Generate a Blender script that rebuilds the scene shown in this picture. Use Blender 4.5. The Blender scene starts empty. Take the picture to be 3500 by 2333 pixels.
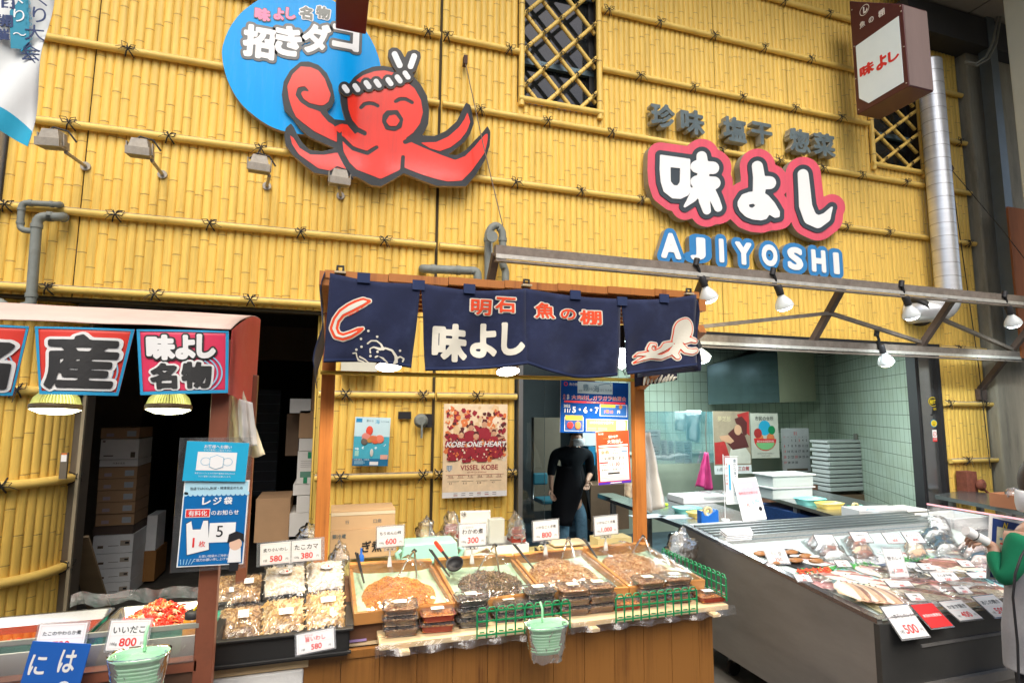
import bpy,math,random
import numpy as np
from mathutils import Vector,Matrix,Euler,noise as mnoise
from mathutils.geometry import tessellate_polygon,delaunay_2d_cdt
from math import radians,sin,cos,pi,sqrt,atan2
random.seed(7)
C=bpy.context.scene.collection
SC=bpy.context.scene
# ---------------- camera ----------------
F_PX,YAW,PITCH,ROLL=1932.3,0.30666,0.11721,0.00715      # photo is 3500 px wide
_cy,_sy=cos(YAW),sin(YAW)
FWD=Vector((_sy*cos(PITCH),_cy*cos(PITCH),sin(PITCH)))
_r0=Vector((_cy,-_sy,0));_u0=_r0.cross(FWD)
RGT=_r0*cos(ROLL)+_u0*sin(ROLL);UPV=_u0*cos(ROLL)-_r0*sin(ROLL)
CAM=Vector((0,-4.3,1.75))
cd=bpy.data.cameras.new('camera');cam=bpy.data.objects.new('camera',cd);C.objects.link(cam)
cam.matrix_world=Matrix(((RGT.x,UPV.x,-FWD.x,CAM.x),(RGT.y,UPV.y,-FWD.y,CAM.y),(RGT.z,UPV.z,-FWD.z,CAM.z),(0,0,0,1)))
cd.sensor_width=36;cd.lens=F_PX/3500*36;cd.clip_start=0.05;cd.clip_end=500
SC.camera=cam
# ---------------- world, sun, exposure ----------------
SUN_EL,SUN_AZ=50,188
w=bpy.data.worlds.new('World');SC.world=w;w.use_nodes=True
nt=w.node_tree;bg=nt.nodes['Background']
sky=nt.nodes.new('ShaderNodeTexSky');sky.sky_type='NISHITA';sky.sun_disc=False
sky.sun_elevation=radians(SUN_EL);sky.sun_rotation=radians(SUN_AZ);sky.dust_density=4;sky.air_density=1.0
nt.links.new(sky.outputs[0],bg.inputs[0]);bg.inputs[1].default_value=0.13
sd=bpy.data.lights.new('sun','SUN');sd.energy=1.35;sd.angle=radians(42);sd.color=(1,.95,.86)
sun=bpy.data.objects.new('sun',sd);C.objects.link(sun)
_d=Vector((sin(radians(SUN_AZ))*cos(radians(SUN_EL)),cos(radians(SUN_AZ))*cos(radians(SUN_EL)),sin(radians(SUN_EL))))
sun.rotation_euler=_d.to_track_quat('Z','Y').to_euler();sun.location=_d*20
SC.view_settings.view_transform='Standard';SC.view_settings.look='None'
SC.view_settings.exposure=0.77;SC.view_settings.gamma=1
SC.cycles.max_bounces=8;SC.cycles.transparent_max_bounces=24;SC.cycles.sample_clamp_indirect=4
SC.cycles.use_denoising=True
# ---------------- pixel -> world ----------------
def ray(px,py):return RGT*(px-1750)-UPV*(py-1166.5)+FWD*F_PX
def onY(px,py,Y):d=ray(px,py);return CAM+d*((Y-CAM.y)/d.y)
def onZ(px,py,Z):d=ray(px,py);return CAM+d*((Z-CAM.z)/d.z)
def onX(px,py,X):d=ray(px,py);return CAM+d*((X-CAM.x)/d.x)
def onP(px,py,p0,n):
    d=ray(px,py);return CAM+d*((Vector(p0)-CAM).dot(n)/d.dot(n))
# ---------------- materials ----------------
def S(r,g,b):
    f=lambda c:(c/255/12.92)if c/255<=.04045 else((c/255+.055)/1.055)**2.4
    return(f(r),f(g),f(b))
_mats={}
def mat(name,col=(.5,.5,.5),rough=.5,metal=0.,var=.08,scale=6.,bump=0.,bscale=60.,emis=0.,ecol=None,spec=.5,coat=0.,trans=0.,stretch=None,dirt=None,dscale=3.,damt=.5,alpha=1.,aniso=0,sheen=0):
    if name in _mats:return _mats[name]
    m=bpy.data.materials.new(name);m.use_nodes=True;t=m.node_tree;N=t.nodes;L=t.links
    b=N['Principled BSDF'];m.diffuse_color=(*col,1)
    b.inputs['Roughness'].default_value=rough;b.inputs['Metallic'].default_value=metal
    b.inputs['Specular IOR Level'].default_value=spec;b.inputs['Coat Weight'].default_value=coat
    b.inputs['Transmission Weight'].default_value=trans;b.inputs['Alpha'].default_value=alpha
    if sheen:b.inputs['Sheen Weight'].default_value=sheen
    tc=N.new('ShaderNodeTexCoord');mp=N.new('ShaderNodeMapping');L.new(tc.outputs['Object'],mp.inputs[0])
    if stretch:mp.inputs['Scale'].default_value=stretch
    if var>0:
        nz=N.new('ShaderNodeTexNoise');nz.inputs['Scale'].default_value=scale;nz.inputs['Detail'].default_value=6
        nz.inputs['Roughness'].default_value=.65;L.new(mp.outputs[0],nz.inputs[0])
        rp=N.new('ShaderNodeValToRGB');rp.color_ramp.elements[0].position=.3;rp.color_ramp.elements[1].position=.7
        lo=[max(0,c*(1-var))for c in col];hi=[min(1,c*(1+var))for c in col]
        rp.color_ramp.elements[0].color=(*lo,1);rp.color_ramp.elements[1].color=(*hi,1)
        L.new(nz.outputs[0],rp.inputs[0]);out=rp.outputs[0]
    else:
        rg=N.new('ShaderNodeRGB');rg.outputs[0].default_value=(*col,1);out=rg.outputs[0]
    if dirt:
        n2=N.new('ShaderNodeTexNoise');n2.inputs['Scale'].default_value=dscale;n2.inputs['Detail'].default_value=9;n2.inputs['Roughness'].default_value=.75
        L.new(mp.outputs[0],n2.inputs[0]);r2=N.new('ShaderNodeValToRGB');r2.color_ramp.elements[0].position=.5;r2.color_ramp.elements[1].position=.75
        r2.color_ramp.elements[0].color=(0,0,0,1);r2.color_ramp.elements[1].color=(damt,damt,damt,1)
        L.new(n2.outputs[0],r2.inputs[0]);mx=N.new('ShaderNodeMixRGB');L.new(r2.outputs[0],mx.inputs[0]);L.new(out,mx.inputs[1]);mx.inputs[2].default_value=(*dirt,1);out=mx.outputs[0]
    L.new(out,b.inputs['Base Color'])
    if bump>0:
        n3=N.new('ShaderNodeTexNoise');n3.inputs['Scale'].default_value=bscale;n3.inputs['Detail'].default_value=4;L.new(mp.outputs[0],n3.inputs[0])
        bp=N.new('ShaderNodeBump');bp.inputs['Strength'].default_value=bump;bp.inputs['Distance'].default_value=.01
        L.new(n3.outputs[0],bp.inputs['Height']);L.new(bp.outputs[0],b.inputs['Normal'])
    if emis>0:
        b.inputs['Emission Color'].default_value=(*(ecol or col),1);b.inputs['Emission Strength'].default_value=emis
    _mats[name]=m;return m
def wood(name,col,dark,rough=.5,axis=2,scale=1.,rings=18.,planks=0,coat=0):
    if name in _mats:return _mats[name]
    m=bpy.data.materials.new(name);m.use_nodes=True;t=m.node_tree;N=t.nodes;L=t.links;b=N['Principled BSDF']
    b.inputs['Roughness'].default_value=rough;b.inputs['Coat Weight'].default_value=coat;m.diffuse_color=(*col,1)
    tc=N.new('ShaderNodeTexCoord');mp=N.new('ShaderNodeMapping');L.new(tc.outputs['Object'],mp.inputs[0])
    sc=[rings,rings,rings];sc[axis]=rings*.06;mp.inputs['Scale'].default_value=[s*scale for s in sc]
    nz=N.new('ShaderNodeTexNoise');nz.inputs['Scale'].default_value=1;nz.inputs['Detail'].default_value=4;nz.inputs['Distortion'].default_value=.6;L.new(mp.outputs[0],nz.inputs[0])
    m2=N.new('ShaderNodeMapping');L.new(tc.outputs['Object'],m2.inputs[0]);s2=[160,160,160];s2[axis]=4;m2.inputs['Scale'].default_value=[s*scale for s in s2]
    n2=N.new('ShaderNodeTexNoise');n2.inputs['Scale'].default_value=1;n2.inputs['Detail'].default_value=2;L.new(m2.outputs[0],n2.inputs[0])
    n4=N.new('ShaderNodeTexNoise');n4.inputs['Scale'].default_value=2.2;n4.inputs['Detail'].default_value=8;n4.inputs['Roughness'].default_value=.7;L.new(tc.outputs['Object'],n4.inputs[0])
    ad=N.new('ShaderNodeMath');ad.operation='ADD';L.new(nz.outputs[0],ad.inputs[0]);mu=N.new('ShaderNodeMath');mu.operation='MULTIPLY';mu.inputs[1].default_value=.45
    L.new(n2.outputs[0],mu.inputs[0]);L.new(mu.outputs[0],ad.inputs[1])
    a2=N.new('ShaderNodeMath');a2.operation='ADD';m3=N.new('ShaderNodeMath');m3.operation='MULTIPLY';m3.inputs[1].default_value=.55;L.new(n4.outputs[0],m3.inputs[0]);L.new(ad.outputs[0],a2.inputs[0]);L.new(m3.outputs[0],a2.inputs[1])
    rp=N.new('ShaderNodeValToRGB');e=rp.color_ramp.elements;e[0].position=.7;e[0].color=(*dark,1);e[1].position=1.1 if False else 1.0;e[1].color=(*col,1)
    mid=e.new(.85);mid.color=(*[(c*.7+d*.3)for c,d in zip(col,dark)],1)
    L.new(a2.outputs[0],rp.inputs[0]);L.new(rp.outputs[0],b.inputs['Base Color'])
    bp=N.new('ShaderNodeBump');bp.inputs['Strength'].default_value=.25;bp.inputs['Distance'].default_value=.004;L.new(ad.outputs[0],bp.inputs['Height']);L.new(bp.outputs[0],b.inputs['Normal'])
    _mats[name]=m;return m
def film(name,tint=(.95,.97,1),haze=.12,rough=.12,bscale=14.,gloss=.25):
    """thin clear plastic: mostly see-through with wrinkles that glint"""
    if name in _mats:return _mats[name]
    m=bpy.data.materials.new(name);m.use_nodes=True;t=m.node_tree;N=t.nodes;L=t.links;N.remove(N['Principled BSDF']);o=N['Material Output']
    tr=N.new('ShaderNodeBsdfTransparent');tr.inputs[0].default_value=(.97,.98,.98,1)
    gl=N.new('ShaderNodeBsdfGlossy');gl.inputs['Roughness'].default_value=rough
    df=N.new('ShaderNodeBsdfDiffuse');df.inputs[0].default_value=(*tint,1)
    nz=N.new('ShaderNodeTexNoise');nz.inputs['Scale'].default_value=bscale;nz.inputs['Detail'].default_value=3;nz.inputs['Distortion'].default_value=1.5
    tc=N.new('ShaderNodeTexCoord');L.new(tc.outputs['Object'],nz.inputs[0])
    bp=N.new('ShaderNodeBump');bp.inputs['Strength'].default_value=.6;bp.inputs['Distance'].default_value=.02;L.new(nz.outputs[0],bp.inputs['Height']);L.new(bp.outputs[0],gl.inputs['Normal'])
    fr=N.new('ShaderNodeFresnel');fr.inputs[0].default_value=1.5;L.new(bp.outputs[0],fr.inputs['Normal'])
    ad=N.new('ShaderNodeMath');ad.operation='MULTIPLY_ADD';ad.inputs[1].default_value=1.;ad.inputs[2].default_value=gloss*.25;L.new(fr.outputs[0],ad.inputs[0])
    rp=N.new('ShaderNodeValToRGB');rp.color_ramp.elements[0].position=.35;rp.color_ramp.elements[0].color=(haze*.5,)*3+(1,);rp.color_ramp.elements[1].position=.75;rp.color_ramp.elements[1].color=(min(1,haze*2),)*3+(1,);L.new(nz.outputs[0],rp.inputs[0])
    m1=N.new('ShaderNodeMixShader');L.new(rp.outputs[0],m1.inputs[0]);L.new(tr.outputs[0],m1.inputs[1]);L.new(df.outputs[0],m1.inputs[2])
    m2=N.new('ShaderNodeMixShader');L.new(ad.outputs[0],m2.inputs[0]);L.new(m1.outputs[0],m2.inputs[1]);L.new(gl.outputs[0],m2.inputs[2])
    L.new(m2.outputs[0],o.inputs[0]);m.diffuse_color=(.9,.9,.9,1);_mats[name]=m;return m
# ---------------- mesh builder ----------------
WM={}
ID=Matrix.Identity(4)
def T(x,y=None,z=None):return Matrix.Translation(Vector((x,y,z))if y is not None else Vector(x))
def Rz(a):return Matrix.Rotation(radians(a),4,'Z')
def Rx(a):return Matrix.Rotation(radians(a),4,'X')
def Ry(a):return Matrix.Rotation(radians(a),4,'Y')
def frame(o,x,y):
    """matrix whose local x,y run along the given world vectors (normalised)"""
    x=Vector(x).normalized();z=x.cross(Vector(y)).normalized();y=z.cross(x);o=Vector(o)
    return Matrix(((x.x,y.x,z.x,o.x),(x.y,y.y,z.y,o.y),(x.z,y.z,z.z,o.z),(0,0,0,1)))
class MB:
    def __init__(s,X=None):s.v=[];s.f=[];s.mi=[];s.sm=[];s.mats=[];s.X=X or ID
    def mid(s,m):
        if m not in s.mats:s.mats.append(m)
        return s.mats.index(m)
    def add(s,vs,fs,m,smooth=False,X=None):
        Mx=s.X@X if X is not None else s.X;b=len(s.v);k=s.mid(m)
        s.v+=[Mx@Vector(v)for v in vs]
        for f in fs:s.f.append([b+i for i in f]);s.mi.append(k);s.sm.append(smooth)
        return s
    def box(s,c,d,m,X=None,taper=1.):
        x,y,z=d[0]/2,d[1]/2,d[2]/2;q=[]
        for sz in(-1,1):
            k=taper if sz>0 else 1
            for sx,sy in((-1,-1),(1,-1),(1,1),(-1,1)):q.append((c[0]+sx*x*k,c[1]+sy*y*k,c[2]+sz*z))
        return s.add(q,[(3,2,1,0),(4,5,6,7),(0,1,5,4),(1,2,6,5),(2,3,7,6),(3,0,4,7)],m,X=X)
    def quad(s,p,m,X=None):return s.add(p,[tuple(range(len(p)))],m,X=X)
    def rect(s,x0,y0,x1,y1,z,m,X=None):return s.quad([(x0,y0,z),(x1,y0,z),(x1,y1,z),(x0,y1,z)],m,X)
    def prism(s,poly,z0,z1,m,X=None,side=None,smooth=False):
        n=len(poly);a=sum(poly[i][0]*poly[(i+1)%n][1]-poly[(i+1)%n][0]*poly[i][1]for i in range(n))
        if a<0:poly=poly[::-1]
        tri=tessellate_polygon([[Vector((p[0],p[1],0))for p in poly]])
        tri=[t if(poly[t[1]][0]-poly[t[0]][0])*(poly[t[2]][1]-poly[t[0]][1])-(poly[t[1]][1]-poly[t[0]][1])*(poly[t[2]][0]-poly[t[0]][0])>0 else t[::-1]for t in tri]
        s.add([(p[0],p[1],z1)for p in poly],tri,m,X=X)
        if z1!=z0:
            s.add([(p[0],p[1],z0)for p in poly],[t[::-1]for t in tri],side or m,X=X)
            vs=[(p[0],p[1],z0)for p in poly]+[(p[0],p[1],z1)for p in poly]
            s.add(vs,[(i,(i+1)%n,n+(i+1)%n,n+i)for i in range(n)],side or m,smooth,X=X)
        return s
    def tube(s,pts,r,m,n=8,X=None,caps=True,smooth=True,half=None):
        pts=[Vector(p)for p in pts];rs=r if isinstance(r,(list,tuple))else[r]*len(pts)
        up=Vector((0,0,1));vs=[];prev=None
        for i,p in enumerate(pts):
            a=pts[max(0,i-1)];b=pts[min(len(pts)-1,i+1)];t=(b-a)
            if t.length<1e-9:t=Vector((0,0,1))
            t.normalize()
            if prev is None:
                u=t.cross(up)if abs(t.dot(up))<.95 else t.cross(Vector((1,0,0)))
            else:u=prev-t*prev.dot(t)
            if u.length<1e-6:u=t.orthogonal()
            u.normalize();prev=u;w_=t.cross(u)
            for k in range(n):an=2*pi*k/n;vs.append(p+(u*cos(an)+w_*sin(an))*rs[i])
        fs=[(i*n+k,(i+1)*n+k,(i+1)*n+(k+1)%n,i*n+(k+1)%n)for i in range(len(pts)-1)for k in range(n)]
        s.add(vs,fs,m,smooth,X)
        if caps:s.add(vs[:n],[tuple(range(n))],m,X=X);s.add(vs[-n:],[tuple(range(n))[::-1]],m,X=X)
        return s
    def lathe(s,prof,m,n=24,X=None,smooth=True,capb=True,capt=False,sx=1,sy=1,sq=0):
        vs=[]
        for(r,z)in prof:
            for k in range(n):
                a=2*pi*k/n;c_,s_=cos(a),sin(a)
                if sq:q=(abs(c_)**sq+abs(s_)**sq)**(-1/sq);c_*=q;s_*=q
                vs.append((r*c_*sx,r*s_*sy,z))
        fs=[(i*n+k,i*n+(k+1)%n,(i+1)*n+(k+1)%n,(i+1)*n+k)for i in range(len(prof)-1)for k in range(n)]
        s.add(vs,fs,m,smooth,X)
        if capb:s.add(vs[:n],[tuple(range(n))[::-1]],m,X=X)
        if capt:s.add(vs[-n:],[tuple(range(n))],m,X=X)
        return s
    def ell(s,c,r,m,n=12,X=None,jit=0):
        vs=[];fs=[];h=n//2
        for i in range(h+1):
            th=pi*i/h
            for k in range(n):
                a=2*pi*k/n;j=1+random.uniform(-jit,jit)
                vs.append((c[0]+r[0]*sin(th)*cos(a)*j,c[1]+r[1]*sin(th)*sin(a)*j,c[2]+r[2]*cos(th)*j))
        for i in range(h):
            for k in range(n):fs.append((i*n+k,(i+1)*n+k,(i+1)*n+(k+1)%n,i*n+(k+1)%n))
        return s.add(vs,fs,m,True,X)
    def grid(s,fn,nu,nv,m,smooth=True,X=None,flip=False):
        vs=[fn(i/nu,j/nv)for j in range(nv+1)for i in range(nu+1)];w_=nu+1
        fs=[(j*w_+i,j*w_+i+1,(j+1)*w_+i+1,(j+1)*w_+i)for j in range(nv)for i in range(nu)]
        if flip:fs=[f[::-1]for f in fs]
        return s.add(vs,fs,m,smooth,X)
    def text(s,t,cx,cy,w,h,m,z=0.,X=None,bold=0.,keep=True,vert=False,slant=0.,depth=0.):
        """flat lettering fitted in a w x h box centred at cx,cy of the local xy plane"""
        if vert:
            n=len(t);st=h/n
            for i,ch in enumerate(t):
                if ch.strip():s.text(ch,cx,cy+h/2-st*(i+.5),min(w,st*.95),st*.88,m,z,X,bold,keep)
            return s
        vs,fs=glyphs(t,bold)
        if not len(vs):return s
        x0,y0=vs.min(0);x1,y1=vs.max(0);kx=w/max(1e-6,x1-x0);ky=h/max(1e-6,y1-y0)
        if keep:kx=ky=min(kx,ky)
        q=[((x-(x0+x1)/2)*kx+cx+slant*(y-y0)*ky,(y-(y0+y1)/2)*ky+cy,z)for x,y in vs]
        return s.add(q,fs,m,X=X)
    def fat(s,t,grow,cx,cy,w,h,z0,z1,m,X=None,side=None,keep=False,base=None,res=70,step=0):
        """lettering swollen by grow (em units), fitted so that the glyph grown by `base` fills the w x h box"""
        loops,bb=fat_loops(t,round(grow,4),res);bb0=fat_loops(t,round(grow if base is None else base,4),res)[1]
        kx=w/(bb0[2]-bb0[0]);ky=h/(bb0[3]-bb0[1])
        if keep:kx=ky=min(kx,ky)
        ox,oy=(bb0[0]+bb0[2])/2,(bb0[1]+bb0[3])/2
        L=[[Vector(((x-ox)*kx+cx,(y-oy)*ky+cy,0))for x,y in lp]for lp in loops]
        al,tri=fill(L,step);s.add([(p.x,p.y,z1)for p in al],tri,m,X=X)
        if z1!=z0:
            for r_ in L:n=len(r_);s.add([(p.x,p.y,z0)for p in r_]+[(p.x,p.y,z1)for p in r_],[(i,(i+1)%n,n+(i+1)%n,n+i)for i in range(n)],side or m,X=X)
        return s
    def build(s,name,parent=None,bevel=0.,origin=None,X=None,sub=0,solid=0.,auto=False):
        if parent is not None:W=WM[parent.name];loc=None
        else:
            if origin is None:
                xs=[v.x for v in s.v];ys=[v.y for v in s.v];zs=[v.z for v in s.v];origin=((min(xs)+max(xs))/2,(min(ys)+max(ys))/2,min(zs))
            W=Matrix.Translation(Vector(origin))
        I=W.inverted();me=bpy.data.meshes.new(name)
        me.from_pydata([tuple(I@v)for v in s.v],[],s.f)
        for m in s.mats:me.materials.append(m)
        me.polygons.foreach_set('material_index',s.mi);me.polygons.foreach_set('use_smooth',s.sm);me.update()
        o=bpy.data.objects.new(name,me);C.objects.link(o)
        if parent is not None:o.parent=parent;WM[o.name]=W
        else:o.matrix_world=W;WM[o.name]=W
        if solid:md=o.modifiers.new('solid','SOLIDIFY');md.thickness=solid;md.offset=0
        if bevel:md=o.modifiers.new('bevel','BEVEL');md.width=bevel;md.segments=2;md.limit_method='ANGLE';md.harden_normals=False
        if sub:md=o.modifiers.new('sub','SUBSURF');md.levels=sub;md.render_levels=sub
        return o
def tag(o,label=None,cat=None,group=None,kind=None):
    if label:o['label']=label
    if cat:o['category']=cat
    if group:o['group']=group
    if kind:o['kind']=kind
    return o
def thing(name,label,cat,loc=(0,0,0),rot=0.,group=None):
    o=bpy.data.objects.new(name,None);C.objects.link(o);o.empty_display_size=.1
    Mx=T(loc)@(Rz(rot)if not isinstance(rot,Matrix)else rot);o.matrix_world=Mx;WM[o.name]=Mx
    return tag(o,label,cat,group)
def copy_tree(o,parent=None,X=None,label=None):
    c=o.copy();C.objects.link(c)
    if parent is not None:c.parent=parent
    for ch in list(o.children):copy_tree(ch,c)
    if X is not None:c.matrix_world=X
    if label:c['label']=label
    return c
def struct(name,mb,**k):o=mb.build(name,**k);o['kind']='structure';return o
def lamp(name,kind,loc,power,col=(1,.95,.85),size=.1,parent=None,target=None,spot=110):
    l=bpy.data.lights.new(name,kind);l.energy=power;l.color=col
    if kind=='SPOT':l.spot_size=radians(spot);l.spot_blend=.6;l.shadow_soft_size=size
    elif kind=='POINT':l.shadow_soft_size=size
    else:
        l.shape='RECTANGLE';l.size=size[0];l.size_y=size[1]
    o=bpy.data.objects.new(name,l);C.objects.link(o);o.location=loc
    if target:o.rotation_euler=(Vector(loc)-Vector(target)).to_track_quat('Z','Y').to_euler()
    if parent:mw=o.location.copy();o.parent=parent;o.matrix_parent_inverse=WM[parent.name].inverted()
    return o
# ---------------- lettering ----------------
_gc={}
def glyphs(t,bold=0.):
    k=(t,bold)
    if k not in _gc:
        cu=bpy.data.curves.new('t','FONT');cu.body=t;cu.size=1;cu.offset=bold;cu.resolution_u=4
        ob=bpy.data.objects.new('t',cu);C.objects.link(ob);me=bpy.data.meshes.new_from_object(ob)
        vs=np.array([v.co[:2]for v in me.vertices]).reshape(-1,2)
        fs=[]
        for p in me.polygons:
            f=list(p.vertices);a=sum(vs[f[i]][0]*vs[f[(i+1)%len(f)]][1]-vs[f[(i+1)%len(f)]][0]*vs[f[i]][1]for i in range(len(f)))
            fs.append(f if a>0 else f[::-1])
        bpy.data.objects.remove(ob);bpy.data.curves.remove(cu);bpy.data.meshes.remove(me);_gc[k]=(vs,fs)
    return _gc[k]
_fc={};_sdf={}
def sdf(t,res,pad=.34):
    if(t,res)in _sdf:return _sdf[(t,res)]
    vs,fs=glyphs(t);cnt={}
    for f in fs:
        for i in range(len(f)):
            e=(f[i],f[(i+1)%len(f)]);kk=(min(e),max(e));cnt[kk]=cnt.get(kk,0)+1
    seg=[k for k,c in cnt.items()if c==1];A=vs[[a for a,b in seg]];B=vs[[b for a,b in seg]]
    x0,y0=vs.min(0)-pad;x1,y1=vs.max(0)+pad;h=1/res
    nx=int((x1-x0)/h)+2;ny=int((y1-y0)/h)+2
    gx=x0+np.arange(nx)*h+1e-5;gy=y0+np.arange(ny)*h+1e-5;D=np.full((ny,nx),9.);IN=np.zeros((ny,nx),bool)
    X_,Y_=np.meshgrid(gx,gy)
    for a,b in zip(A,B):
        i0=max(0,int((min(a[0],b[0])-pad-x0)/h));i1=min(nx,int((max(a[0],b[0])+pad-x0)/h)+2)
        j0=max(0,int((min(a[1],b[1])-pad-y0)/h));j1=min(ny,int((max(a[1],b[1])+pad-y0)/h)+2)
        xs=X_[j0:j1,i0:i1];ys=Y_[j0:j1,i0:i1];d=b-a;l2=max(1e-12,d@d)
        u=np.clip(((xs-a[0])*d[0]+(ys-a[1])*d[1])/l2,0,1)
        dd=np.hypot(xs-a[0]-u*d[0],ys-a[1]-u*d[1]);D[j0:j1,i0:i1]=np.minimum(D[j0:j1,i0:i1],dd)
        if a[1]!=b[1]:
            rows=(gy>min(a[1],b[1]))&(gy<=max(a[1],b[1]))
            xi=a[0]+(gy-a[1])*d[0]/d[1]
            IN^=rows[:,None]&(X_>xi[:,None])
    D[IN]*=-1;_sdf[(t,res)]=(gx,gy,D);return _sdf[(t,res)]
def contour(gx,gy,G):
    S_=G<0;h=gx[1]-gx[0];nxt={}
    def pt(e):
        (j,i,o)=e
        if o==0:a,b=G[j,i],G[j,i+1];u=a/(a-b);return(gx[i]+u*h,gy[j])
        a,b=G[j,i],G[j+1,i];u=a/(a-b);return(gx[i],gy[j]+u*h)
    c=S_[:-1,:-1].astype(int)+S_[:-1,1:]*2+S_[1:,1:]*4+S_[1:,:-1]*8
    tb={1:[(3,0)],2:[(0,1)],3:[(3,1)],4:[(1,2)],5:[(3,0),(1,2)],6:[(0,2)],7:[(3,2)],8:[(2,3)],9:[(2,0)],10:[(0,1),(2,3)],11:[(2,1)],12:[(1,3)],13:[(1,0)],14:[(0,3)]}
    for j,i in zip(*np.nonzero((c>0)&(c<15))):
        E_=[(j,i,0),(j,i+1,1),(j+1,i,0),(j,i,1)]
        for a,b in tb[c[j,i]]:nxt[E_[a]]=E_[b]
    loops=[]
    while nxt:
        s0=next(iter(nxt));lp=[];e=s0
        while e in nxt:lp.append(pt(e));e=nxt.pop(e)
        if len(lp)>5:
            P=np.array(lp);P=(np.roll(P,1,0)+2*P+np.roll(P,-1,0))/4
            keep=[0]                      # drop nearly straight points
            for q in range(1,len(P)-1):
                a,b,d=P[keep[-1]],P[q],P[q+1]
                if abs((b-a)[0]*(d-a)[1]-(b-a)[1]*(d-a)[0])>.35*h*h or np.hypot(*(b-a))>9*h:keep.append(q)
            if len(keep)>3:loops.append([tuple(P[q])for q in keep])
    return loops
def fat_loops(t,grow,res):
    k=(t,grow,res)
    if k in _fc:return _fc[k]
    gx,gy,D=sdf(t,res);loops=contour(gx,gy,D-grow)
    al=np.array([p for l in loops for p in l]);_fc[k]=(loops,(*al.min(0),*al.max(0)));return _fc[k]
def smooth_poly(P,n=4):
    """closed Catmull-Rom curve through the points"""
    out=[];m=len(P)
    for i in range(m):
        p0,p1,p2,p3=[np.array(P[(i+k-1)%m],float)for k in range(4)]
        for j in range(n):
            t=j/n;out.append(tuple(.5*((2*p1)+(-p0+p2)*t+(2*p0-5*p1+4*p2-p3)*t*t+(-p0+3*p1-3*p2+p3)*t**3)))
    return out
class Field:
    """outline drawing in photo pixels: union of brush strokes and closed shapes, which can then be grown"""
    def __init__(s,x0,y0,x1,y1,h):s.gx=np.arange(x0,x1,h);s.gy=np.arange(y0,y1,h);s.X,s.Y=np.meshgrid(s.gx,s.gy);s.D=np.full(s.X.shape,999.)
    def stroke(s,pts,r,cut=False):
        rs=r if isinstance(r,(list,tuple))else[r]*len(pts);B=np.full(s.X.shape,999.)
        for k in range(len(pts)-1):
            a,b=np.array(pts[k],float),np.array(pts[k+1],float);d=b-a;l2=max(1e-9,d@d)
            u=np.clip(((s.X-a[0])*d[0]+(s.Y-a[1])*d[1])/l2,0,1)
            B=np.minimum(B,np.hypot(s.X-a[0]-u*d[0],s.Y-a[1]-u*d[1])-(rs[k]+(rs[k+1]-rs[k])*u))
        s.D=np.maximum(s.D,-B)if cut else np.minimum(s.D,B);return s
    def poly(s,P,cut=False,smooth=0):
        if smooth:P=smooth_poly(P,smooth)
        B=np.full(s.X.shape,999.);IN=np.zeros(s.X.shape,bool);n=len(P)
        for k in range(n):
            a,b=np.array(P[k],float),np.array(P[(k+1)%n],float);d=b-a;l2=max(1e-9,d@d)
            u=np.clip(((s.X-a[0])*d[0]+(s.Y-a[1])*d[1])/l2,0,1);B=np.minimum(B,np.hypot(s.X-a[0]-u*d[0],s.Y-a[1]-u*d[1]))
            if a[1]!=b[1]:
                rows=(s.gy>min(a[1],b[1]))&(s.gy<=max(a[1],b[1]));IN^=rows[:,None]&(s.X>(a[0]+(s.gy-a[1])*d[0]/d[1])[:,None])
        B[IN]*=-1;s.D=np.maximum(s.D,-B)if cut else np.minimum(s.D,B);return s
def plate(mb,fld,grow,fn,n,t,m,side=None,step=0):
    """raise the grown outline from the surface point fn(px,py) to a board of thickness t along -n"""
    loops=contour(fld.gx,fld.gy,fld.D-grow);L=[[fn(x,y)for x,y in lp]for lp in loops]
    n=Vector(n);ax=Vector((1,0,0))if abs(n.x)<.7 else Vector((0,1,0));ux=(ax-n*ax.dot(n)).normalized();uy=n.cross(ux)
    F=[[Vector((p.dot(ux),p.dot(uy),0))for p in lp]for lp in L]
    if not F:return mb
    al,tri=fill(F,step);d0=L[0][0].dot(n);mb.add([ux*p.x+uy*p.y+n*d0 for p in al],tri,m)
    if t:
        for q in L:k=len(q);mb.add([p-n*t for p in q]+list(q),[(i,(i+1)%k,k+(i+1)%k,k+i)for i in range(k)],side or m)
    return mb
def fill(L,step=0):
    """triangles of the even-odd region bounded by the loops"""
    pts=[];ed=[]
    for l in L:b=len(pts);n=len(l);pts+=[Vector((p.x,p.y))for p in l];ed+=[(b+i,b+(i+1)%n)for i in range(n)]
    if step:        # extra points inside, so that the lettering can follow a curved cloth
        X_=[p.x for p in pts];Y_=[p.y for p in pts]
        for i in range(int((max(X_)-min(X_))/step)+1):
            for j in range(int((max(Y_)-min(Y_))/step)+1):pts.append(Vector((min(X_)+(i+.37)*step,min(Y_)+(j+.41)*step)))
    V_,_,F_,_,_,_=delaunay_2d_cdt(pts,ed,[],0 if step else 1,1e-7)
    A=np.array([pts[i]for i,j in ed]);B=np.array([pts[j]for i,j in ed]);out=[]
    for f in F_:
        c=sum((V_[i]for i in f),Vector((0,0)))/len(f);m=(A[:,1]>c.y)!=(B[:,1]>c.y)
        if m.any():
            a_,b_=A[m],B[m]
            if((b_[:,0]-a_[:,0])*(c.y-a_[:,1])/(b_[:,1]-a_[:,1])+a_[:,0]>c.x).sum()%2:
                f=list(f);ar=(V_[f[1]]-V_[f[0]]).cross(V_[f[2]]-V_[f[0]]);out.append(f if ar>0 else f[::-1])
    return V_,out
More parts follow.
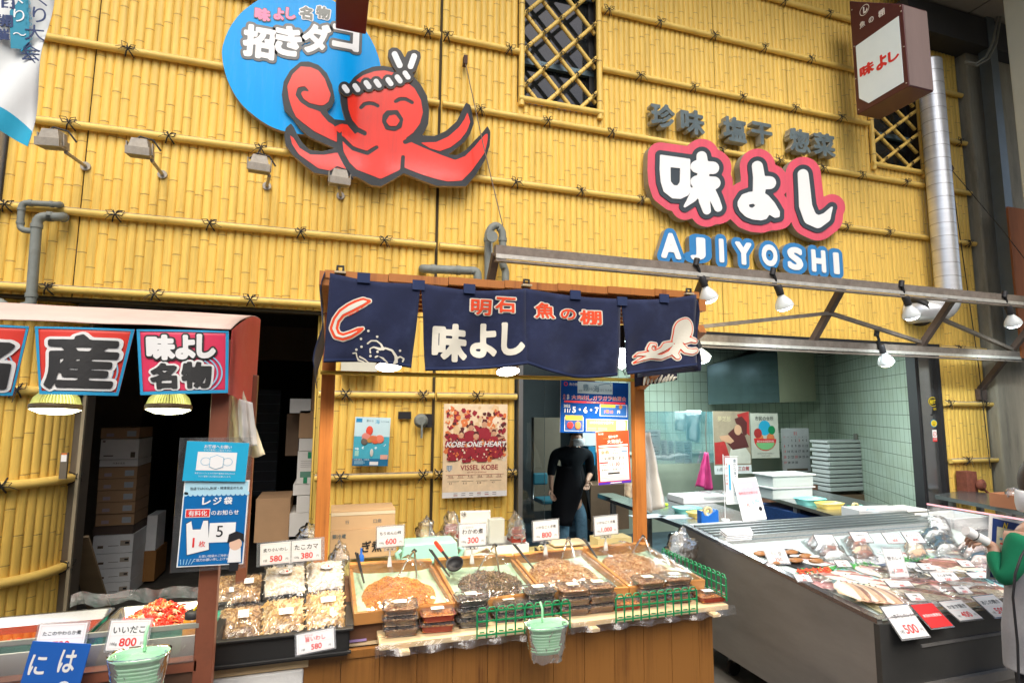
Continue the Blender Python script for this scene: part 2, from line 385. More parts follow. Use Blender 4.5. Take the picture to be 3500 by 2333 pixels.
# ================= materials used widely =================
BAM=mat('bamboo_yellow',(.80,.54,.12),.42,spec=.25,var=.19,scale=1.3,stretch=(16,1,.7),dirt=(.38,.25,.08),dscale=5,damt=.42)
BAMR=mat('bamboo_rail',(.80,.555,.14),.40,spec=.3,var=.08,scale=3,dirt=(.42,.27,.09),dscale=9,damt=.3)
BAMD=mat('bamboo_node',(.36,.22,.07),.6,var=.3,scale=30)
DUST=mat('grey_dust',(.27,.23,.16),.95,var=.3,scale=25)
TWINE=mat('black_palm_twine',(.035,.03,.025),.9,var=.4,scale=40)
BLACK=mat('matt_black',(.012,.012,.014),.55)
DKGLASS=mat('dark_glass',(.02,.024,.026),.08,var=.5,scale=2,spec=.7)
STEEL=mat('stainless',(.50,.51,.52),.24,.95,var=.06,scale=14)
STEELB=mat('brushed_stainless',(.32,.31,.30),.42,.85,var=.12,scale=3,stretch=(1,1,6))
WHITE=mat('white_plastic',(.74,.75,.74),.4,var=.03)
PAPER=mat('white_paper',(.80,.80,.79),.6,var=.02)
INK=mat('black_ink',(.015,.015,.018),.5,var=0)
RED=mat('red_ink',(.70,.03,.03),.45,var=0)
GREYP=mat('grey_pvc',(.19,.21,.19),.6,var=.15,scale=7,dirt=(.12,.11,.08),dscale=12,damt=.5,bump=.1)
RUST=mat('dusty_steel_frame',(.20,.17,.14),.7,.2,var=.25,scale=14,dirt=(.10,.07,.05),dscale=10,damt=.6,bump=.15)
CONC=mat('stained_concrete',(.27,.25,.19),.9,var=.2,scale=2.5,stretch=(3,3,.5),dirt=(.07,.065,.05),dscale=3,damt=.6,bump=.25,bscale=30)
BEIGE=mat('beige_panel',(.42,.42,.33),.7,var=.05,scale=2,dirt=(.3,.3,.22),damt=.3)
BROWNST=mat('brown_painted_steel',(.20,.065,.035),.42,var=.12,scale=6,dirt=(.1,.04,.025),dscale=8,damt=.5)
CARD=mat('cardboard',(.50,.34,.19),.85,var=.07,scale=3)
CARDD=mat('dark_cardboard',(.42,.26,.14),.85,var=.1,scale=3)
STYRO=mat('white_styrofoam',(.72,.73,.72),.7,var=.04,scale=20,bump=.2,bscale=120)
FILM=film('clear_film')
# ================= ground and rooms =================
g=MB();g.quad([(-60,-60,0),(60,-60,0),(60,60,0),(-60,60,0)],mat('stone_paving',(.10,.095,.085),.75,var=.3,scale=1.5,dirt=(.045,.04,.035),dscale=5,damt=.7,bump=.4,bscale=25))
struct('ground',g,origin=(0,0,0))
g=MB()
for i in range(-2,14):
    for j in range(0,8):
        x=i*.42+(.21 if j%2 else 0)+random.uniform(-.02,.02);y=-3.9+j*.36
        g.prism([(x+.19*cos(a)*1.03,y+.165*sin(a))for a in[k*pi/3+random.uniform(-.2,.2)for k in range(6)]],.002,.006,mat('paving_slab',(.15,.14,.125),.8,var=.35,scale=4,bump=.3))
struct('paving',g)
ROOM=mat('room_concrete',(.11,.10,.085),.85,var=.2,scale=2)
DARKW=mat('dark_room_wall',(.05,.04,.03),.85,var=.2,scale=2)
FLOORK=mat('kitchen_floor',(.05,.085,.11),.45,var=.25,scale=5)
g=MB();g.rect(-2.3,.05,1.36,6.2,.004,mat('storeroom_floor',(.07,.065,.055),.8,var=.3));struct('storeroom_floor',g)
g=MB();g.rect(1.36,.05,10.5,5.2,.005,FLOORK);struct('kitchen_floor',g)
g=MB()
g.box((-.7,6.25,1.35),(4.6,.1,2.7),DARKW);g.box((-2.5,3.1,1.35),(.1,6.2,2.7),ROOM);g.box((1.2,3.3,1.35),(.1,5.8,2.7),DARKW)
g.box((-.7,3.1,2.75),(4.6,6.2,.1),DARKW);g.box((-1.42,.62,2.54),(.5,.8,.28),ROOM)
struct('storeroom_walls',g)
g=MB();g.box((-.75,3.0,2.55),(1.9,.1,.5),mat('storeroom_beam',(.16,.10,.06),.8));struct('storeroom_beam',g)
# brown storeroom side wall with the shutter guide rail
xa_,xb_=onY(270,1500,2.45).x,onY(484,1400,2.45).x;g=MB();g.box(((xa_+xb_)/2,2.5,1.22),(xb_-xa_,.08,2.44),mat('brown_render',(.13,.105,.075),.9,var=.12,bump=.2));struct('storeroom_wall',g)
# ---- kitchen: back wall, slanted side wall, ceiling ----
def tile_mat(name,col,grout,w_,h_,rough=.12,wave=.0):
    m=bpy.data.materials.new(name);m.use_nodes=True;t=m.node_tree;N=t.nodes;L=t.links;b=N['Principled BSDF']
    tc=N.new('ShaderNodeTexCoord');br=N.new('ShaderNodeTexBrick');br.offset=0;br.squash=1
    L.new(tc.outputs['Object'],br.inputs[0]);br.inputs['Color1'].default_value=(*col,1);br.inputs['Color2'].default_value=(*[c*.94 for c in col],1);br.inputs['Mortar'].default_value=(*grout,1)
    br.inputs['Scale'].default_value=1;br.inputs['Brick Width'].default_value=w_;br.inputs['Row Height'].default_value=h_;br.inputs['Mortar Size'].default_value=.0032;br.inputs['Mortar Smooth'].default_value=.1
    nz=N.new('ShaderNodeTexNoise');nz.inputs['Scale'].default_value=2.2;nz.inputs['Detail'].default_value=8;L.new(tc.outputs['Object'],nz.inputs[0])
    rp=N.new('ShaderNodeValToRGB');rp.color_ramp.elements[0].position=.45;rp.color_ramp.elements[1].position=.8;rp.color_ramp.elements[0].color=(0,0,0,1);rp.color_ramp.elements[1].color=(.5,.5,.5,1);L.new(nz.outputs[0],rp.inputs[0])
    mx=N.new('ShaderNodeMixRGB');L.new(rp.outputs[0],mx.inputs[0]);L.new(br.outputs[0],mx.inputs[1]);mx.inputs[2].default_value=(col[0]*.6,col[1]*.55,col[2]*.42,1)
    L.new(mx.outputs[0],b.inputs['Base Color']);b.inputs['Roughness'].default_value=rough
    bp=N.new('ShaderNodeBump');bp.inputs['Strength'].default_value=.25;bp.inputs['Distance'].default_value=.002;bp.invert=True;L.new(br.outputs[1],bp.inputs['Height']);L.new(bp.outputs[0],b.inputs['Normal'])
    m.diffuse_color=(*col,1);return m
TILE=tile_mat('pale_tiles',(.46,.55,.45),(.10,.12,.10),.128,.155)
CRN=Vector((7.9,3.15,0));JMB=Vector((5.98,.16,0))
def wallobj(name,o,xd,w_,h_,m,t=.08,z0=0,X0=0):
    mb=MB();fr=frame(o,xd,(0,0,1));q=MB();q.box((w_/2,h_/2,-t/2),(w_,h_,t),m)
    ob=q.build(name,origin=(0,0,0));ob.matrix_world=fr;WM[ob.name]=fr;ob['kind']='structure';return ob
wallobj('kitchen_back_wall',(3.62,3.15,0),(1,0,0),4.33,3.,TILE)
sw=(JMB-CRN);wallobj('kitchen_side_wall',CRN,sw,sw.length+.0,3.,TILE)
PALEG=mat('pale_green_paint',(.42,.46,.36),.6,var=.06)
g=MB();g.box((5.65,3.08,.55),(4.1,.1,1.1),PALEG);g.box((5.65,3.07,1.12),(4.1,.16,.04),mat('ledge_tile',(.6,.68,.58),.2));struct('kitchen_wainscot',g)
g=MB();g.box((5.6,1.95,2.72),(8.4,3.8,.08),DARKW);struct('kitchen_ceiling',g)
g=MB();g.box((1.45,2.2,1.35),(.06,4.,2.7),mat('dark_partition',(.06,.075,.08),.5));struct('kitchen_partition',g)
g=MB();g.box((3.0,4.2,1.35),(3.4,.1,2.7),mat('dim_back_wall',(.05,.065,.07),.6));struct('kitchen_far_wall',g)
# ================= bamboo facade =================
def stalk(mb,x,y,nx,ny,z0,z1,r,rng):
    K=6;zz=[(z0,1.,0)];z=z0+rng.uniform(.02,.32)
    while z<z1-.02:
        zz+=[(z-.022,1.,0),(z-.008,1.005,0),(z-.005,1.09,0),(z-.003,.93,1),(z+.002,.93,0),(z+.0045,1.09,0),(z+.010,1.005,0),(z+.026,1.,0)];z+=rng.uniform(.24,.46)
    zz.append((z1,1.,0));zz=[q for q in zz if z0<=q[0]<=z1]
    tx,ty=-ny,nx;vs=[];fs=[];fd=[]
    for(q,k,d)in zz:
        for a in range(K+1):
            an=pi*a/K;vs.append((x+tx*r*cos(an)+nx*r*sin(an)*k*.55,y+ty*r*cos(an)+ny*r*sin(an)*k*.55,q))
    for i in range(len(zz)-1):
        for a in range(K):
            f=(i*(K+1)+a,(i+1)*(K+1)+a,(i+1)*(K+1)+a+1,i*(K+1)+a+1);(fd if zz[i][2]or zz[i+1][2]and 0 else fs).append(f)
    b=len(mb.v);kk=mb.mid(BAM);mb.v+=[Vector(v)for v in vs]
    for f in fs:mb.f.append([b+i for i in f]);mb.mi.append(kk);mb.sm.append(True)
    kd=mb.mid(BAMD)
    for f in fd:mb.f.append([b+i for i in f]);mb.mi.append(kd);mb.sm.append(True)
PITCHS=.0545;rng=random.Random(3)
SEAMS=[onY(287,600,0).x,.733,onY(2436,100,0).x,onY(2682,150,0).x,onY(2948,800,0).x,onY(3275,700,0).x]
wall=thing('facade_wall','tall yellow bamboo-clad shop front wall with horizontal bamboo rails','wall',(2.3,0,0))
mb=MB()
def cut(x):
    hi=6.75
    if 1.40<x<2.16:return[(2.44,4.32)]
    if 5.30<x<6.06:return[(2.44,4.30),(5.22,hi)]
    if x>6.02:return[(.06,hi)]
    return[(2.44,hi)]
ED=[-2.06]+sorted(SEAMS)+[6.72]
for e0,e1 in zip(ED[:-1],ED[1:]):
    g0=.011 if abs(e0-.733)<.01 else .003;g1=.011 if abs(e1-.733)<.01 else .003;nS=max(1,round((e1-e0-g0-g1)/PITCHS));pw=(e1-e0-g0-g1)/nS
    for i in range(nS):
        x=e0+g0+pw*(i+.5)
        for a,b in cut(x):stalk(mb,x,0,0,-1,a,b,pw/2,rng)
mb.build('bamboo_cladding',wall)
bk=MB();D0=mat('dark_backing',(.05,.035,.015),.9)
for x0,x1,z0,z1 in((-2.07,1.42,2.42,6.75),(1.42,2.15,2.42,4.3),(2.15,5.31,2.42,6.75),(5.31,6.05,2.42,4.28),(5.31,6.05,5.22,6.75),(6.05,6.72,.0,6.75)):
    bk.box(((x0+x1)/2,.045,(z0+z1)/2),(x1-x0,.08,z1-z0),D0)
bk.build('backing_panel',wall)
def tie(mb,x,y,z,s=1.,R=None):
    """a knot of palm twine: two wraps, two loops and loose ends"""
    rg=R or rng;r0=.0042*s
    for sgn in(-1,1):
        mb.tube([(x-.03*s*sgn,y+.012,z+.045*s),(x-.014*s*sgn,y-.03*s,z+.022*s),(x+.012*s*sgn,y-.032*s,z-.02*s),(x+.03*s*sgn,y+.012,z-.045*s)],r0*1.25,TWINE,5)
    for k in range(2):
        a=rg.uniform(0,.8)*(1 if k else-1)+(0 if k else pi);L=rg.uniform(.045,.07)*s;d=Vector((cos(a),0,sin(a)*.7+.35))*L;n=Vector((-d.z,0,d.x))*.32;p=Vector((x,y-.036*s,z))
        mb.tube([p,p+d*.5+n,p+d+Vector((0,-.008,0)),p+d*.55-n,p],r0*.8,TWINE,5)
    for k in range(rg.randint(2,4)):
        a=rg.uniform(0,2*pi);L=rg.uniform(.05,.095)*s;p=Vector((x,y-.034*s,z));d=Vector((cos(a),-.15,sin(a)*.75-.25))*L
        mb.tube([p,p+d*.5+Vector((0,-.01,.008)),p+d],[r0*.8,r0*.7,r0*.4],TWINE,5)
def rail(parent,x0,x1,z,knots,y=-.040,r=.0265,px=True,name='bamboo_rail'):
    mb=MB();n=max(2,int((x1-x0)/.45));pts=[];rs=[];xs=x0
    nodes=[];q=x0+rng.uniform(.1,.3)
    while q<x1-.05:nodes.append(q);q+=rng.uniform(.28,.42)
    seq=[(x0,1.)]
    for q in nodes:seq+=[(q-.012,1.),(q-.005,1.08),(q,.96),(q+.005,1.08),(q+.012,1.)]
    seq.append((x1,1.));K=10;vs=[];fs=[]
    for(q,k)in seq:
        for a in range(K):an=2*pi*(a+.5)/K;vs.append((q,y-sin(an)*r*k,z+cos(an)*r*k))
    b=len(mb.v);kk,kd,kn=mb.mid(BAMR),mb.mid(DUST),mb.mid(BAMD);mb.v+=[Vector(v)for v in vs]
    for i in range(len(seq)-1):
        for a in range(K):
            f=(i*K+a,i*K+(a+1)%K,(i+1)*K+(a+1)%K,(i+1)*K+a);mb.f.append([b+j for j in f]);top=a in(0,9)
            mb.mi.append(kd if top and z<4.3 else(kn if seq[i][1]<1 and 0 else kk));mb.sm.append(True)
    mb.add(vs[:K],[tuple(range(K))],BAMR);mb.add(vs[-K:],[tuple(range(K))[::-1]],BAMR)
    ob=mb.build(name,parent)
    for kx in knots:
        X_=onY(kx,900 if not px else(1393-(z-1.75)*300),0).x
        if px:      # find the wall x that projects to this photo column at this height
            lo,hi=-3.,8.
            for _ in range(40):
                m_=(lo+hi)/2;v=Vector((m_,y,z))-CAM;pxx=1750+F_PX*v.dot(RGT)/v.dot(FWD)
                if pxx<kx:lo=m_
                else:hi=m_
            X_=lo
        k=MB();tie(k,X_,y+.004,z,.86);k.build('twine_knot',ob)
    return ob
rail(wall,-2.05,.72,5.90,[]);rail(wall,.75,1.38,5.9,[]);rail(wall,2.18,6.72,5.90,[2678,2832,3250])
rail(wall,-2.05,.72,5.33,[]);rail(wall,.75,1.38,5.33,[]);rail(wall,2.18,6.72,5.33,[2077,2253,2439,2611,2768,3207])
rail(wall,-2.05,.72,4.755,[1462]);rail(wall,.75,1.39,4.755,[1527,1742]);rail(wall,2.17,5.28,4.755,[2184,2370,2535,2713,2870]);rail(wall,6.1,6.72,4.755,[3277])
rail(wall,-2.05,.72,4.17,[442]);rail(wall,.75,6.0,4.17,[1640,1872,2090,2465,2658,2808,2942,3094]);rail(wall,6.06,6.72,4.17,[3232])
rail(wall,-2.05,.72,3.59,[241,580,894]);rail(wall,.75,6.0,3.59,[1761,1983,2191,2890,3036]);rail(wall,6.06,6.72,3.59,[3308])
rail(wall,-2.06,.72,3.0,[23,398,719,1028,1313]);rail(wall,.75,1.15,3.0,[])
rail(wall,-2.06,.1,2.485,[165,532,857]);rail(wall,6.05,6.72,2.41,[3276]);rail(wall,6.05,6.77,1.83,[3242,3363]);rail(wall,6.07,6.77,1.245,[3303]);rail(wall,6.07,6.77,.66,[3265])
# centre pier and left curved pier
pier=thing('bamboo_pier','bamboo-clad pier between the storeroom and the kitchen doorway','pier',(.66,0,0))
mb=MB();x=-.055+PITCHS/2
for e0,e1 in((-.055,.728),(.75,1.385)):
    nS=round((e1-e0)/PITCHS)
    for i in range(nS):stalk(mb,e0+(e1-e0)*(i+.5)/nS,.0,0,-1,.0,2.43,(e1-e0)/nS/2,rng)
for k in range(3):
    a=-pi/2-(k+1)*.5;stalk(mb,-.055-.02*k-.01,.03+.045*k,-sin((k+1)*.55),-cos((k+1)*.55),0,2.43,PITCHS/2,rng)
mb.box((.66,.06,1.2),(1.44,.11,2.4),D0);mb.build('bamboo_cladding',pier)
rail(pier,-.09,.735,1.84,[1182,1447]);rail(pier,.755,1.39,1.84,[1630]);rail(pier,-.09,.735,1.255,[1162,1445]);rail(pier,.755,1.39,1.255,[1499,1749]);rail(pier,-.09,1.39,.67,[])
lp=thing('curved_bamboo_pier','curved bamboo-clad pier at the left side of the storeroom','pier',(-1.8,.2,0))
mb=MB();Rr=.42;cxp,cyp=-2.15,.47;path=[]
xx=-2.9
while xx<cxp:path.append((xx,cyp-Rr,0,-1));xx+=PITCHS
a=0
while a*PITCHS/Rr<1.62:t_=a*PITCHS/Rr;path.append((cxp+Rr*sin(t_),cyp-Rr*cos(t_),sin(t_),-cos(t_)));a+=1
for p in path:stalk(mb,p[0],p[1],p[2],p[3],0,2.45,PITCHS/2,rng)
mb.build('bamboo_cladding',lp)
for z,kn in((2.34,[]),(1.84,[.55,1.45]),(1.25,[.5,1.5]),(.66,[.2,1.5])):
    m2=MB();pts=[(-2.9,cyp-Rr-.04,z)]+[(cxp+(Rr+.04)*sin(t_),cyp-(Rr+.04)*cos(t_),z)for t_ in[i*.16 for i in range(11)]]
    m2.tube(pts,.031,BAMR,10);ro=m2.build('bamboo_rail',lp)
    for k in kn:m3=MB();tie(m3,0,0,0);m3.v=[T(cxp+(Rr+.04)*sin(k),cyp-(Rr+.04)*cos(k),z)@Matrix.Rotation(k,4,'Z')@v for v in m3.v];m3.build('twine_knot',ro)
g=MB();g.box((-1.69,.55,1.22),(.05,.2,2.44),mat('guide_rail',(.2,.17,.13),.5,.5));g.box((-1.655,.43,1.22),(.02,.03,2.44),mat('guide_edge',(.35,.3,.2),.5));tag(g.build('shutter_guide'),'thin metal shutter guide rail beside the curved bamboo pier','guide rail')
g=MB();p=onY(222,1590,.25);g.box((p.x,.235,p.z),(.04,.02,.17),mat('worn_plate',(.13,.11,.08),.6));g.box((p.x,.223,p.z+.05),(.03,.004,.045),PAPER);g.box((p.x,.222,p.z+.078),(.03,.004,.01),mat('orange_mark',(.7,.2,.03),.5));tag(g.build('lock_plate'),'small worn metal lock plate with an orange sticker on the curved pier','lock plate')
# column left of facade
g=MB();g.box((-2.22,-.03,3.3),(.28,.2,6.6),mat('pale_grey_column',(.5,.5,.46),.7,var=.05));tag(g.build('grey_column'),'pale grey steel column at the far left edge of the facade','column')
# ---- lattice windows ----
def lattice(name,label,x0,x1,z0,z1,hx,hz,xs,zs):
    t=thing(name,label,'window',((x0+x1)/2,0,z0))
    gb=MB();gb.box(((x0+x1)/2,.13,(z0+z1)/2),(x1-x0,.02,z1-z0),DKGLASS);bl=mat('window_bar',(.10,.16,.19),.5,.3)
    gb.build('glass',t);b2=MB()
    for z in(z0+.42,z0+1.15):
        if z<z1:b2.box(((x0+x1)/2,.09,z),(x1-x0,.04,.05),bl)
    b2.box((x0+.02,.1,(z0+z1)/2),(.04,.05,z1-z0),BLACK);b2.box((x1-.02,.1,(z0+z1)/2),(.05,.05,z1-z0),BLACK);b2.build('sash',t)
    fr_=MB()
    for xx in(x0-.005,x1+.005):fr_.tube([(xx,-.03,z0-.06),(xx,-.03,z1+.05)],.026,BAMR,10)
    fr_.tube([(x0-.03,-.034,z0-.0),(x1+.03,-.034,z0-.0)],.027,BAMR,10)
    for xx in(x0-.005,x1+.005):
        z=z0+.1
        while z<z1:fr_.tube([(xx,-.03,z-.004),(xx,-.03,z+.004)],.028,BAMD,10,caps=False);z+=.38
    fr_.build('bamboo_frame',t);W_=x1-x0;H_=z1-z0;sl=hz/hx;nodes=set()
    for fam in(1,-1):
        k=-12
        while k<24:
            # line z = zs + fam*sl*(x-xs) + k*2*hz
            c0=zs+k*2*hz-fam*sl*xs;pts=[]
            xa,xb=x0+.01,x1-.01;za,zb=fam*sl*xa+c0,fam*sl*xb+c0
            def clip(xa,za,xb,zb):
                P=[(xa,za),(xb,zb)];o=[]
                for(x_,z_)in P:
                    if z_<z0+.01:x_+=(z0+.01-z_)/(fam*sl);z_=z0+.01
                    if z_>z1:x_+=(z1-z_)/(fam*sl);z_=z1
                    o.append((x_,z_))
                return o
            if max(za,zb)>z0+.03 and min(za,zb)<z1:
                a_,b_=clip(xa,za,xb,zb);yy=-.012 if fam>0 else .02
                s_=MB();s_.tube([(a_[0],yy,a_[1]),(b_[0],yy,b_[1])],.0185,BAMR,8)
                L_=math.hypot(b_[0]-a_[0],b_[1]-a_[1]);q=.12
                while q<L_:u=q/L_;v=(q+.006)/L_;s_.tube([(a_[0]+(b_[0]-a_[0])*u,yy,a_[1]+(b_[1]-a_[1])*u),(a_[0]+(b_[0]-a_[0])*v,yy,a_[1]+(b_[1]-a_[1])*v)],.0198,BAMD,8,caps=False);q+=.21
                s_.build('lattice_slat',t)
            k+=1
    for i in range(-6,14):
        for j in range(-12,24):
            X_=xs+i*hx;Z_=zs+j*hz
            if(i+j)%2==0 and x0+.02<X_<x1-.01 and z0<Z_<z1:kb=MB();tie(kb,X_,-.024,Z_,.55);kb.build('twine_knot',t)
    return t
p0=onY(1798,166,0);p1=onY(1856,120,0);p2=onY(1798,290,0)
lattice('lattice_window','tall window with crossed bamboo lattice left of the grey lettering',1.425,2.145,4.34,6.7,abs(p1.x-p0.x),abs(p2.z-p0.z)/2,p0.x,p2.z)
q0=onY(3056,434,0);q1=onY(3019,476,0);q2=onY(3062,536,0)
lattice('lattice_window','small lattice window partly hidden behind the silver duct',5.33,6.04,4.32,5.2,.19,.135,q0.x,q0.z)
# ================= lettered signs on the facade =================
def boxY(x0,y0,x1,y1,Y):
    c=onY((x0+x1)/2,(y0+y1)/2,Y);w_=onY(x1,(y0+y1)/2,Y).x-onY(x0,(y0+y1)/2,Y).x;h_=onY((x0+x1)/2,y0,Y).z-onY((x0+x1)/2,y1,Y).z
    return c,w_,h_
FW=frame((0,0,0),(1,0,0),(0,0,1))      # local x = world x, local y = world z, local z = -Y (towards the street)
NY=Vector((0,-1,0))
SWHITE=mat('sign_white',(.82,.82,.80),.35,var=.02);SBLK=mat('sign_black',(.035,.045,.05),.3,var=.1,scale=3);SPINK=mat('sign_pink',(.70,.085,.13),.4,var=.1,scale=3,stretch=(4,4,.6),dirt=(.45,.10,.12),dscale=5,damt=.4);SSIDE=mat('sign_edge',(.30,.27,.20),.7)
SBLUE=mat('sign_blue',(.03,.20,.46),.35,var=.05)
# hero sign, traced as brush strokes
f_=Field(2150,400,2950,900,2.5);K_=1.68
def cc(*P):return[(2150+x/K_,400+y/K_)for x,y in P]
def st(P,r,cut=False):f_.stroke(cc(*P),[q/K_ for q in(r if isinstance(r,list)else[r]*len(P))],cut)
f_.poly(cc((178,216),(352,240),(352,400),(366,410),(340,450),(300,470),(250,468),(200,430),(182,375),(176,300)))
f_.poly(cc((238,288),(294,294),(292,375),(278,393),(258,392),(240,370)),cut=True)
st([(418,226),(424,290),(432,400)],[30,32,34]);st([(390,285),(482,292)],36);st([(390,372),(490,378)],36)
st([(405,400),(365,465),(322,512)],[34,24,8]);st([(425,420),(433,480),(447,536)],[36,32,24]);st([(462,415),(492,470),(512,520)],[30,27,24])
st([(738,284),(746,340),(748,420)],[32,33,36]);st([(770,377),(808,377)],[38,37])
f_.poly(cc((625,485),(650,444),(690,430),(760,425),(800,450),(835,490),(866,540),(866,574),(838,580),(806,560),(790,585),(760,594),(715,590),(670,573),(637,540),(624,510)))
f_.poly(cc((688,502),(714,497),(726,508),(708,523),(690,516)),cut=True)
st([(1000,330),(1008,420),(1014,510),(1040,580),(1085,602),(1130,578),(1166,518)],[31,34,37,38,36,28,5])
sg=thing('shop_name_sign','big red cut-out sign with rounded white letters 味よし','sign',tuple(onY(2520,690,0)))
m=MB();plate(m,f_,42,lambda x,y:onY(x,y,-.115),NY,.075,SPINK,SSIDE);m.build('red_board',sg)
m=MB();plate(m,f_,15.5,lambda x,y:onY(x,y,-.122),NY,.006,SBLK);m.build('black_outline',sg)
m=MB();plate(m,f_,0,lambda x,y:onY(x,y,-.129),NY,.006,SWHITE);m.build('white_lettering',sg)
# AJIYOSHI
for ch,b,lb in zip('AJIYOSHI',[(2259,797,2326,884),(2359,811,2410,889),(2457,816,2473,897),(2513,828,2568,905),(2603,836,2656,910),(2691,845,2743,923),(2773,854,2821,930),(2848,863,2867,937)],
                     ['letter A at the start of AJIYOSHI','letter J of AJIYOSHI','letter I between J and Y','letter Y of AJIYOSHI','letter O of AJIYOSHI','letter S of AJIYOSHI','letter H of AJIYOSHI','last letter I of AJIYOSHI, after H']):
    c,w_,h_=boxY(*b,-.10);t=thing('sign_letter','blue-edged white '+lb,'letter',tuple(c),group='AJIYOSHI letters under the red sign');X=T(c)@FW
    m=MB();m.fat(ch,.21,0,0,w_*1.,h_*1.,-.06,0,SBLUE,X=X,side=SSIDE,base=.055);m.build('blue_board',t)
    m=MB();m.fat(ch,.055,0,0,w_,h_,0,.006,SWHITE,X=X,base=.055);m.build('white_face',t)
GREYL=mat('weathered_grey_letter',(.085,.12,.13),.65,var=.3,scale=9,dirt=(.22,.24,.22),dscale=14,damt=.4);GSIDE=mat('letter_side',(.36,.34,.26),.7,var=.2,scale=10)
for ch,b,lb in zip('珍味塩干惣菜',[(2226,355,2308,437),(2327,375,2409,458),(2472,400,2552,483),(2569,419,2641,493),(2699,441,2770,520),(2781,455,2855,533)],['first','second','third','fourth','fifth','last']):
    c,w_,h_=boxY(*b,-.11);m=MB();X=T(c)@FW;m.fat(ch,.034,0,0,w_,h_,-.07,0,GREYL,X=X,side=GSIDE,base=.034,res=110)
    tag(m.build('wall_letter'),'raised grey %s character %s above the red sign'%(lb,ch),'letter','raised grey characters above the red sign')
# ---- octopus sign ----
ok=2.139
def oc(*P):return[(700+x/ok,y/ok)for x,y in P]
BLUED=mat('sky_blue_board',(.0,.35,.84),.2,var=.06,scale=2,spec=.12,stretch=(5,5,.6),dirt=(.10,.34,.62),dscale=4,damt=.35);OCR=mat('octopus_red',(.84,.045,.025),.13,var=.08,scale=2,spec=.3,stretch=(5,5,.6),dirt=(.50,.05,.04),dscale=5,damt=.4);OCB=mat('octopus_black',(.03,.032,.034),.2,spec=.2);OWH=mat('gloss_white',(.8,.82,.82),.15,var=.02,spec=.3);EDG=mat('plywood_edge',(.42,.30,.17),.8,var=.2,scale=20)
sg=thing('octopus_sign','cut-out sign of a red octopus with a headband on a blue disc','sign',tuple(onY(1090,320,0)))
fd=Field(700,-80,1400,520,3.)
fd.poly(oc((125,380),(140,500),(180,620),(250,740),(340,830),(470,920),(600,965),(750,985),(900,970),(1100,900),(1220,750),(1280,600),(1287,490),(1250,360),(1190,245),(1100,130),(960,20),(820,-60),(650,-95),(500,-60),(370,15),(270,90),(190,190),(145,290)),smooth=3)
m=MB();plate(m,fd,0,lambda x,y:onY(x,y,-.10),NY,.05,BLUED,EDG);m.build('blue_disc',sg)
fo=Field(700,120,1720,660,3.)
fo.poly(oc((700,452),(760,450),(830,475),(890,530),(930,620),(950,720),(930,770),(890,800),(905,835),(945,872),(1030,882),(1005,800),(993,740),(990,682),(975,640),(985,610),(1015,603),(1050,620),(1090,565),(1150,520),(1230,488),(1300,480),(1383,497),(1350,420),(1340,372),(1365,348),(1405,350),(1435,372),(1462,425),(1480,380),(1515,365),(1575,380),(1580,420),(1545,520),(1525,560),(1580,620),(1625,700),(1640,800),(1635,900),(1610,955),(1588,990),(1680,995),(1760,960),(1840,890),(1885,800),(1910,750),(1942,770),(1968,900),(1940,980),(1890,1045),(1780,1130),(1840,1135),(1905,1100),(1970,1030),(2030,970),(2065,920),(2088,960),(2085,1060),(2050,1170),(1980,1280),(1910,1362),(1700,1360),(1600,1325),(1455,1265),(1400,1300),(1290,1362),(1220,1355),(1110,1292),(1060,1290),(900,1280),(800,1265),(720,1200),(640,1130),(590,1060),(580,990),(592,935),(630,902),(652,930),(668,970),(710,1040),(765,1095),(860,1107),(950,1085),(850,1040),(760,1000),(690,930),(640,860),(580,800),(562,700),(575,600),(620,520)))
m=MB();plate(m,fo,0,lambda x,y:onY(x,y,-.135),NY,.034,OCB,EDG);ob_=m.build('octopus_board',sg)
def region(P,lines=(),smooth=0,mt=OCR,name='octopus_skin',Y=-.1385):
    f=Field(700,120,1720,660,3.);f.poly(oc(*P),smooth=smooth)
    for L_,r_ in lines:f.stroke(oc(*L_),[q/ok for q in(r_ if isinstance(r_,list)else[r_]*len(L_))],cut=True)
    m=MB();plate(m,f,0,lambda x,y:onY(x,y,Y),NY,.003,mt);return m
m=region([(700,487),(770,490),(830,515),(875,570),(900,640),(922,690),(903,748),(868,768),(845,800),(850,830),(900,890),(940,912),(965,945),(968,1040),(900,1010),(800,960),(720,900),(670,860),(640,800),(615,720),(603,630),(640,545)],
           [([(755,665),(725,648),(695,655),(682,690),(710,735),(760,770),(830,790),(880,800)],[6,17,19,19,17,17,20,30])])
m2=region([(1110,585),(1160,550),(1240,522),(1310,515),(1380,530),(1460,590),(1530,640),(1580,730),(1595,820),(1575,900),(1530,965),(1470,1010),(1520,1045),(1620,1090),(1720,1130),(1830,1170),(1900,1145),(1970,1075),(2045,985),(2068,975),(2068,1020),(2050,1110),(2000,1180),(1950,1250),(1880,1320),(1780,1327),(1700,1310),(1600,1280),(1455,1225),(1380,1265),(1285,1308),(1230,1285),(1110,1240),(1060,1190),(1015,1110),(1005,1030),(1000,950),(1090,985),(1130,960),(1080,890),(1050,800),(1040,700)],
            [([(1030,830),(1065,890),(1110,945),(1168,975)],18),([(1465,1038),(1560,1000)],17),([(1008,1012),(1080,1085),(1188,1120),(1256,1078)],15),([(1450,1148),(1443,1250)],15),
             ([(1142,787),(1165,762),(1205,753),(1240,760),(1264,775)],14),([(1395,742),(1425,724),(1470,724),(1516,750)],14),([(985,640),(1108,660),(1190,640),(1270,625),(1355,612),(1420,592),(1490,568)],32)])
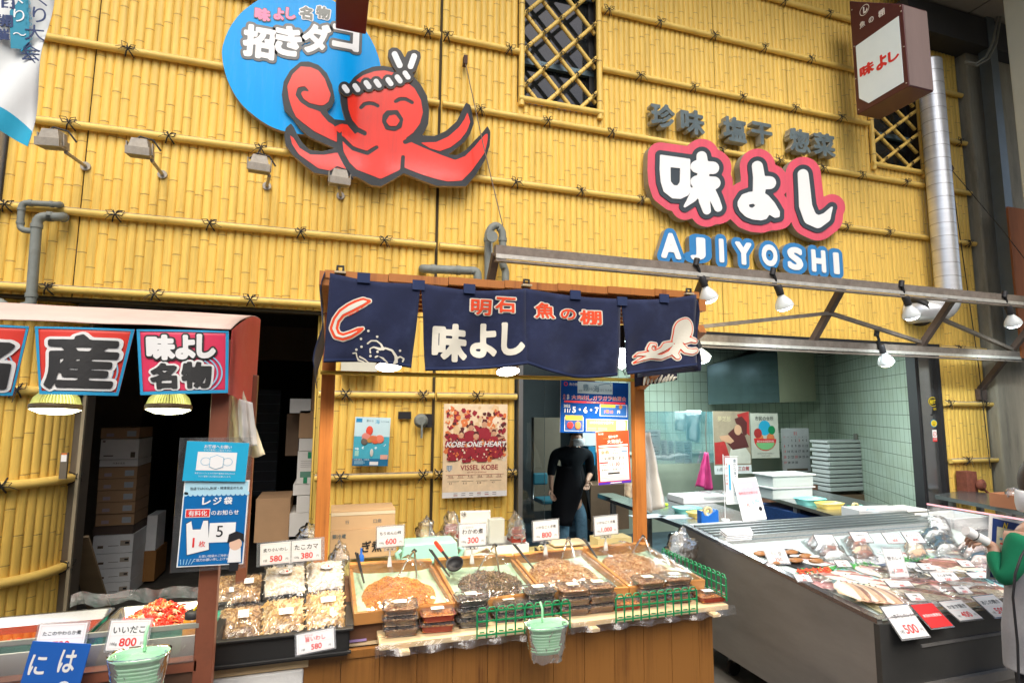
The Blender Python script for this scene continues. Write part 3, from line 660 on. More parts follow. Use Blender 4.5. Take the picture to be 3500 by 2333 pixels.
m3=region([(620,985),(650,1010),(690,1080),(770,1130),(870,1132),(970,1115),(1000,1180),(1040,1245),(900,1245),(830,1230),(760,1180),(690,1130),(640,1060)])
m4=region([(1575,1042),(1690,1040),(1780,1000),(1860,930),(1900,870),(1920,820),(1942,890),(1915,960),(1870,1020),(1800,1075),(1720,1105),(1650,1085)])
m5=region([(1068,800-0),(1068,800)][:0]or[(940,930),(1000,905),(1040,910),(1085,965),(1110,990),(1000,960),(985,975)])
for q in(m2,m3,m4,m5):
    b=len(m.v);m.v+=q.v;m.f+=[[b+i for i in f]for f in q.f];m.mi+=q.mi;m.sm+=q.sm
m.build('red_skin',ob_)
m=region([(1330,808),(1410,805),(1452,870),(1440,932),(1390,958),(1322,946),(1295,885),(1300,840)],mt=OCB,Y=-.142)
q=region([(1347,847),(1395,838),(1427,882),(1402,922),(1350,922),(1324,886)],mt=OCR,Y=-.146);b=len(m.v);m.v+=q.v;m.f+=[[b+i for i in f]for f in q.f];k_=m.mid(OCR);m.mi+=[k_]*len(q.mi);m.sm+=q.sm
m.build('mouth',ob_)
fk=Field(700,120,1720,400,2.5);fw=Field(700,120,1720,400,2.)
for(x,y)in[(1030,650),(1108,642),(1190,620),(1263,610),(1350,598),(1417,578),(1475,550)]:
    fk.stroke(oc((x-10,y-12),(x+10,y+12)),42/ok);fw.stroke(oc((x-11,y-15),(x+11,y+15)),19/ok)
for(a,b_)in[((1388,397),(1425,478)),((1530,412),(1505,485))]:fk.stroke(oc(a,b_),48/ok);fw.stroke(oc(a,b_),22/ok)
m=MB();plate(m,fk,0,lambda x,y:onY(x,y,-.150),NY,.04,OCB,EDG);plate(m,fw,0,lambda x,y:onY(x,y,-.1535),NY,.003,OWH);m.build('headband',ob_)
m=MB()
def onsign(t,b,gl,Y=-.103):
    x0,y0=700+b[0]/ok,b[1]/ok;x1,y1=700+b[2]/ok,b[3]/ok;c,w_,h_=boxY(x0,y0,x1,y1,Y)
    for i,(gr,mt,base)in enumerate(gl):m.fat(t,gr,0,0,w_,h_,0,.002+.002*i,mt,X=T(c)@FW,base=base)
for t,b in(('招',(278,190,520,432)),('き',(508,190,712,415)),('ダ',(712,168,922,400)),('コ',(930,190,1132,370))):onsign(t,b,[(.135,SBLK,.055),(.05,SWHITE,.055)])
for t,b in(('味',(365,62,480,155)),('よ',(505,62,580,150)),('し',(592,62,665,145))):onsign(t,b,[(.12,SBLK,.06),(.06,mat('pink_letter',(.80,.12,.30),.3),.06)])
for t,b in(('名',(692,50,790,145)),('物',(812,50,918,142))):onsign(t,b,[(.115,SWHITE,.05),(.045,mat('dark_letter',(.08,.1,.09),.3),.05)])
m.build('lettering',sg)
# ---- floodlights on stalks ----
ALU=mat('dusty_aluminium',(.34,.31,.26),.6,.3,var=.25,scale=18,dirt=(.2,.17,.12),dscale=10,damt=.6)
def flood(px,py,bx,by,label,yaw=0):
    c=onY(px,py,-.42);t=thing('floodlight',label,'floodlight',tuple(c),group='dusty floodlights on the facade');R_=T(c)@Rz(yaw)@Rx(8)@Matrix.Diagonal((.56,.66,.82,1))
    m=MB();m.box((0,0,.0),(.235,.16,.06),ALU,X=R_);m.box((0,.01,.065),(.20,.13,.07),ALU,X=R_,taper=.75)
    for s_ in range(5):m.box((-.08+.04*s_,.015,.08),(.006,.09,.02),ALU,X=R_)
    m.box((.125,0,.03),(.012,.05,.09),ALU,X=R_);m.box((-.125,0,.03),(.012,.05,.09),ALU,X=R_);m.build('housing',t,bevel=.006)
    m=MB();m.box((0,0,-.027),(.205,.12,.006),mat('dull_lamp_glass',(.16,.16,.12),.3,var=.3,scale=20),X=R_);m.build('glass',t)
    w0=onY(bx,by,-.03);m=MB();e=c+Vector((.06 if bx>px+20 else 0,.03,-.03));m.tube([e,e*.5+w0*.5,w0],.011,ALU,8);m.tube([w0+Vector((0,.0,0)),w0+Vector((0,.02,0))],.03,ALU,10);m.build('stalk',t)
    m=MB();m.tube([c+Vector((-.07,.05,.08)),c+Vector((-.02,.05,.125)),c+Vector((.05,.06,.115)),c+Vector((.09,.08,.06))],.006,BLACK,6);m.build('cable',t)
flood(178,492,291,567,'dusty floodlight nearest the white hanging banner',-8)
flood(478,522,554,595,'second dusty floodlight from the left, on a bent stalk')
flood(886,576,912,635,'small floodlight below the blue disc, under a knotted rail',6)
flood(1160,622,1164,668,'floodlight right under the octopus tentacle',6)
# ---- vent pipes ----
def pipes(name,label,runs,bends=.0):
    t=thing(name,label,'pipe',tuple(onY(*runs[0][0][0][:2],-.08)))
    for pts,r in runs:
        P=[onY(p[0],p[1],p[2])for p in pts];m=MB()
        # round the corners
        Q=[P[0]]
        for i in range(1,len(P)-1):
            a=(P[i-1]-P[i]);b=(P[i+1]-P[i]);L_=min(a.length,b.length)*.5;L_=min(L_,r*1.9);a.normalize();b.normalize()
            for u in(0,.25,.5,.75,1):Q.append((1-u)**2*(P[i]+a*L_)+2*u*(1-u)*P[i]+u*u*(P[i]+b*L_))
        Q.append(P[-1]);m.tube(Q,r,GREYP,12)
        for i in range(1,len(P)-1):
            for d in(P[i-1]-P[i],P[i+1]-P[i]):
                L_=d.length;d.normalize()
                if L_>r*4.5:c0=P[i]+d*r*1.9;m.tube([c0,c0+d*r*.9],r*1.17,GREYP,12)
        m.build('pipe',t)
    return t
pipes('wall_pipe','grey plastic pipe bending out of the wall above the red canopy',[([(215,742,-.0),(215,742,-.13),(128,738,-.13),(105,1045,-.13),(70,1048,-.13),(70,1090,-.13)],.028),([(205,700,.0),(205,700,-.1),(75,692,-.1),(68,785,-.1),(115,790,-.12)],.019)])
pipes('wall_pipe','grey plastic pipe poking up behind the red canopy edge',[([(-40,1030,-.1),(15,1035,-.12),(20,1090,-.12)],.03)])
pipes('wall_pipe','grey horizontal pipe with an end cap above the navy curtain',[([(1445,918,-.0),(1445,918,-.11),(1600,925,-.11),(1632,925,-.11),(1632,985,-.11)],.033)])
pipes('wall_pipe','looped grey pipe with a U bend beside the awning frame end',[([(1668,970,-.12),(1668,790,-.12),(1695,765,-.12),(1718,790,-.12),(1718,905,-.12),(1728,925,-.1),(1728,980,-.1)],.03)])
m=MB();c=onY(1680,810,-.2);m.tube([c,c+Vector((0,-.02,0))],.045,GREYP,16);m.box(tuple(c+Vector((0,-.01,-.07))),(.012,.01,.12),GREYP);tag(m.build('pulley'),'round grey pulley on the looped pipe','pulley')
# thin ropes
def rope(px,label,name='rope',r=.004,mt=None):
    m=MB();m.tube(px,r,mt or mat('old_rope',(.16,.13,.1),.9),5);return tag(m.build(name),label,'rope')
a=onY(1592,222,-.1);b=onY(1718,770,-.5)
rope([a+Vector((0,.06,.07)),a,a*.5+b*.5+Vector((0,0,-.03)),b],'thin rope running from a wall hook down past the octopus tentacle')
m=MB();m.box(tuple(a+Vector((0,.03,.05))),(.03,.06,.07),mat('rusty_iron',(.07,.035,.025),.8));tag(m.build('rope_hook'),'small rusty hook holding the rope right of the octopus','hook')
a=onY(3248,575,-.1);m=MB();m.ell(tuple(a),(.045,.025,.045),mat('rusty_iron',(.07,.035,.025),.8),12);m.tube([a,a+Vector((0,.02,.09)),a+Vector((-.03,.05,.13))],.01,_mats['rusty_iron'],6);tag(m.build('pulley'),'rusty round pulley on the wall right of the silver duct','pulley')
rope([a,onY(3280,800,-.06),onY(3345,1250,-.06),onY(3385,1600,-.08)],'dark rope hanging down the right bamboo wall strip',r=.005,mt=TWINE)
rope([a,onY(3430,790,-.5),onY(3560,960,-.9)],'thin rope slanting from the rusty pulley to the right',r=.004,mt=TWINE)
# ---- silver duct ----
DUCT=mat('spiral_duct',(.74,.76,.78),.33,.55,var=.1,scale=3,stretch=(1,1,8));t=thing('ventilation_duct','silver spiral ventilation duct running up the right of the wall','duct',(6.04,-.17,2.9))
m=MB();pr=[];z=2.98;R_=.115
while z<5.5:pr+=[(R_,z)];m.lathe([(R_*1.002,-.004),(R_*1.014,0),(R_*1.002,.004)],mat('duct_seam',(.42,.43,.43),.4,.6),28,X=T(6.03,-.19,z)@Ry(4),capb=False);z+=.14
m.lathe(pr,DUCT,28,X=T(6.03,-.19,0),capb=False);m.build('duct_pipe',t)
m=MB();pts=[];
for k in range(9):a=k*pi/2/8;pts.append((6.03-.22+.22*cos(a),-.19,2.98-.22*sin(a)))
e=Vector((6.03-.22,-.19,2.76));m.tube([(6.03,-.19,3.0)]+pts+[(5.74,-.17,2.76),(5.70,-.13,2.76),(5.685,-.02,2.76)],R_*1.01,DUCT,24);m.build('duct_elbow',t)
m=MB();m.lathe([(.115,-.03),(.150,-.03),(.150,.03),(.115,.03)],BLACK,28,X=T(5.70,-.10,2.76)@Ry(60),capb=False);m.build('duct_flange',t)
# ---- projecting signs ----
MAR=mat('maroon_steel',(.085,.02,.025),.38,var=.08,scale=4);SCR=mat('screw',(.5,.45,.4),.4,.6);LITF=mat('sign_acrylic',(.62,.70,.70),.3,var=.03,emis=.10,ecol=(.8,.95,1))
t=thing('projecting_sign','maroon box sign jutting from the wall with red 味よし on white','sign',(4.83,-.4,3.9))
xl=4.81
def pX(px,py):return onX(px,py,xl)
FB=pX(2929,396);NB=pX(3107,291);NT=pX(3080,18);yf,yn=FB.y,NB.y;zb=(FB.z+NB.z)/2;zt=NT.z+.0
m=MB();th=.30;zt2=zt+.14
P=[(yf,zb),(yn,zb),(yn,zt),(yf,zt+.42)]
def side(p,x):return(x,p[0],p[1])
m.add([side(p,xl)for p in P]+[side(p,xl+th)for p in P],[(0,3,2,1),(4,5,6,7),(0,1,5,4),(1,2,6,5),(2,3,7,6),(3,0,4,7)],MAR);m.build('sign_box',t,bevel=.006)
LX=frame((xl,yf,zb),(0,-1,0),(0,0,1));W_=yf-yn;H_=zt-zb
def fL(px,py):p=pX(px,py);return(yf-p.y,p.z-zb)
fp=[fL(2926,159),fL(3072,56),fL(3090,281),fL(2970,353),fL(2938,337)]
m=MB(X=LX);m.prism(fp,.001,.005,LITF);m.build('white_face',t)
m=MB(X=LX)
for ch,(x0,y0,x1,y1)in zip('味よし',[(2940,210,2988,265),(2996,180,3032,245),(3037,165,3074,215)]):
    a,b=fL(x0,(y0+y1)/2+8),fL(x1,(y0+y1)/2-8);c=fL((x0+x1)/2,(y0+y1)/2);hh=(y1-y0)*.0021;m.fat(ch,.045,c[0],c[1]-.0,abs(b[0]-a[0])*1.02,hh,.005,.008,RED,base=.045)
for ch,x,y,s_ in(('魚',2948,84,.058),('の',2978,68,.05),('棚',3013,45,.062)):c=fL(x,y);m.fat(ch,.01,c[0],c[1],s_,s_*1.1,.001,.004,SWHITE,base=.01)
c=fL(2955,35);m.lathe([(.052,0),(.046,0)],SWHITE,24,X=T(c[0],c[1],.003),capb=False);m.prism([(c[0]-.012,c[1]+.04),(c[0]+.0,c[1]+.03),(c[0]-.002,c[1]-.015),(c[0]+.014,c[1]-.02),(c[0]+.028,c[1]+.005),(c[0]+.033,c[1]-.02),(c[0]+.012,c[1]-.038),(c[0]-.014,c[1]-.03)],.001,.004,SWHITE)
m.build('lettering',t)
for px,py in((2912,35),(2920,160),(2925,270),(2935,375),(3090,160),(3098,285),(3077,22),(3080,40)):c=fL(px,py);m=MB(X=LX);m.lathe([(.006,0),(.005,.004),(.001,.005)],SCR,8,X=T(c[0],c[1],.001),capt=True);m.build('screw',t)
m=MB();m.box((xl+th/2,yn-.002,(zb+zt)/2),(th-.01,.006,zt-zb-.02),mat('weathered_maroon',(.17,.12,.11),.6,var=.1,scale=12,stretch=(1,1,.1)));m.build('street_panel',t)
t=thing('projecting_sign','underside end of a dark maroon box sign above the octopus','sign',(.02,-.9,4.2));m=MB()
a=onY(1149,0,-.9);b=onY(1256,60,-.9);m.box(((a.x+b.x)/2,-.9,b.z+.5),(b.x-a.x,.35,1.0),MAR);m.build('sign_box',t,bevel=.008)
# ---- hanging white banner, top left ----
def banner():
    A=onY(185,-40,-1.3);B=onY(98,503,-1.3);Cc=onY(-90,395,-1.3);D_=onY(20-120,-40,-1.3)
    t=thing('hanging_banner','white and blue cloth festival banner hanging at the top left','banner',tuple(B));CL=mat('white_cloth',(.66,.69,.68),.8,var=.03,bump=.08,bscale=9);TQ=mat('turquoise_print',(.01,.32,.50),.75)
    TW=mat('teal_band',(.02,.23,.34),.75);NVY=mat('navy_print',(.02,.04,.12),.75)
    def P(u,v,off=0):p=D_*(1-u)*(1-v)+A*u*(1-v)+Cc*(1-u)*v+B*u*v;p.y+=.02*sin(u*7+v*9)-off;return p
    m=MB();m.grid(lambda u,v:P(u,v),12,30,CL);m.build('cloth',t,solid=.002)
    m=MB();m.grid(lambda u,v:P(u,.90+.10*v-.05*sin(u*pi)*(1-v),.004),12,4,TQ);m.build('turquoise_hem',t)
    ux=(A-D_).normalized();uz=(D_-Cc).normalized()
    x2=uz.cross(ux.cross(uz)).normalized()*1.0;x2=x2 if x2.x>0 else-x2
    def fr(px,py):p=onY(px,py,-1.318);return frame(p,x2,uz)
    m=MB();s_=.0014
    for ch,x,y,h in(('り',135,52,.075),('大',118,112,.10),('会',103,180,.105),('く',145,0,.06)):m.fat(ch,.0,0,0,h*.75,h,0,.002,NVY,X=fr(x,y),keep=True)
    for ch,x,y,h in(('開',18,72,.058),('催',8,118,.055),('日',28,14,.05)):m.fat(ch,.03,0,0,h,h,0,.002,NVY,X=fr(x,y))
    m.build('lettering',t);m=MB();X=fr(66,55);m.rect(-.036,-.16,.036,.25,0,TW,X=X)
    for ch,dy in(('く',.09),('り',.0),('〜',-.09)):m.text(ch,0,dy,.05,.06,PAPER,.003,X=X)
    m.build('teal_panel',t);m=MB();m.tube([onY(100,145,-1.32),onY(80,165,-1.32),onY(90,180,-1.32),onY(120,215,-1.32)],.003,NVY,5);m.tube([onY(92,152,-1.32),onY(72,176,-1.32)],.003,TQ,5);m.build('wave_flourish',t)
    m=MB()
    for k in range(9):m.text('一番食品ゆめつくり'[k],0,-.035*k+.1,.022,.026,TW,0,X=fr(98,55))
    m.build('small_lettering',t)
banner()
# ---- right-hand column, shutter, beige column, ceiling ----
g=MB();g.box((7.35,.12,3.4),(1.2,.45,6.8),CONC);tag(g.build('concrete_column',bevel=.02),'stained grey concrete column right of the bamboo wall','column')
c0=onY(3460,400,-.35);g=MB();t=thing('steel_channel','grey vertical steel channel against the concrete column','channel',(c0.x,-.2,0));g.box((c0.x-.04,-.2,4.6),(.12,.12,4.6),mat('galvanised',(.18,.21,.22),.5,.5));g.build('channel',t)
p=onY(3395,0,-1.0)
g=MB();BX=onY(3440,100,-.9).x;g.box((BX+.45,-1.0,3.6),(.75,.30,7.4),BEIGE);tag(g.build('beige_column',bevel=.01),'wide smooth beige arcade column at the right edge','column')
g=MB();g.box((8.2,.1,3.5),(1.6,.1,7),mat('dark_louvre',(.10,.09,.08),.7))
for k in range(60):g.box((8.2,.02,4.0+k*.06),(1.6,.05,.03),mat('louvre_slat',(.24,.22,.2),.6))
tag(g.build('louvred_shutter'),'dark horizontal louvres between the concrete and beige columns','shutter')
g=MB();a=onY(3440,710,-.3);b=onY(3500,1225,-.3);g.box((a.x+.22,-.32,(a.z+b.z)/2),(.5,.02,a.z-b.z),mat('orange_brown_curtain',(.33,.11,.035),.8,var=.15,scale=3,stretch=(6,1,1)));tag(g.build('brown_curtain'),'orange-brown cloth curtain strip left of the beige column','curtain')
CEIL=mat('ceiling_panel',(.30,.26,.20),.8,var=.06)
g=MB();g.quad([(4.1,-.65,6.35),(10,-.65,6.1),(10,-8,6.1),(5.2,-8,6.35)],CEIL)
g=MB();e0=onZ(3060,-30,6.2);e1=onZ(3400,115,6.2);e2=e1+(e1-e0)*1.5;up=Vector((0,0,.35))
g.add([e0,e2,e2+Vector((0,-3.5,0)),e0+Vector((0,-3.5,0)),e0+up,e2+up,e2+Vector((0,-3.5,0))+up,e0+Vector((0,-3.5,0))+up],[(0,1,2,3),(7,6,5,4),(0,4,5,1),(3,2,6,7),(0,3,7,4),(1,5,6,2)],CEIL)
for k in range(6):
    a_=e0+(e2-e0)*(k+.5)/6;g.box((a_.x,a_.y-1.75,6.197),(.012,3.5,.006),mat('panel_joint',(.12,.1,.08),.8))
struct('arcade_ceiling',g)
g=MB();g.box((7.0,.0,6.0),(2.6,.5,.35),mat('dark_beam',(.04,.04,.04),.7));tag(g.build('dark_beam'),'dark steel beam above the right end of the bamboo wall','beam')
g=MB();g.tube([onY(3420,60,-.3),onY(3405,150,-.35),onY(3380,200,-.35),onY(3340,225,-.3),onY(3300,215,-.2)],.012,mat('grey_cable',(.3,.3,.26),.6),6);g.tube([onY(3410,60,-.3),onY(3395,140,-.35),onY(3370,195,-.35),onY(3335,218,-.3),onY(3300,210,-.2)],.012,_mats['grey_cable'],6);tag(g.build('cable_loop'),'pair of grey cables looping down at the top right','cable')
# unseen strip of arcade roof, added to shade the wall top, and arcade lamps (seen as streaks in the glossy octopus sign)
g=MB();g.box((3,-.85,6.95),(24,1.5,.1),CEIL);struct('roof_shade_strip',g)
g=MB();g.box((3,-9.6,2.9),(26,.4,5.8),mat('opposite_wall',(.30,.28,.25),.8,var=.2,scale=.6))  # shop row behind the camera, added to cut low sky light
for k in range(9):g.box((-8+2.6*k,-9.38,1.3),(1.9,.06,2.4),mat('dark_shop_opening',(.05,.05,.05),.5))
tag(g.build('unseen_opposite_shops'),'unseen row of plain shop fronts behind the camera, added to block low sky','building')
for i,(x,y,z,lb)in enumerate(((-.25,-5.3,5.75,'left arcade tube lamp mirrored in the octopus sign'),(1.35,-5.3,5.75,'right arcade tube lamp mirrored in the octopus sign'))):
    t=thing('arcade_lamp',lb,'ceiling light',(x,y,z),group='arcade tube lamps');m=MB();m.box((x,y,z+.06),(1.3,.14,.06),mat('white_fitting',(.6,.6,.6),.5));m.build('fitting',t);m=MB();m.tube([(x-.6,y,z),(x+.6,y,z)],.02,mat('arcade_tube_glow',(1,1,1),.3,emis=26,ecol=(.9,.97,1),var=0),10);m.build('tube',t)
# ================= awning frame with lamps =================
aw=thing('awning_frame','dusty steel awning frame with two long rails and slanting arms','awning frame',(3.8,-.5,2.4));LED=mat('white_aluminium_trim',(.5,.49,.44),.5,.3,var=.2,scale=20)
m=MB();m.box((4.0,-.74,2.798),(6.0,.06,.065),RUST);m.build('front_rail',aw);m=MB();m.box((4.0,-.775,2.753),(6.0,.012,.028),LED);m.box((4.0,-.76,2.725),(6.0,.04,.014),RUST);m.build('light_track',aw)
m=MB();m.box((4.2,-.36,2.325),(4.95,.06,.075),RUST);m.build('rear_rail',aw);m=MB();m.box((4.2,-.395,2.29),(4.95,.012,.026),LED);m.box((4.2,-.38,2.26),(4.95,.05,.014),RUST);m.build('light_track',aw)
for X_ in(1.02,2.7,4.05,5.35,6.62):
    z0=1.97 if X_>6 else 2.2;m=MB();a=Vector((X_,-.70,2.785));b=Vector((X_,-.30,2.29))if X_<6 else Vector((X_,.0,1.95));fr=frame((a+b)/2,(b-a),(1,0,0));m.box((0,0,0),((b-a).length,.05,.05),mat('brown_arm',(.10,.07,.055),.6,.2,var=.2,scale=12),X=fr)
    if X_>6:m.box((X_,-.03,1.93),(.11,.05,.12),_mats['brown_arm'])
    m.build('arm',aw)
for x0,x1,zs in((2.4,4.05,(2.38,2.60)),(4.05,5.35,(2.60,2.42)),(5.35,6.6,(2.63,2.40))):
    m=MB();a=Vector((x0,-.37 if zs[0]<2.5 else-.55,zs[0]-.02));b=Vector((x1,-.55 if zs[1]>2.5 else-.37,zs[1]-.02));m.box((0,0,0),((b-a).length,.035,.03),RUST,X=frame((a+b)/2,b-a,(0,1,0)));m.build('diagonal_brace',aw)
BLUEW=mat('cool_lamp_glow',(.9,.95,1),.3,emis=9,ecol=(.80,.93,1),var=0);WARMW=mat('warm_lamp_glow',(1,.95,.8),.3,emis=9,ecol=(1,.95,.60),var=0);BGL=mat('bulb_body',(.68,.72,.72),.25,var=.03)
def spotbulb(px,py,Y,label,warm=False,power=10,tx=0,ty=.0,drop=True):
    """reflector bulb in a black jointed holder clamped to the track; px,py is the middle of the lit face"""
    c=onY(px,py,Y);S_=1.14;t=thing('spot_bulb',label,'lamp',tuple(c),group='reflector bulbs clamped to the awning frame')
    ax=Vector((.10+tx,.02+ty,-.22)).normalized();X=frame(c,(1,0,0),(0,1,0));zz=-ax;xx=Vector((0,1,0)).cross(zz).normalized();X=frame(c,xx,zz.cross(xx))@Matrix.Scale(S_,4)
    m=MB();m.lathe([(.0595,-.004),(.061,.006),(.055,.03),(.035,.062),(.022,.08),(.019,.098)],BGL,20,X=X,capb=False,capt=True);m.build('bulb',t)
    m=MB();m.lathe([(.002,-.030),(.035,-.022),(.059,-.002)],WARMW if warm else BLUEW,20,X=X,capb=True);m.build('lit_face',t)
    m=MB();m.lathe([(.024,.088),(.026,.15),(.020,.16)],BLACK,14,X=X,capt=True);m.box((.0,.018,.165),(.02,.02,.06),BLACK,X=X);e=X@Vector((0,.0,.20));m.tube([X@Vector((0,.018,.16)),e,e+Vector((-.02,0,.05))],.012,BLACK,8);m.tube([e+Vector((-.03,0,.035)),e+Vector((-.015,0,.09))],.022,BLACK,10);m.build('holder',t)
    lamp('lamp_light','SPOT',tuple(c+ax*.03),power,(1,.93,.72)if warm else(.86,.95,1),.05,t,tuple(c+ax),150)
    return t
spotbulb(2424,1022,-.76,'warm reflector bulb nearest the navy curtain',True,22)
spotbulb(2682,1048,-.76,'white reflector bulb left of the crossing braces',power=25)
spotbulb(3116,1080,-.76,'white reflector bulb in front of the duct elbow',power=25)
spotbulb(3464,1108,-.76,'white reflector bulb at the far right end of the frame',power=25)
spotbulb(3030,1240,-.40,'yellowish reflector bulb hanging below the rear rail',True,18)
spotbulb(2402,1228,-.40,'white reflector bulb right behind the edge of the navy curtain',power=25)
# ================= middle stall =================
WOODO=wood('orange_wood',(.46,.165,.035),(.20,.06,.015),.45);WOODC=wood('counter_wood',(.27,.115,.025),(.10,.035,.008),.42,axis=2,scale=.8);WOODP=wood('pale_wood',(.66,.50,.29),(.50,.34,.16),.5,axis=0)
WOODT=wood('tray_wood',(.56,.26,.075),(.34,.13,.03),.38,axis=0);WOODD=wood('dark_board',(.13,.06,.03),(.06,.03,.02),.5,axis=0)
st_=thing('wooden_stall','wooden market stall with a plank front and two orange posts','stall',(.9,-1.4,0))
m=MB();x=-.075
while x<1.9:w_=min(.158,1.905-x);m.box((x+w_/2,-1.70,.36),(w_-.0012,.03,.70),WOODC);x+=.158
m.build('front_panel',st_,bevel=.002)
m=MB();m.box((.915,-1.70,.725),(1.99,.045,.03),WOODC);m.box((.915,-1.2,.73),(1.95,.98,.02),WOODP);m.build('counter_top',st_)
m=MB();m.box((1.895,-1.2,.36),(.03,.98,.71),WOODC);m.box((-.06,-1.2,.36),(.03,.98,.71),WOODC);m.build('side_panel',st_)
m=MB();m.add([(.1,-1.64,.742),(1.88,-1.64,.742),(1.88,-1.64,.82),(.1,-1.64,.82),(.1,-1.2,.742),(1.88,-1.2,.742),(1.88,-1.2,.90),(.1,-1.2,.90)],[(0,1,2,3),(3,2,6,7),(0,3,7,4),(1,5,6,2),(4,7,6,5)],WOODD);m.build('tray_riser',st_)
for X_ in(-.02,1.795):m=MB();m.box((X_,-1.2,1.12),(.068,.055,2.24),WOODO);m.build('post',st_,bevel=.004)
m=MB();a=Vector((1.80,-1.2,1.88));b=Vector((1.87,-1.75,2.18));m.box((0,0,0),((b-a).length,.05,.05),WOODO,X=frame((a+b)/2,b-a,(1,0,0)));m.build('brace',st_)
m=MB();
for k in range(7):m.box((-.05+.26*k+.13,-1.865,2.297+.0052*k),(.257,.03,.034),WOODO)
m.build('fascia',st_);m=MB();m.box((.87,-1.52,2.306),(1.86,.66,.012),WOODO)
for k in range(6):m.box((.87,-1.82+.12*k,2.285),(1.86,.03,.03),WOODO)
for X_ in(-.05,1.79):m.box((X_,-1.5,2.28),(.04,.75,.06),WOODO)
m.build('roof',st_)
m=MB();m.tube([(-.06,-1.24,1.925),(1.86,-1.24,1.925)],.011,mat('yellow_pole',(.55,.38,.05),.5),8);m.build('hanging_pole',st_)
# ---- navy curtain ----
NAVY=mat('navy_cloth',(.008,.014,.052),.92,var=.18,scale=10,dirt=(.05,.07,.14),dscale=5,damt=.35,bump=.12,bscale=300,sheen=.15);CRM=mat('cream_print',(.74,.70,.58),.85,var=.04);VERM=mat('vermilion_print',(.80,.075,.02),.85,var=.04)
def rip(x,z):
    top=2.31;d=max(0,top-z);f_=sum(.022*math.exp(-((x-c)/.10)**2)*min(1,d/.3)for c in(.03,.62,1.12,1.60))
    return-1.905-.012*sin(x*17+z*6)*min(1,d*3)-.016*sin(x*6.3-z*9+1)*min(1,d*3)-.006*sin(x*31-z*22)*min(1,d*4)+f_
def rz(px,py):return onY(px,py,-1.905)
nr=thing('navy_curtain','navy split shop curtain with white and vermilion lettering','curtain',(.86,-1.9,1.9))
def npanel(TL,TR,BL,BR,sag=0.,bow=0.,pre=None):
    a,b,c,d=[rz(*p)for p in(TL,TR,BL,BR)]
    def P(u,v):
        p=a*(1-u)*(1-v)+b*u*(1-v)+c*(1-u)*v+d*u*v;p.z-=sag*sin(u*pi)*(1-v)+bow*sin(u*pi)*v;p.y=rip(p.x,p.z);return p
    m=MB();m.grid(P,22,16,NAVY);m.build('cloth_panel',nr,solid=.003)
    m=MB();m.grid(lambda u,v:P(u,.955+.03*v)-Vector((0,.003,0)),22,1,mat('navy_hem',(.018,.03,.09),.9));m.build('hem',nr)
npanel((1128,932),(1438,968),(1105,1238),(1409,1256),.015,-.012)
npanel((1438,968),(1797,985),(1456,1266),(1797,1246),.02,.008)
npanel((1797,985),(2122,1022),(1797,1246),(2114,1284),.01,.03)
npanel((2122,1022),(2380,1006),(2150,1280),(2385,1250),.012,.0)
for a_,b_ in(((1438,968),(1438,1050)),((1797,985),(1797,1040)),((2122,1022),(2124,1086))):pass
# loops, clips, side cloths
for px,py in((1243,950),(1430,975),(1604,987),(1965,1008),(2124,1030),(2268,1020)):
    c=rz(px,py);m=MB();m.box((c.x,rip(c.x,c.z)-.006,c.z),(.052,.008,.042),mat('navy_loop',(.02,.035,.10),.9));m.build('loop',nr)
for px,py in((1163,925),(1803,970),(2360,1000)):c=rz(px,py);m=MB();m.box((c.x,-1.89,c.z-.004),(.045,.03,.008),mat('clip_wood',(.5,.4,.25),.6));m.tube([(c.x-.012,-1.89,c.z),(c.x-.012,-1.89,c.z+.022),(c.x+.012,-1.89,c.z+.022),(c.x+.012,-1.89,c.z)],.006,BLACK,6);m.build('clip',nr)
a=rz(1128,932);m=MB();m.grid(lambda u,v:Vector((a.x-.02-.012*sin(v*9)-.02*v,-1.9+.62*u,2.30-.40*v-.06*u*v)),8,10,NAVY);m.build('side_cloth',nr,solid=.003)
b=rz(2383,1006);m=MB();m.grid(lambda u,v:Vector((b.x+.005+.01*sin(v*9),-1.9+.62*u,2.30-.36*v)),8,10,NAVY);m.build('side_cloth',nr,solid=.003)
m=MB();m.grid(lambda u,v:Vector((1.72+.30*u,-1.30+.02*sin(u*9),1.99-.11*v+.05*u)),10,4,mat('dark_back_cloth',(.015,.012,.03),.9));m.build('back_cloth',nr,solid=.003)
m=MB()
for k in range(9):x=1.76+.025*k;m.tube([(x,-1.335,1.89+.004*k),(x+.01,-1.335,1.93+.01*sin(k)),(x+.028,-1.335,1.955+.012*cos(k*2))],[.004,.009,.004],CRM,6)
m.build('wave_print',nr)
m=MB()
for k in range(8):z=2.12-.035*k;m.tube([(a.x-.045,-1.88,z),(a.x-.047,-1.85,z-.01),(a.x-.047,-1.83,z-.03)],[.004,.009,.003],CRM,6)
def conform(m,off):
    for v in m.v:v.y=rip(v.x,v.z)-off-(v.y+1.905)*-1*0
def nlet(t,b,gl,slant=0):
    c,w_,h_=boxY(*b,-1.905);m=MB()
    for i,(g_,mt,base)in enumerate(gl):
        q=MB();q.fat(t,g_,0,0,w_,h_,0,0,mt,X=T(c)@FW,base=base,res=60,step=.018)
        for v in q.v:v.y=rip(v.x,v.z)-.005-.0025*i
        bb=len(m.v);m.v+=q.v;m.f+=[[bb+k for k in f]for f in q.f];kk=m.mid(mt);m.mi+=[kk]*len(q.f);m.sm+=q.sm
    m.build('lettering',nr)
for t,b in(('味',(1478,1105,1600,1236)),('よ',(1612,1102,1702,1222)),('し',(1716,1102,1791,1214))):nlet(t,b,[(.05,CRM,.05)])
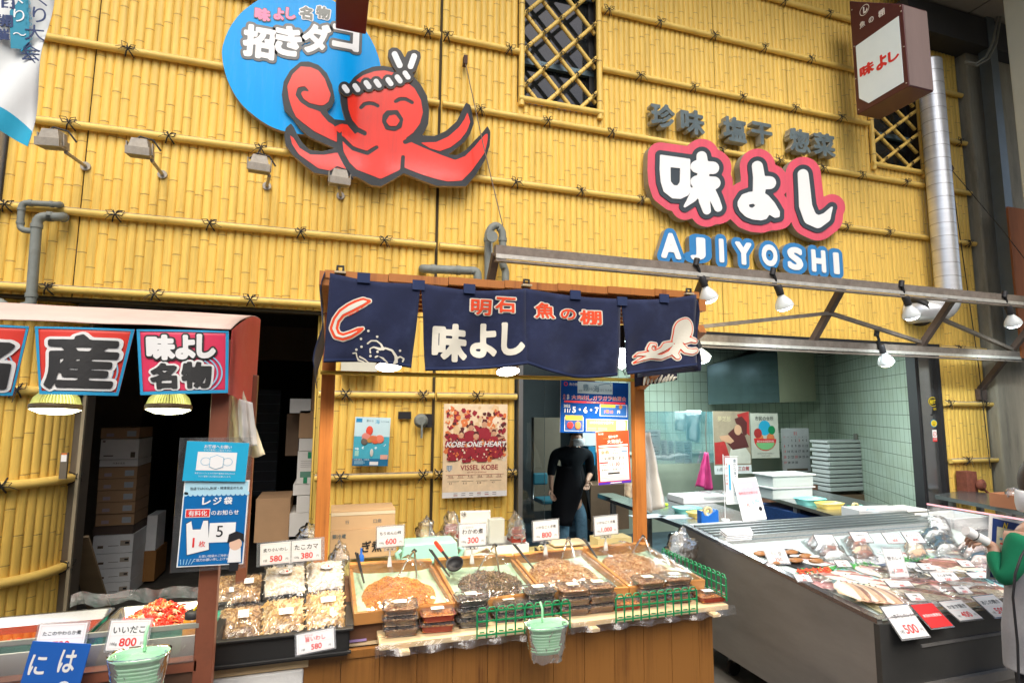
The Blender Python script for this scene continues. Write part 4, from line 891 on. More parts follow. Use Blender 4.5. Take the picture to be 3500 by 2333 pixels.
for t,b in(('明',(1610,1022,1682,1074)),('石',(1694,1016,1762,1068)),('魚',(1828,1034,1896,1088)),('の',(1915,1056,1968,1092)),('棚',(1982,1060,2052,1110))):nlet(t,b,[(.085,CRM,.03),(.026,VERM,.03)])
def nart(px0,fn,mts,parts,name):
    F_=Field(*px0,2.);
    for k,p in parts:(F_.poly(p)if k=='p' else F_.stroke(p,k))
    m=MB()
    for i,(g_,mt)in enumerate(mts):
        q=MB();plate(q,F_,g_,lambda x,y:onY(x,y,-1.905),NY,0,mt,step=.018)
        for v in q.v:v.y=rip(v.x,v.z)-.005-.0025*i
        bb=len(m.v);m.v+=q.v;m.f+=[[bb+k for k in f]for f in q.f];kk=m.mid(mt);m.mi+=[kk]*len(q.f);m.sm+=q.sm
    m.build(name,nr)
def c6(*P):return[(900+x/2.613,700+y/2.613)for x,y in P]
def c7(*P):return[(1700+x/2.613,700+y/2.613)for x,y in P]
eel=c6((945,862),(890,870),(830,895),(770,925),(700,965),(650,1030),(630,1100),(655,1160),(710,1180),(780,1160),(850,1125),(885,1110))
er=[6,15,17,17,14,13,14,13,12,12,9,4]
nart((1100,990,1300,1200),None,[(4,CRM),(0,VERM),(-8.5,CRM)],[(er,eel)],'eel_print')
nart((1100,990,1300,1200),None,[(0,VERM)],[([2,3,3,2],c6((760,990),(850,940),(900,900),(930,880))),([3,3],c6((905,862),(907,862))),([2,2,2],c6((835,870),(860,910),(880,915))),([2,2,2,2],c6((648,1060),(640,1100),(660,1150),(700,1170))),([2,2,2],c6((720,1165),(790,1145),(860,1115)))],'eel_stripes')
W_=[]
for P,r in(([(930,1240),(960,1215),(1010,1215),(1050,1245),(1070,1290)],[5,4,4,5,7]),([(955,1320),(950,1285),(985,1270),(1040,1290),(1090,1280),(1150,1300),(1185,1350),(1190,1400)],[5,3,4,8,5,6,8,9]),
             ([(1000,1360),(1030,1345),(1080,1360),(1120,1400),(1140,1440)],[5,4,4,6,6]),([(1250,1395),(1262,1370),(1225,1352),(1190,1370),(1170,1420)],[5,4,4,6,7]),([(800,1325),(830,1320),(835,1355),(850,1385),(900,1400)],[4,3,3,5,3]),([(860,1355),(900,1375),(940,1408)],[5,4,2])):W_.append(([q_*.62 for q_ in r],c6(*P)))
for p in((935,1130),(1015,1178),(870,1200),(875,1268),(830,1293),(1222,1300),(1018,1312),(955,1350)):W_.append(([4.5,4.5],c6(p,(p[0]+1,p[1]))))
nart((1190,1120,1400,1252),None,[(0,CRM)],W_,'wave_print')
OCT=[('p',smooth_poly(c7((1670,1010),(1715,1015),(1750,1060),(1755,1130),(1735,1180),(1700,1215),(1650,1240),(1600,1240),(1568,1215),(1575,1150),(1580,1090),(1610,1040)))),
       ([9,11,10,9,6,3],c7((1575,1240),(1510,1275),(1420,1318),(1340,1330),(1280,1330),(1240,1352))),([12,11,10,9,6,3],c7((1610,1260),(1560,1320),(1480,1355),(1380,1350),(1300,1378),(1235,1408))),
       ([8,8,7,5,3],c7((1400,1320),(1365,1285),(1380,1245),(1415,1245),(1420,1275))),([10,10,9],c7((1560,1240),(1500,1250),(1470,1300))),([12,12,10],c7((1640,1250),(1600,1320),(1620,1355))),([11,11,11,9],c7((1650,1240),(1690,1300),(1740,1310),(1772,1300))),([9,10,8],c7((1690,1220),(1735,1200),(1770,1215)))]
OCT=[(k,p)for k,p in OCT]
nart((2130,1060,2400,1260),None,[(4,CRM),(0,VERM),(-3.0,CRM)],OCT,'octopus_print')
dots=[([1.6,1.6],c7(p,(p[0]+5,p[1]-5)))for p in((1625,1060),(1650,1040),(1680,1045),(1610,1090),(1635,1090),(1605,1130),(1600,1160),(1700,1120),(1720,1100),(1690,1150),(1725,1130),(1670,1160))]+[([1.6]*4,c7((1600,1175),(1620,1168),(1640,1180),(1650,1195))),([4,4],c7((1582,1212),(1583,1212))),([4,4],c7((1628,1222),(1629,1222))),([1.2]*4,c7((1575,1240),(1570,1290),(1600,1330),(1620,1240))),([1.2]*5,c7((1250,1345),(1330,1335),(1420,1325),(1500,1290),(1560,1240)))]
nart((2130,1060,2400,1260),None,[(0,VERM)],dots,'octopus_marks')
# ---- lamps under the stall roof ----
def dish(px,py,Y,label,r=.062,glow=None,power=12):
    c=onY(px,py,Y);t=thing('dish_lamp',label,'lamp',tuple(c),group='lit dish lamps under the stall roof');m=MB();X=T(c)@Rx(-20);m.lathe([(r,.0),(r*.97,.015),(r*.5,.05),(.025,.06),(.02,.13)],mat('lamp_dish',(.20,.12,.07),.4),24,X=X,capb=False,capt=True);m.build('shade',t)
    m=MB();m.lathe([(.001,-.012),(r*.6,-.009),(r*.96,.001)],glow or mat('stall_lamp_glow',(1,1,1),.3,emis=14,ecol=(1,.95,.82),var=0),24,X=X);m.build('lit_face',t);m=MB();m.tube([c+Vector((0,0,.12)),c+Vector((0,0,.45))],.006,BLACK,6);m.build('cord',t)
    lamp('lamp_light','SPOT',tuple(c+Vector((0,0,-.02))),power,(1,.86,.66),.05,t,tuple(c+Vector((0,-.0,-1))),140);return t
dish(1328,1254,-1.5,'lit dish lamp under the curtain, left one, above the framed sea poster',power=34)
dish(1736,1270,-1.5,'lit dish lamp beside the top of the glass door edge',power=34)
c=onY(2125,1232,-1.45);t=thing('clamp_bulb','bare lit bulb seen through the right slit of the navy curtain','lamp',tuple(c));m=MB();m.lathe([(.002,-.05),(.03,-.03),(.034,0),(.02,.04),(.018,.08)],mat('white_bulb_glow',(1,1,1),.3,emis=9,ecol=(.85,.95,1),var=0),16,X=T(c),capt=True);m.build('bulb',t);m=MB();m.tube([c+Vector((0,0,.07)),c+Vector((0,0,.2))],.02,BLACK,10);m.tube([c+Vector((.03,0,.15)),c+Vector((.04,0,-.02)),c+Vector((.02,0,-.08)),c+Vector((-.01,0,-.02))],.004,BLACK,5);m.build('holder',t)
lamp('lamp_light','SPOT',tuple(c+Vector((0,-.05,-.08))),30,(1,.88,.70),.05,t,tuple(c+Vector((-.1,-.15,-1))),140)
# ---- tilted wooden trays of simmered fish ----
MINT=mat('mint_lining',(.42,.62,.46),.45,var=.05,scale=5,dirt=(.5,.6,.4),damt=.3)
def onT(px,py,z=.86,sl=.2):
    return onP(px,py,(0,-1.74,z),Vector((0,-sl,1)))
TR=[((1193,1933),(1208,2096),(1560,2058),(1472,1919)),((1482,1917),(1560,2060),(1850,2021),(1749,1902)),((1753,1902),(1852,2021),(2151,2006),(1984,1878)),((1991,1876),(2153,2006),(2412,1980),(2209,1861))]
def tray_frame(k):
    BL,FL,FR,BR=[onT(*p)for p in TR[k]];return BL,FL,FR,BR
NT_=Vector((0,-.2,1)).normalized()
def tray(k,label):
    BL,FL,FR,BR=tray_frame(k);cen=(BL+FL+FR+BR)/4;t=thing('wooden_tray',label,'tray',tuple(cen),group='tilted wooden trays of simmered seafood')
    def pt(u,v,h=0):return(FL*(1-u)*(1-v)+FR*u*(1-v)+BR*u*v+BL*(1-u)*v)+NT_*h
    m=MB();th=.028
    def bar(u0,v0,u1,v1,h0=-.055,h1=0):m.add([pt(u0,v0,h0),pt(u1,v0,h0),pt(u1,v1,h0),pt(u0,v1,h0),pt(u0,v0,h1),pt(u1,v0,h1),pt(u1,v1,h1),pt(u0,v1,h1)],[(3,2,1,0),(4,5,6,7),(0,1,5,4),(1,2,6,5),(2,3,7,6),(3,0,4,7)],WOODT)
    bar(.004,.0,.996,.035);bar(.004,.93,.996,1.,h1=.02);bar(.004,.036,.04,.929);bar(.96,.036,.996,.929);m.build('frame',t,bevel=.002)
    m=MB();m.grid(lambda u,v:pt(.04+.92*u,.035+.895*v,-.042+.012*(abs(u-.5)*2)**6+.012*(abs(v-.5)*2)**6),10,10,MINT);m.build('lining',t);return pt
pts_=[tray(0,'wooden tray heaped with orange crumbly sansho fish, nearest the dried fish bags'),tray(1,'wooden tray of dark glossy simmered seaweed strips'),tray(2,'third wooden tray, with small brown simmered fish under wrinkled film'),tray(3,'rightmost wooden tray of brown simmered fish, by the stall post')]
def heap(k,cu,cv,ru,rv,h,n,cols,L,wd,label,cat,ragged=.12,seed=1):
    pt=pts_[k];rg=random.Random(seed);m=MB();C0=cols[0]
    def hh(u,v):
        d=math.hypot((u-cu)/ru,(v-cv)/rv)+ragged*mnoise.noise(Vector((u*7+k*3,v*7,0)));return max(0,1-d*d)**.7*h*(1+.35*mnoise.noise(Vector((u*11,v*11,k))))
    def P(u,v):
        U=cu+(u-.5)*2*ru*1.05;V=cv+(v-.5)*2*rv*1.05;return pt(U,V,-.043+hh(U,V))
    m.grid(P,34,26,C0)
    ex=(pt(1,.5)-pt(0,.5)).normalized();ey=(pt(.5,1)-pt(.5,0)).normalized()
    for i in range(n):
        a=rg.uniform(0,2*pi);r_=sqrt(rg.random());U=cu+ru*r_*cos(a)*.98;V=cv+rv*r_*sin(a)*.98;q=hh(U,V)
        if q<=.0015 and rg.random()<.7:continue
        p=pt(U,V,-.042+q+rg.uniform(0,.004));an=rg.uniform(0,pi);d=(ex*cos(an)+ey*sin(an)+NT_*rg.uniform(-.4,.6)).normalized();l=L*rg.uniform(.5,1.3);s_=d.cross(NT_).normalized()*wd*rg.uniform(.6,1.3);b=NT_*wd*rg.uniform(.4,1.6)
        mt=rg.choice(cols);p0=p-d*l/2;p1=p+d*l/2;pm=p+b
        m.add([p0-s_*.4,p0+s_*.4,pm+s_,pm-s_,p1+s_*.4,p1-s_*.4,pm-NT_*wd*.9],[(0,1,2,3),(3,2,4,5),(1,0,6),(5,4,6),(0,3,6),(3,5,6),(2,1,6),(4,2,6)],mt)
    o=m.build('simmered_fish' if cat=='fish heap' else 'simmered_seaweed');tag(o,label,cat,kind='stuff')
OR=[mat('fish_crumb_%s'%n_,c,.45,var=.25,scale=90)for n_,c in(('amber',(.62,.22,.03)),('gold',(.76,.34,.06)),('rust',(.40,.15,.03)))]
BR_=[mat('fish_shred_%s'%n_,c,.3,var=.25,scale=90,coat=.3)for n_,c in(('brown',(.36,.16,.055)),('tan',(.60,.37,.17)),('umber',(.20,.07,.025)),('straw',(.68,.48,.27)))]
SW=[mat('seaweed_%s'%n_,c,.16,var=.3,scale=60,coat=.6)for n_,c in(('dark',(.045,.028,.02)),('brown',(.12,.065,.04)),('olive',(.09,.07,.035)),('pale',(.3,.2,.13)))]
heap(0,.50,.42,.40,.34,.058,4200,OR,.010,.0028,'heap of orange crumbly simmered fish in the first tray','fish heap',seed=2)
heap(1,.55,.44,.38,.33,.046,1700,SW,.030,.0032,'heap of dark glossy simmered seaweed strips in the second tray','seaweed heap',seed=3)
heap(2,.48,.50,.41,.46,.055,3200,BR_,.020,.0016,'wide heap of thin brown simmered fish in the third tray','fish heap',seed=4)
heap(3,.46,.50,.42,.43,.055,3200,BR_,.020,.0016,'heap of thin brown simmered fish in the rightmost tray','fish heap',seed=5)
WRAP=film('food_wrap',haze=.018,rough=.06,bscale=9,gloss=.1)
def wrap(k,u0,v0,u1,v1,peaks,label,seed,lift=.012):
    pt=pts_[k]
    def P(u,v):
        U=u0+(u1-u0)*u;V=v0+(v1-v0)*v;h=lift+.006*mnoise.noise(Vector((U*6,V*6,seed)))+.003*mnoise.noise(Vector((U*21,V*9,seed)))
        for(a,b,hh,r_)in peaks:h+=hh*math.exp(-math.hypot(U-a,(V-b)*.8)/r_)
        e=min(u,1-u,v,1-v);return pt(U,V,h-.014*max(0,1-e*12))
    m=MB();m.grid(P,30,26,WRAP);tag(m.build('plastic_wrap'),label,'plastic sheet','clear film over the wooden trays')
wrap(0,-.01,.0,1.0,1.03,[(.66,.78,.07,.13),(.5,.45,.035,.3)],'clear film peaked over tongs above the orange fish',1)
wrap(1,.0,.0,1.02,1.03,[(.62,.86,.07,.13),(.5,.45,.02,.3)],'clear film over the tray of dark seaweed',2)
wrap(2,.0,.03,1.0,1.0,[(.5,.5,.045,.35)],'wrinkled clear film over the third tray',3)
wrap(3,.0,.0,1.0,1.0,[(.5,.5,.045,.35),(.55,.95,.03,.1)],'wrinkled clear film over the rightmost tray',4)
TONG=mat('tong_steel',(.6,.6,.6),.18,1.)
def tongs(px,py,legs,label):
    c=onT(px,py);c+=NT_*.05;t=thing('tongs',label,'tongs',tuple(c),group='steel tongs resting in the trays')
    for l in legs:e=onT(*l)+NT_*-.01;m=MB();mid=c*.55+e*.45+NT_*.012;d=(e-c).normalized();m.tube([c,c*.8+e*.2+NT_*.008,mid,e],[.0042,.0055,.006,.004],TONG,8);m.build('blade',t)
    m=MB();m.tube([c-Vector((.012,0,.006)),c+NT_*.006,c+Vector((.012,0,-.006))],.006,BLACK,8);m.build('hinge',t)
tongs(1414,1912,[(1350,1985),(1425,1972)],'steel tongs standing in the tray of orange fish');tongs(1689,1892,[(1622,1960),(1708,1965)],'steel tongs standing in the seaweed tray')
tongs(1940,1868,[(1920,1900),(1965,1900)],'short tongs sticking out behind the third tray');tongs(2195,1860,[(2155,1895),(2225,1885)],'steel tongs at the back of the rightmost tray')
def chop(a,b,label,name='chopsticks'):
    t=thing(name,label,'chopsticks',tuple(onT(*b)),group='black chopsticks lying on tray corners')
    for d in(0,7):A=onT(a[0]+d,a[1]+d*.4)+NT_*.05;B=onT(b[0]+d*.3,b[1])+NT_*.0;m=MB();m.tube([A,B],[.0048,.003],BLACK,8);m.build('stick',t)
chop((1214,1920),(1243,1990),'black chopsticks at the back left corner of the first tray');chop((1466,1908),(1535,1968),'black chopsticks beside the black ladle');chop((1752,1888),(1822,1940),'black chopsticks between seaweed tray and third tray');chop((1990,1868),(2040,1905),'black chopsticks between the third and rightmost trays')
t=thing('ladle','black ladle with a bright red handle lying between the first two trays','ladle',tuple(onT(1545,1950)));c=onT(1552,1955)+NT_*.045;m=MB();X=T(c)@Rz(-30)@Rx(35);m.lathe([(.001,-.030),(.025,-.024),(.040,-.008),(.044,.006)],BLACK,20,X=X,capb=False);m.build('bowl',t,solid=.003)
a=onT(1486,1896)+NT_*.07;e=onT(1532,1945)+NT_*.05;md=a*.45+e*.55;m=MB();m.tube([md,e],.007,BLACK,8);m.build('shaft',t);m=MB();m.tube([a,a*.6+md*.4,md],[.010,.012,.009],mat('red_plastic',(.75,.04,.02),.35),10);m.build('handle',t)
# ---- pale wooden shelves in front, packs, fences ----
for i,(a,b)in enumerate((((1299,2211),(1935,2123)),((1958,2129),(2493,2066)))):
    A=onZ(*a,.78);B=onZ(*b,.78);t=thing('serving_board',('long pale board wrapped in clear plastic on the left half of the counter front','pale plastic-wrapped board on the right half of the counter front')[i],'board',((A.x+B.x)/2,-1.72,.745));m=MB()
    for k in range(3):m.box(((A.x+B.x)/2,-1.79+.085*k+.03,.768),(B.x-A.x,.075,.024),WOODP)
    m.build('slats',t,bevel=.003);m=MB();m.box((A.x+.1,-1.74,.750),(.04,.2,.012),WOODP);m.box((B.x-.1,-1.74,.750),(.04,.2,.012),WOODP);m.build('feet',t)
    m=MB();m.grid(lambda u,v:Vector((A.x-.02+(B.x-A.x+.04)*u,-1.84+.012*sin(u*40)*(1 if v<.5 else .2)+.02*v,.785-.040*(1-v)+.003*sin(u*23))),40,4,film('board_wrap',haze=.03,rough=.1,bscale=10,gloss=.06));m.build('wrapping',t)
CLR=film('clear_pack',haze=.045,rough=.05,bscale=6,gloss=.12);REDB=mat('dark_red_tray',(.26,.035,.02),.25,var=.06,coat=.3);REDL=mat('red_food_tray',_mats['dark_red_tray'].diffuse_color[:3],.25)
def pack_proto(kind):
    t=thing('food_pack','x','food pack');W_,D_,H_=.152,.118,.034
    def ring(w_,d_,r_=.016,n=4):
        o=[]
        for cx_,cy_,a0 in((w_/2-r_,d_/2-r_,0),(-w_/2+r_,d_/2-r_,90),(-w_/2+r_,-d_/2+r_,180),(w_/2-r_,-d_/2+r_,270)):
            for k in range(n):a=radians(a0+90*k/(n-1));o.append((cx_+r_*cos(a),cy_+r_*sin(a)))
        return o
    def shell(m,lv,mt,cap):
        R_=[[(x,y,z)for x,y in ring(w_,d_)]for w_,d_,z in lv];n=len(R_[0]);vs=[p for r_ in R_ for p in r_]
        m.add(vs,[(i*n+k,i*n+(k+1)%n,(i+1)*n+(k+1)%n,(i+1)*n+k)for i in range(len(R_)-1)for k in range(n)],mt,False)
        if cap=='b':m.add(R_[0],[tuple(range(n))[::-1]],mt)
        if cap=='t':m.add(R_[-1],[tuple(range(n))],mt)
    m=MB();shell(m,[(W_*.84,D_*.82,0),(W_*.94,D_*.93,H_*.8),(W_,D_,H_*.8+.001)],REDB if kind=='r' else CLR,'b')
    if kind=='r':
        for k in range(16):m.box((-.06+.008*k,-D_*.44-.001,H_*.4),(.003,.002,H_*.6),REDB,X=None)
    m.build('base',t);m=MB();shell(m,[(W_*1.02,D_*1.02,H_*.8+.001),(W_*1.02,D_*1.02,H_*.8+.004),(W_*.96,D_*.95,H_*.8+.005),(W_*.92,D_*.90,H_*.8+.014)],CLR,'t');m.build('lid',t)
    m=MB();cols={'c':BR_,'r':OR,'d':SW}[kind[0]];rg=random.Random(5)
    hz=H_*.80;m.grid(lambda u,v:Vector(((u-.5)*W_*.86,(v-.5)*D_*.84,hz-.004+.004*mnoise.noise(Vector((u*9,v*9,0)))+(-.02 if min(u,v,1-u,1-v)<.01 else 0))),10,8,cols[0])
    if kind!='r':shell(m,[(W_*.80,D_*.78,.003),(W_*.89,D_*.87,H_*.72)],cols[0],None)
    for i in range(170):
        x,y=rg.uniform(-.42,.42)*W_,rg.uniform(-.41,.41)*D_;a=rg.uniform(0,pi);l=.009;p=Vector((x,y,hz-.001));d=Vector((cos(a),sin(a),rg.uniform(-.2,.3)))*l;s_=Vector((-sin(a),cos(a),0))*.0013
        m.add([p-d-s_,p-d+s_,p+d+s_,p+d-s_,p+Vector((0,0,.003))],[(0,1,4),(1,2,4),(2,3,4),(3,0,4)],rg.choice(cols))
    m.build('contents',t)
    m=MB();m.rect(-.028,-.012,.028,.03,H_*.8+.0155,mat('pale_label',(.78,.78,.62),.5)if kind!='r' else PAPER)
    for k in range(2):m.rect(-.02,-.004+.012*k,.018,.0-.002+.012*k,H_*.8+.0165,mat('label_print',(.45,.32,.2),.6))
    m.build('price_label',t);return t
protos={}
def packs(kind,px,py,n,label,rot=-3):
    base=onZ(px,py,.782)
    for k in range(n):
        lb=label if n==1 else label+(', lowest of its stack',', top of its stack')[k==n-1]if k in(0,n-1)else label+', middle of its stack'
        X=T(base.x+random.uniform(-.004,.004),base.y+.05+random.uniform(-.003,.003),.782+.043*k)@Rz(rot+random.uniform(-3,3))
        if kind not in protos:
            o=pack_proto(kind);protos[kind]=o;o.matrix_world=X;o['label']=lb;o['group']='clear packs of simmered fish on the boards'
        else:copy_tree(protos[kind],X=X,label=lb)
packs('c',1372,2176,3,'clear pack of brown fish, leftmost stack');packs('r',1500,2160,2,'dark red tray pack left of the first fence')
packs('d',1622,2143,3,'clear seaweed pack at the left end of the first fence');packs('d',1745,2124,2,'clear seaweed pack behind the middle of the first fence')
packs('d',1852,2112,3,'clear seaweed pack behind the green basket');packs('c',1975,2103,3,'clear pack of brown fish right of the green basket')
packs('c',2062,2092,3,'clear brown fish pack just left of the second fence');packs('r',2150,2083,1,'red tray pack behind the left end of the second fence')
packs('c',2235,2072,3,'clear fish pack behind the middle of the second fence');packs('c',2330,2060,3,'clear fish pack behind the second fence right end');packs('r',2441,2058,1,'red tray pack at the right end of the counter')
GRN=mat('green_plastic',(.0,.22,.075),.38,var=.05)
def fence(A,B,h,label,n=10):
    A=Vector(A);B=Vector(B);d=B-A;L_=d.length;X=frame(A,d,(0,0,1));m=MB(X=X);s_=L_/n;w_=.0065
    for i in range(n+1):m.box((i*s_,h*.44,0),(w_,h*.88,.005),GRN)
    for z in(.012,.05*h/.13+.02,h*.86):
        for i in range(n):m.box(((i+.5)*s_,z,.0002),(s_-w_-.001,.0055,.0045),GRN)
    for i in range(n):
        x0,x1=i*s_+w_*.5,(i+1)*s_-w_*.5;m.tube([(x0,h*.87,0),(x0+s_*.18,h*.985,0),(x1-s_*.18,h*.985,0),(x1,h*.87,0)],.0033,GRN,6)
        m.box(((i+.5)*s_,.024,.0002),(s_*.5,.004,.004),GRN)
    return tag(m.build('plastic_fence'),label,'fence','green plastic display fences on the stall')
fa=onY(1630,2182,-1.84);fb=onY(1948,2145,-1.84);fence(fa,fb,.125,'green plastic fence behind the hanging green basket')
fa=onY(2106,2128,-1.84);fb=onY(2383,2094,-1.84);fence(fa,fb,.125,'green plastic fence on the right half of the counter front')
fa=onX(2215,1890,1.93);fb=onX(2468,2020,1.93);fence((1.93,-1.22,.80),(1.93,-1.80,.80),.125,'green plastic fence running back along the right side of the stall',15)
# ---- green baskets in plastic bags ----
BASK=mat('pale_green_basket',(.30,.62,.36),.4,var=.04)
def basket(px,py,Y,rw,rh,label,hook=True):
    c=onY(px,py,Y);t=thing('green_basket',label,'basket',(c.x,c.y,c.z-rh),group='pale green baskets hung on the stalls');X=T(c.x,c.y,c.z-rh);m=MB()
    m.lathe([(rw*.70,0),(rw*.80,.006),(rw*.92,rh*.4),(rw,rh),(rw*1.05,rh),(rw*1.05,rh-.012),(rw*.99,rh-.014)],BASK,36,X=X,sx=1,sy=.62,sq=2.6)
    for k in range(7):z=rh*(.12+.1*k);r_=rw*(.83+.17*z/rh)+.0015;m.lathe([(r_,z),(r_+.002,z+.003),(r_,z+.006)],mat('basket_rib',(.42,.72,.48),.4),36,X=X,sx=1,sy=.62,sq=2.6,capb=False)
    m.build('tub',t);bg_=film('bin_bag',haze=.10,rough=.12,bscale=7,gloss=.25);m=MB()
    def P(u,v):
        a=u*2*pi;cc_,s_=cos(a),sin(a);q=(abs(cc_)**2.6+abs(s_)**2.6)**(-1/2.6);nz=mnoise.noise(Vector((cc_*3,s_*3,v*4+px)))
        if v<.25:r_=rw*(.9+.16*v*4)*(1+.03*nz);z=rh*(.8+.24*v*4)
        else:w_=(v-.25)/.75;r_=rw*(1.07-.30*w_)*(1+.09*nz*w_+.02);z=rh*1.04-(rh*1.30)*w_*(1+.10*nz)
        return Vector((r_*cc_*q,r_*s_*q*.64,z))
    m.grid(P,48,16,bg_,X=X);m.build('bag',t)
    if hook:m=MB();m.tube([(c.x+.0,c.y+rw*.6,c.z-.01),(c.x,c.y+rw*.6,c.z+.04),(c.x,c.y+rw*.9,c.z+.06)],.005,BASK,8);m.build('hook',t)
    return t
basket(1869,2128,-1.95,.090,.112,'pale green basket in a clear bag hung on the counter front fence')
basket(478,2232,-2.10,.082,.115,'pale green basket in a clear bag hung on the left stall')
# ---- price cards ----
TEXTG=mat('soft_black_ink',(.06,.06,.06),.5,var=0);PRICER=mat('price_red',(.72,.03,.025),.5,var=0);PALE=mat('pale_red_line',(.85,.62,.60),.5,var=0);CLIP=film('clear_acrylic',haze=.22,rough=.05,bscale=2,gloss=.5)
def card_face(m,w_,h_,title,price,unit='100g',X=None,sub=None,red=False,z=.002):
    m.rect(-w_/2,-h_/2,w_/2,h_/2,z,PAPER,X=X)
    for(a,b,c_,d)in((-.46,.44,.46,.455),(-.46,-.455,.46,-.44),(-.46,-.455,-.452,.455),(.452,-.455,.46,.455),(-.46,-.02,.46,-.01)):m.rect(a*w_,b*h_,c_*w_,d*h_,z+.0007,PALE,X=X)
    m.text(title,0,h_*.18,w_*.80,h_*.26,PRICER if red else INK,z+.0012,X=X,bold=.008)
    if sub:m.text(sub,-w_*.18,h_*.37,w_*.4,h_*.1,PRICER,z+.0012,X=X)
    m.text(price,w_*.02,-h_*.24,w_*.5,h_*.28,PRICER,z+.0012,X=X,bold=.015);m.text(unit,-w_*.33,-h_*.3,w_*.24,h_*.12,TEXTG,z+.0012,X=X);m.text('円',w_*.38,-h_*.3,w_*.1,h_*.11,TEXTG,z+.0012,X=X)
def pcard(b,Y,title,price,label,unit='100g',tilt=0,stand=None,sub=None,red=False,dbl=None,roll=0):
    c,w_,h_=boxY(*b,Y);t=thing('price_card',label,'price card',(c.x,c.y,c.z-h_/2),group='white price cards with red prices');X=T(c)@FW@Matrix.Rotation(radians(roll),4,'Z')@Matrix.Rotation(radians(tilt),4,'X')
    m=MB()
    if dbl:
        card_face(m,w_/2*.97,h_,title,price,unit,X=X@T(-w_/4,0,0));card_face(m,w_/2*.97,h_,dbl[0],dbl[1],dbl[2],X=X@T(w_/4,0,0))
    else:card_face(m,w_,h_,title,price,unit,X=X,sub=sub,red=red)
    m.build('card',t);m=MB();m.box((0,0,-.001),(w_*1.1,h_*1.13,.002),CLIP,X=X);m.build('clear_sleeve',t)
    if stand:
        m=MB();s_=onY(b[0]*.5+b[2]*.5,stand,Y);m.box((c.x,c.y+.004,c.z-h_/2-.012),(w_*.45,.01,.016),CLIP);m.tube([(c.x,c.y+.006,c.z-h_/2-.02),(c.x,c.y+.006,s_.z+.045)],.004,mat('clear_stem',(.6,.6,.58),.2),8);m.box((c.x,c.y+.006,s_.z+.022),(.022,.016,.045),mat('clear_stem',(.6,.6,.58),.2),taper=.6)
        for d in(-.25,.25):m.box((c.x+w_*.3*d*2*.5,c.y-.003,c.z-h_/2-.012),(.006,.004,.006),BLACK)
        m.build('clip_stand',t)
    return t
pcard((1289,1798,1380,1866),-1.38,'ちりめん山椒','600','price card reading ちりめん山椒 600 above the orange fish',stand=1935,roll=1)
pcard((1570,1791,1660,1863),-1.36,'わかめ煮','300','price card reading わかめ煮 300 above the seaweed',stand=1925,sub='しいたけ入り')
pcard((1823,1778,1908,1843),-1.34,'いかなごくぎ煮','800','price card reading いかなごくぎ煮 800',stand=1895,roll=2)
pcard((2032,1763,2110,1825),-1.32,'いかなごくぎ煮','1,000','price card reading いかなごくぎ煮 1,000 beside the right post',stand=1880,roll=2)
pcard((890,1848,1100,1920),-1.35,'炙り小いわし','580','double price card with 580 and 380 above the dried fish bags',unit='1袋',dbl=('たこカマ','380','100g'),stand=1940,roll=2)
pcard((1015,2158,1142,2222),-1.99,'旨いわし','580','price card reading 旨いわし 580 on the front of the black tray',unit='1袋',tilt=-14,sub='カリッと',red=True,roll=5)
# ================= left stall with the red canopy =================
def boxpx(b,Y,dep,mt,name,label,cat,group=None,seam=None,deco=None,bevel=.004,taper=1,rot=0):
    c,w_,h_=boxY(*b,Y);m=MB();X=T(c.x,Y+dep/2,c.z-h_/2)@Rz(rot);m.box((0,0,h_/2),(w_,dep,h_),mt,X=X,taper=taper)
    XF=X@T(0,-dep/2-.002,h_/2)@FW
    if deco:deco(m,w_,h_,XF)
    return tag(m.build(name,bevel=0),label,cat,group)
FR_=-2.15
REDC=mat('red_vinyl',(.66,.045,.03),.45,var=.08,scale=3);REDP=mat('crimson_vinyl',(.66,.035,.10),.45,var=.08,scale=3);FADE=mat('faded_canopy',(.66,.50,.42),.75,var=.10,scale=3,dirt=(.62,.20,.18),dscale=2.5,damt=.6)
BLU=mat('blue_edge',(.02,.30,.55),.5);FLW=mat('flag_white',(.74,.74,.72),.5,var=.03);FLB=mat('flag_black',(.03,.03,.03),.45,var=.1)
ls=thing('red_stall','market stall with a faded red canopy and brown steel posts','stall',(-1.0,-2.0,0))
def vY(px,py):return onY(px,py,-2.0)
cr=vY(788,1128);XC=cr.x;bk_=onX(888,1092,XC);YB=bk_.y;zf_=cr.z;zb_=bk_.z;XL=-2.6
m=MB();
def top(u,v):x=XL+(XC-XL)*u;y=-2.0+(YB+2.0)*v;return Vector((x,y+.0,zf_+.004+(zb_-zf_)*(1-(1-v)**1.6)+.006*mnoise.noise(Vector((x*4,y*5,1)))))
m.grid(top,40,8,FADE);m.build('canopy_top',ls,solid=.004)
m=MB();m.grid(lambda u,v:Vector((XC+.004+.006*sin(u*12)*v,-2.0+(YB+2.0)*u,(zf_+(zb_-zf_)*(1-(1-u)**1.6))*(1-v)+v*(zf_-.235-.05*u))),10,8,mat('red_side_cloth',(.88,.16,.15),.55,var=.1,scale=5,dirt=(.85,.55,.50),dscale=4,damt=.5));m.build('side_cloth',ls)
_t=_mats['red_side_cloth'].node_tree;_b=_t.nodes['Principled BSDF'];_tr=_t.nodes.new('ShaderNodeBsdfTranslucent');_tr.inputs[0].default_value=(.95,.16,.15,1);_mx=_t.nodes.new('ShaderNodeMixShader');_mx.inputs[0].default_value=.6
_t.links.new(_b.outputs[0],_mx.inputs[1]);_t.links.new(_tr.outputs[0],_mx.inputs[2]);_t.links.new(_mx.outputs[0],_t.nodes['Material Output'].inputs[0])
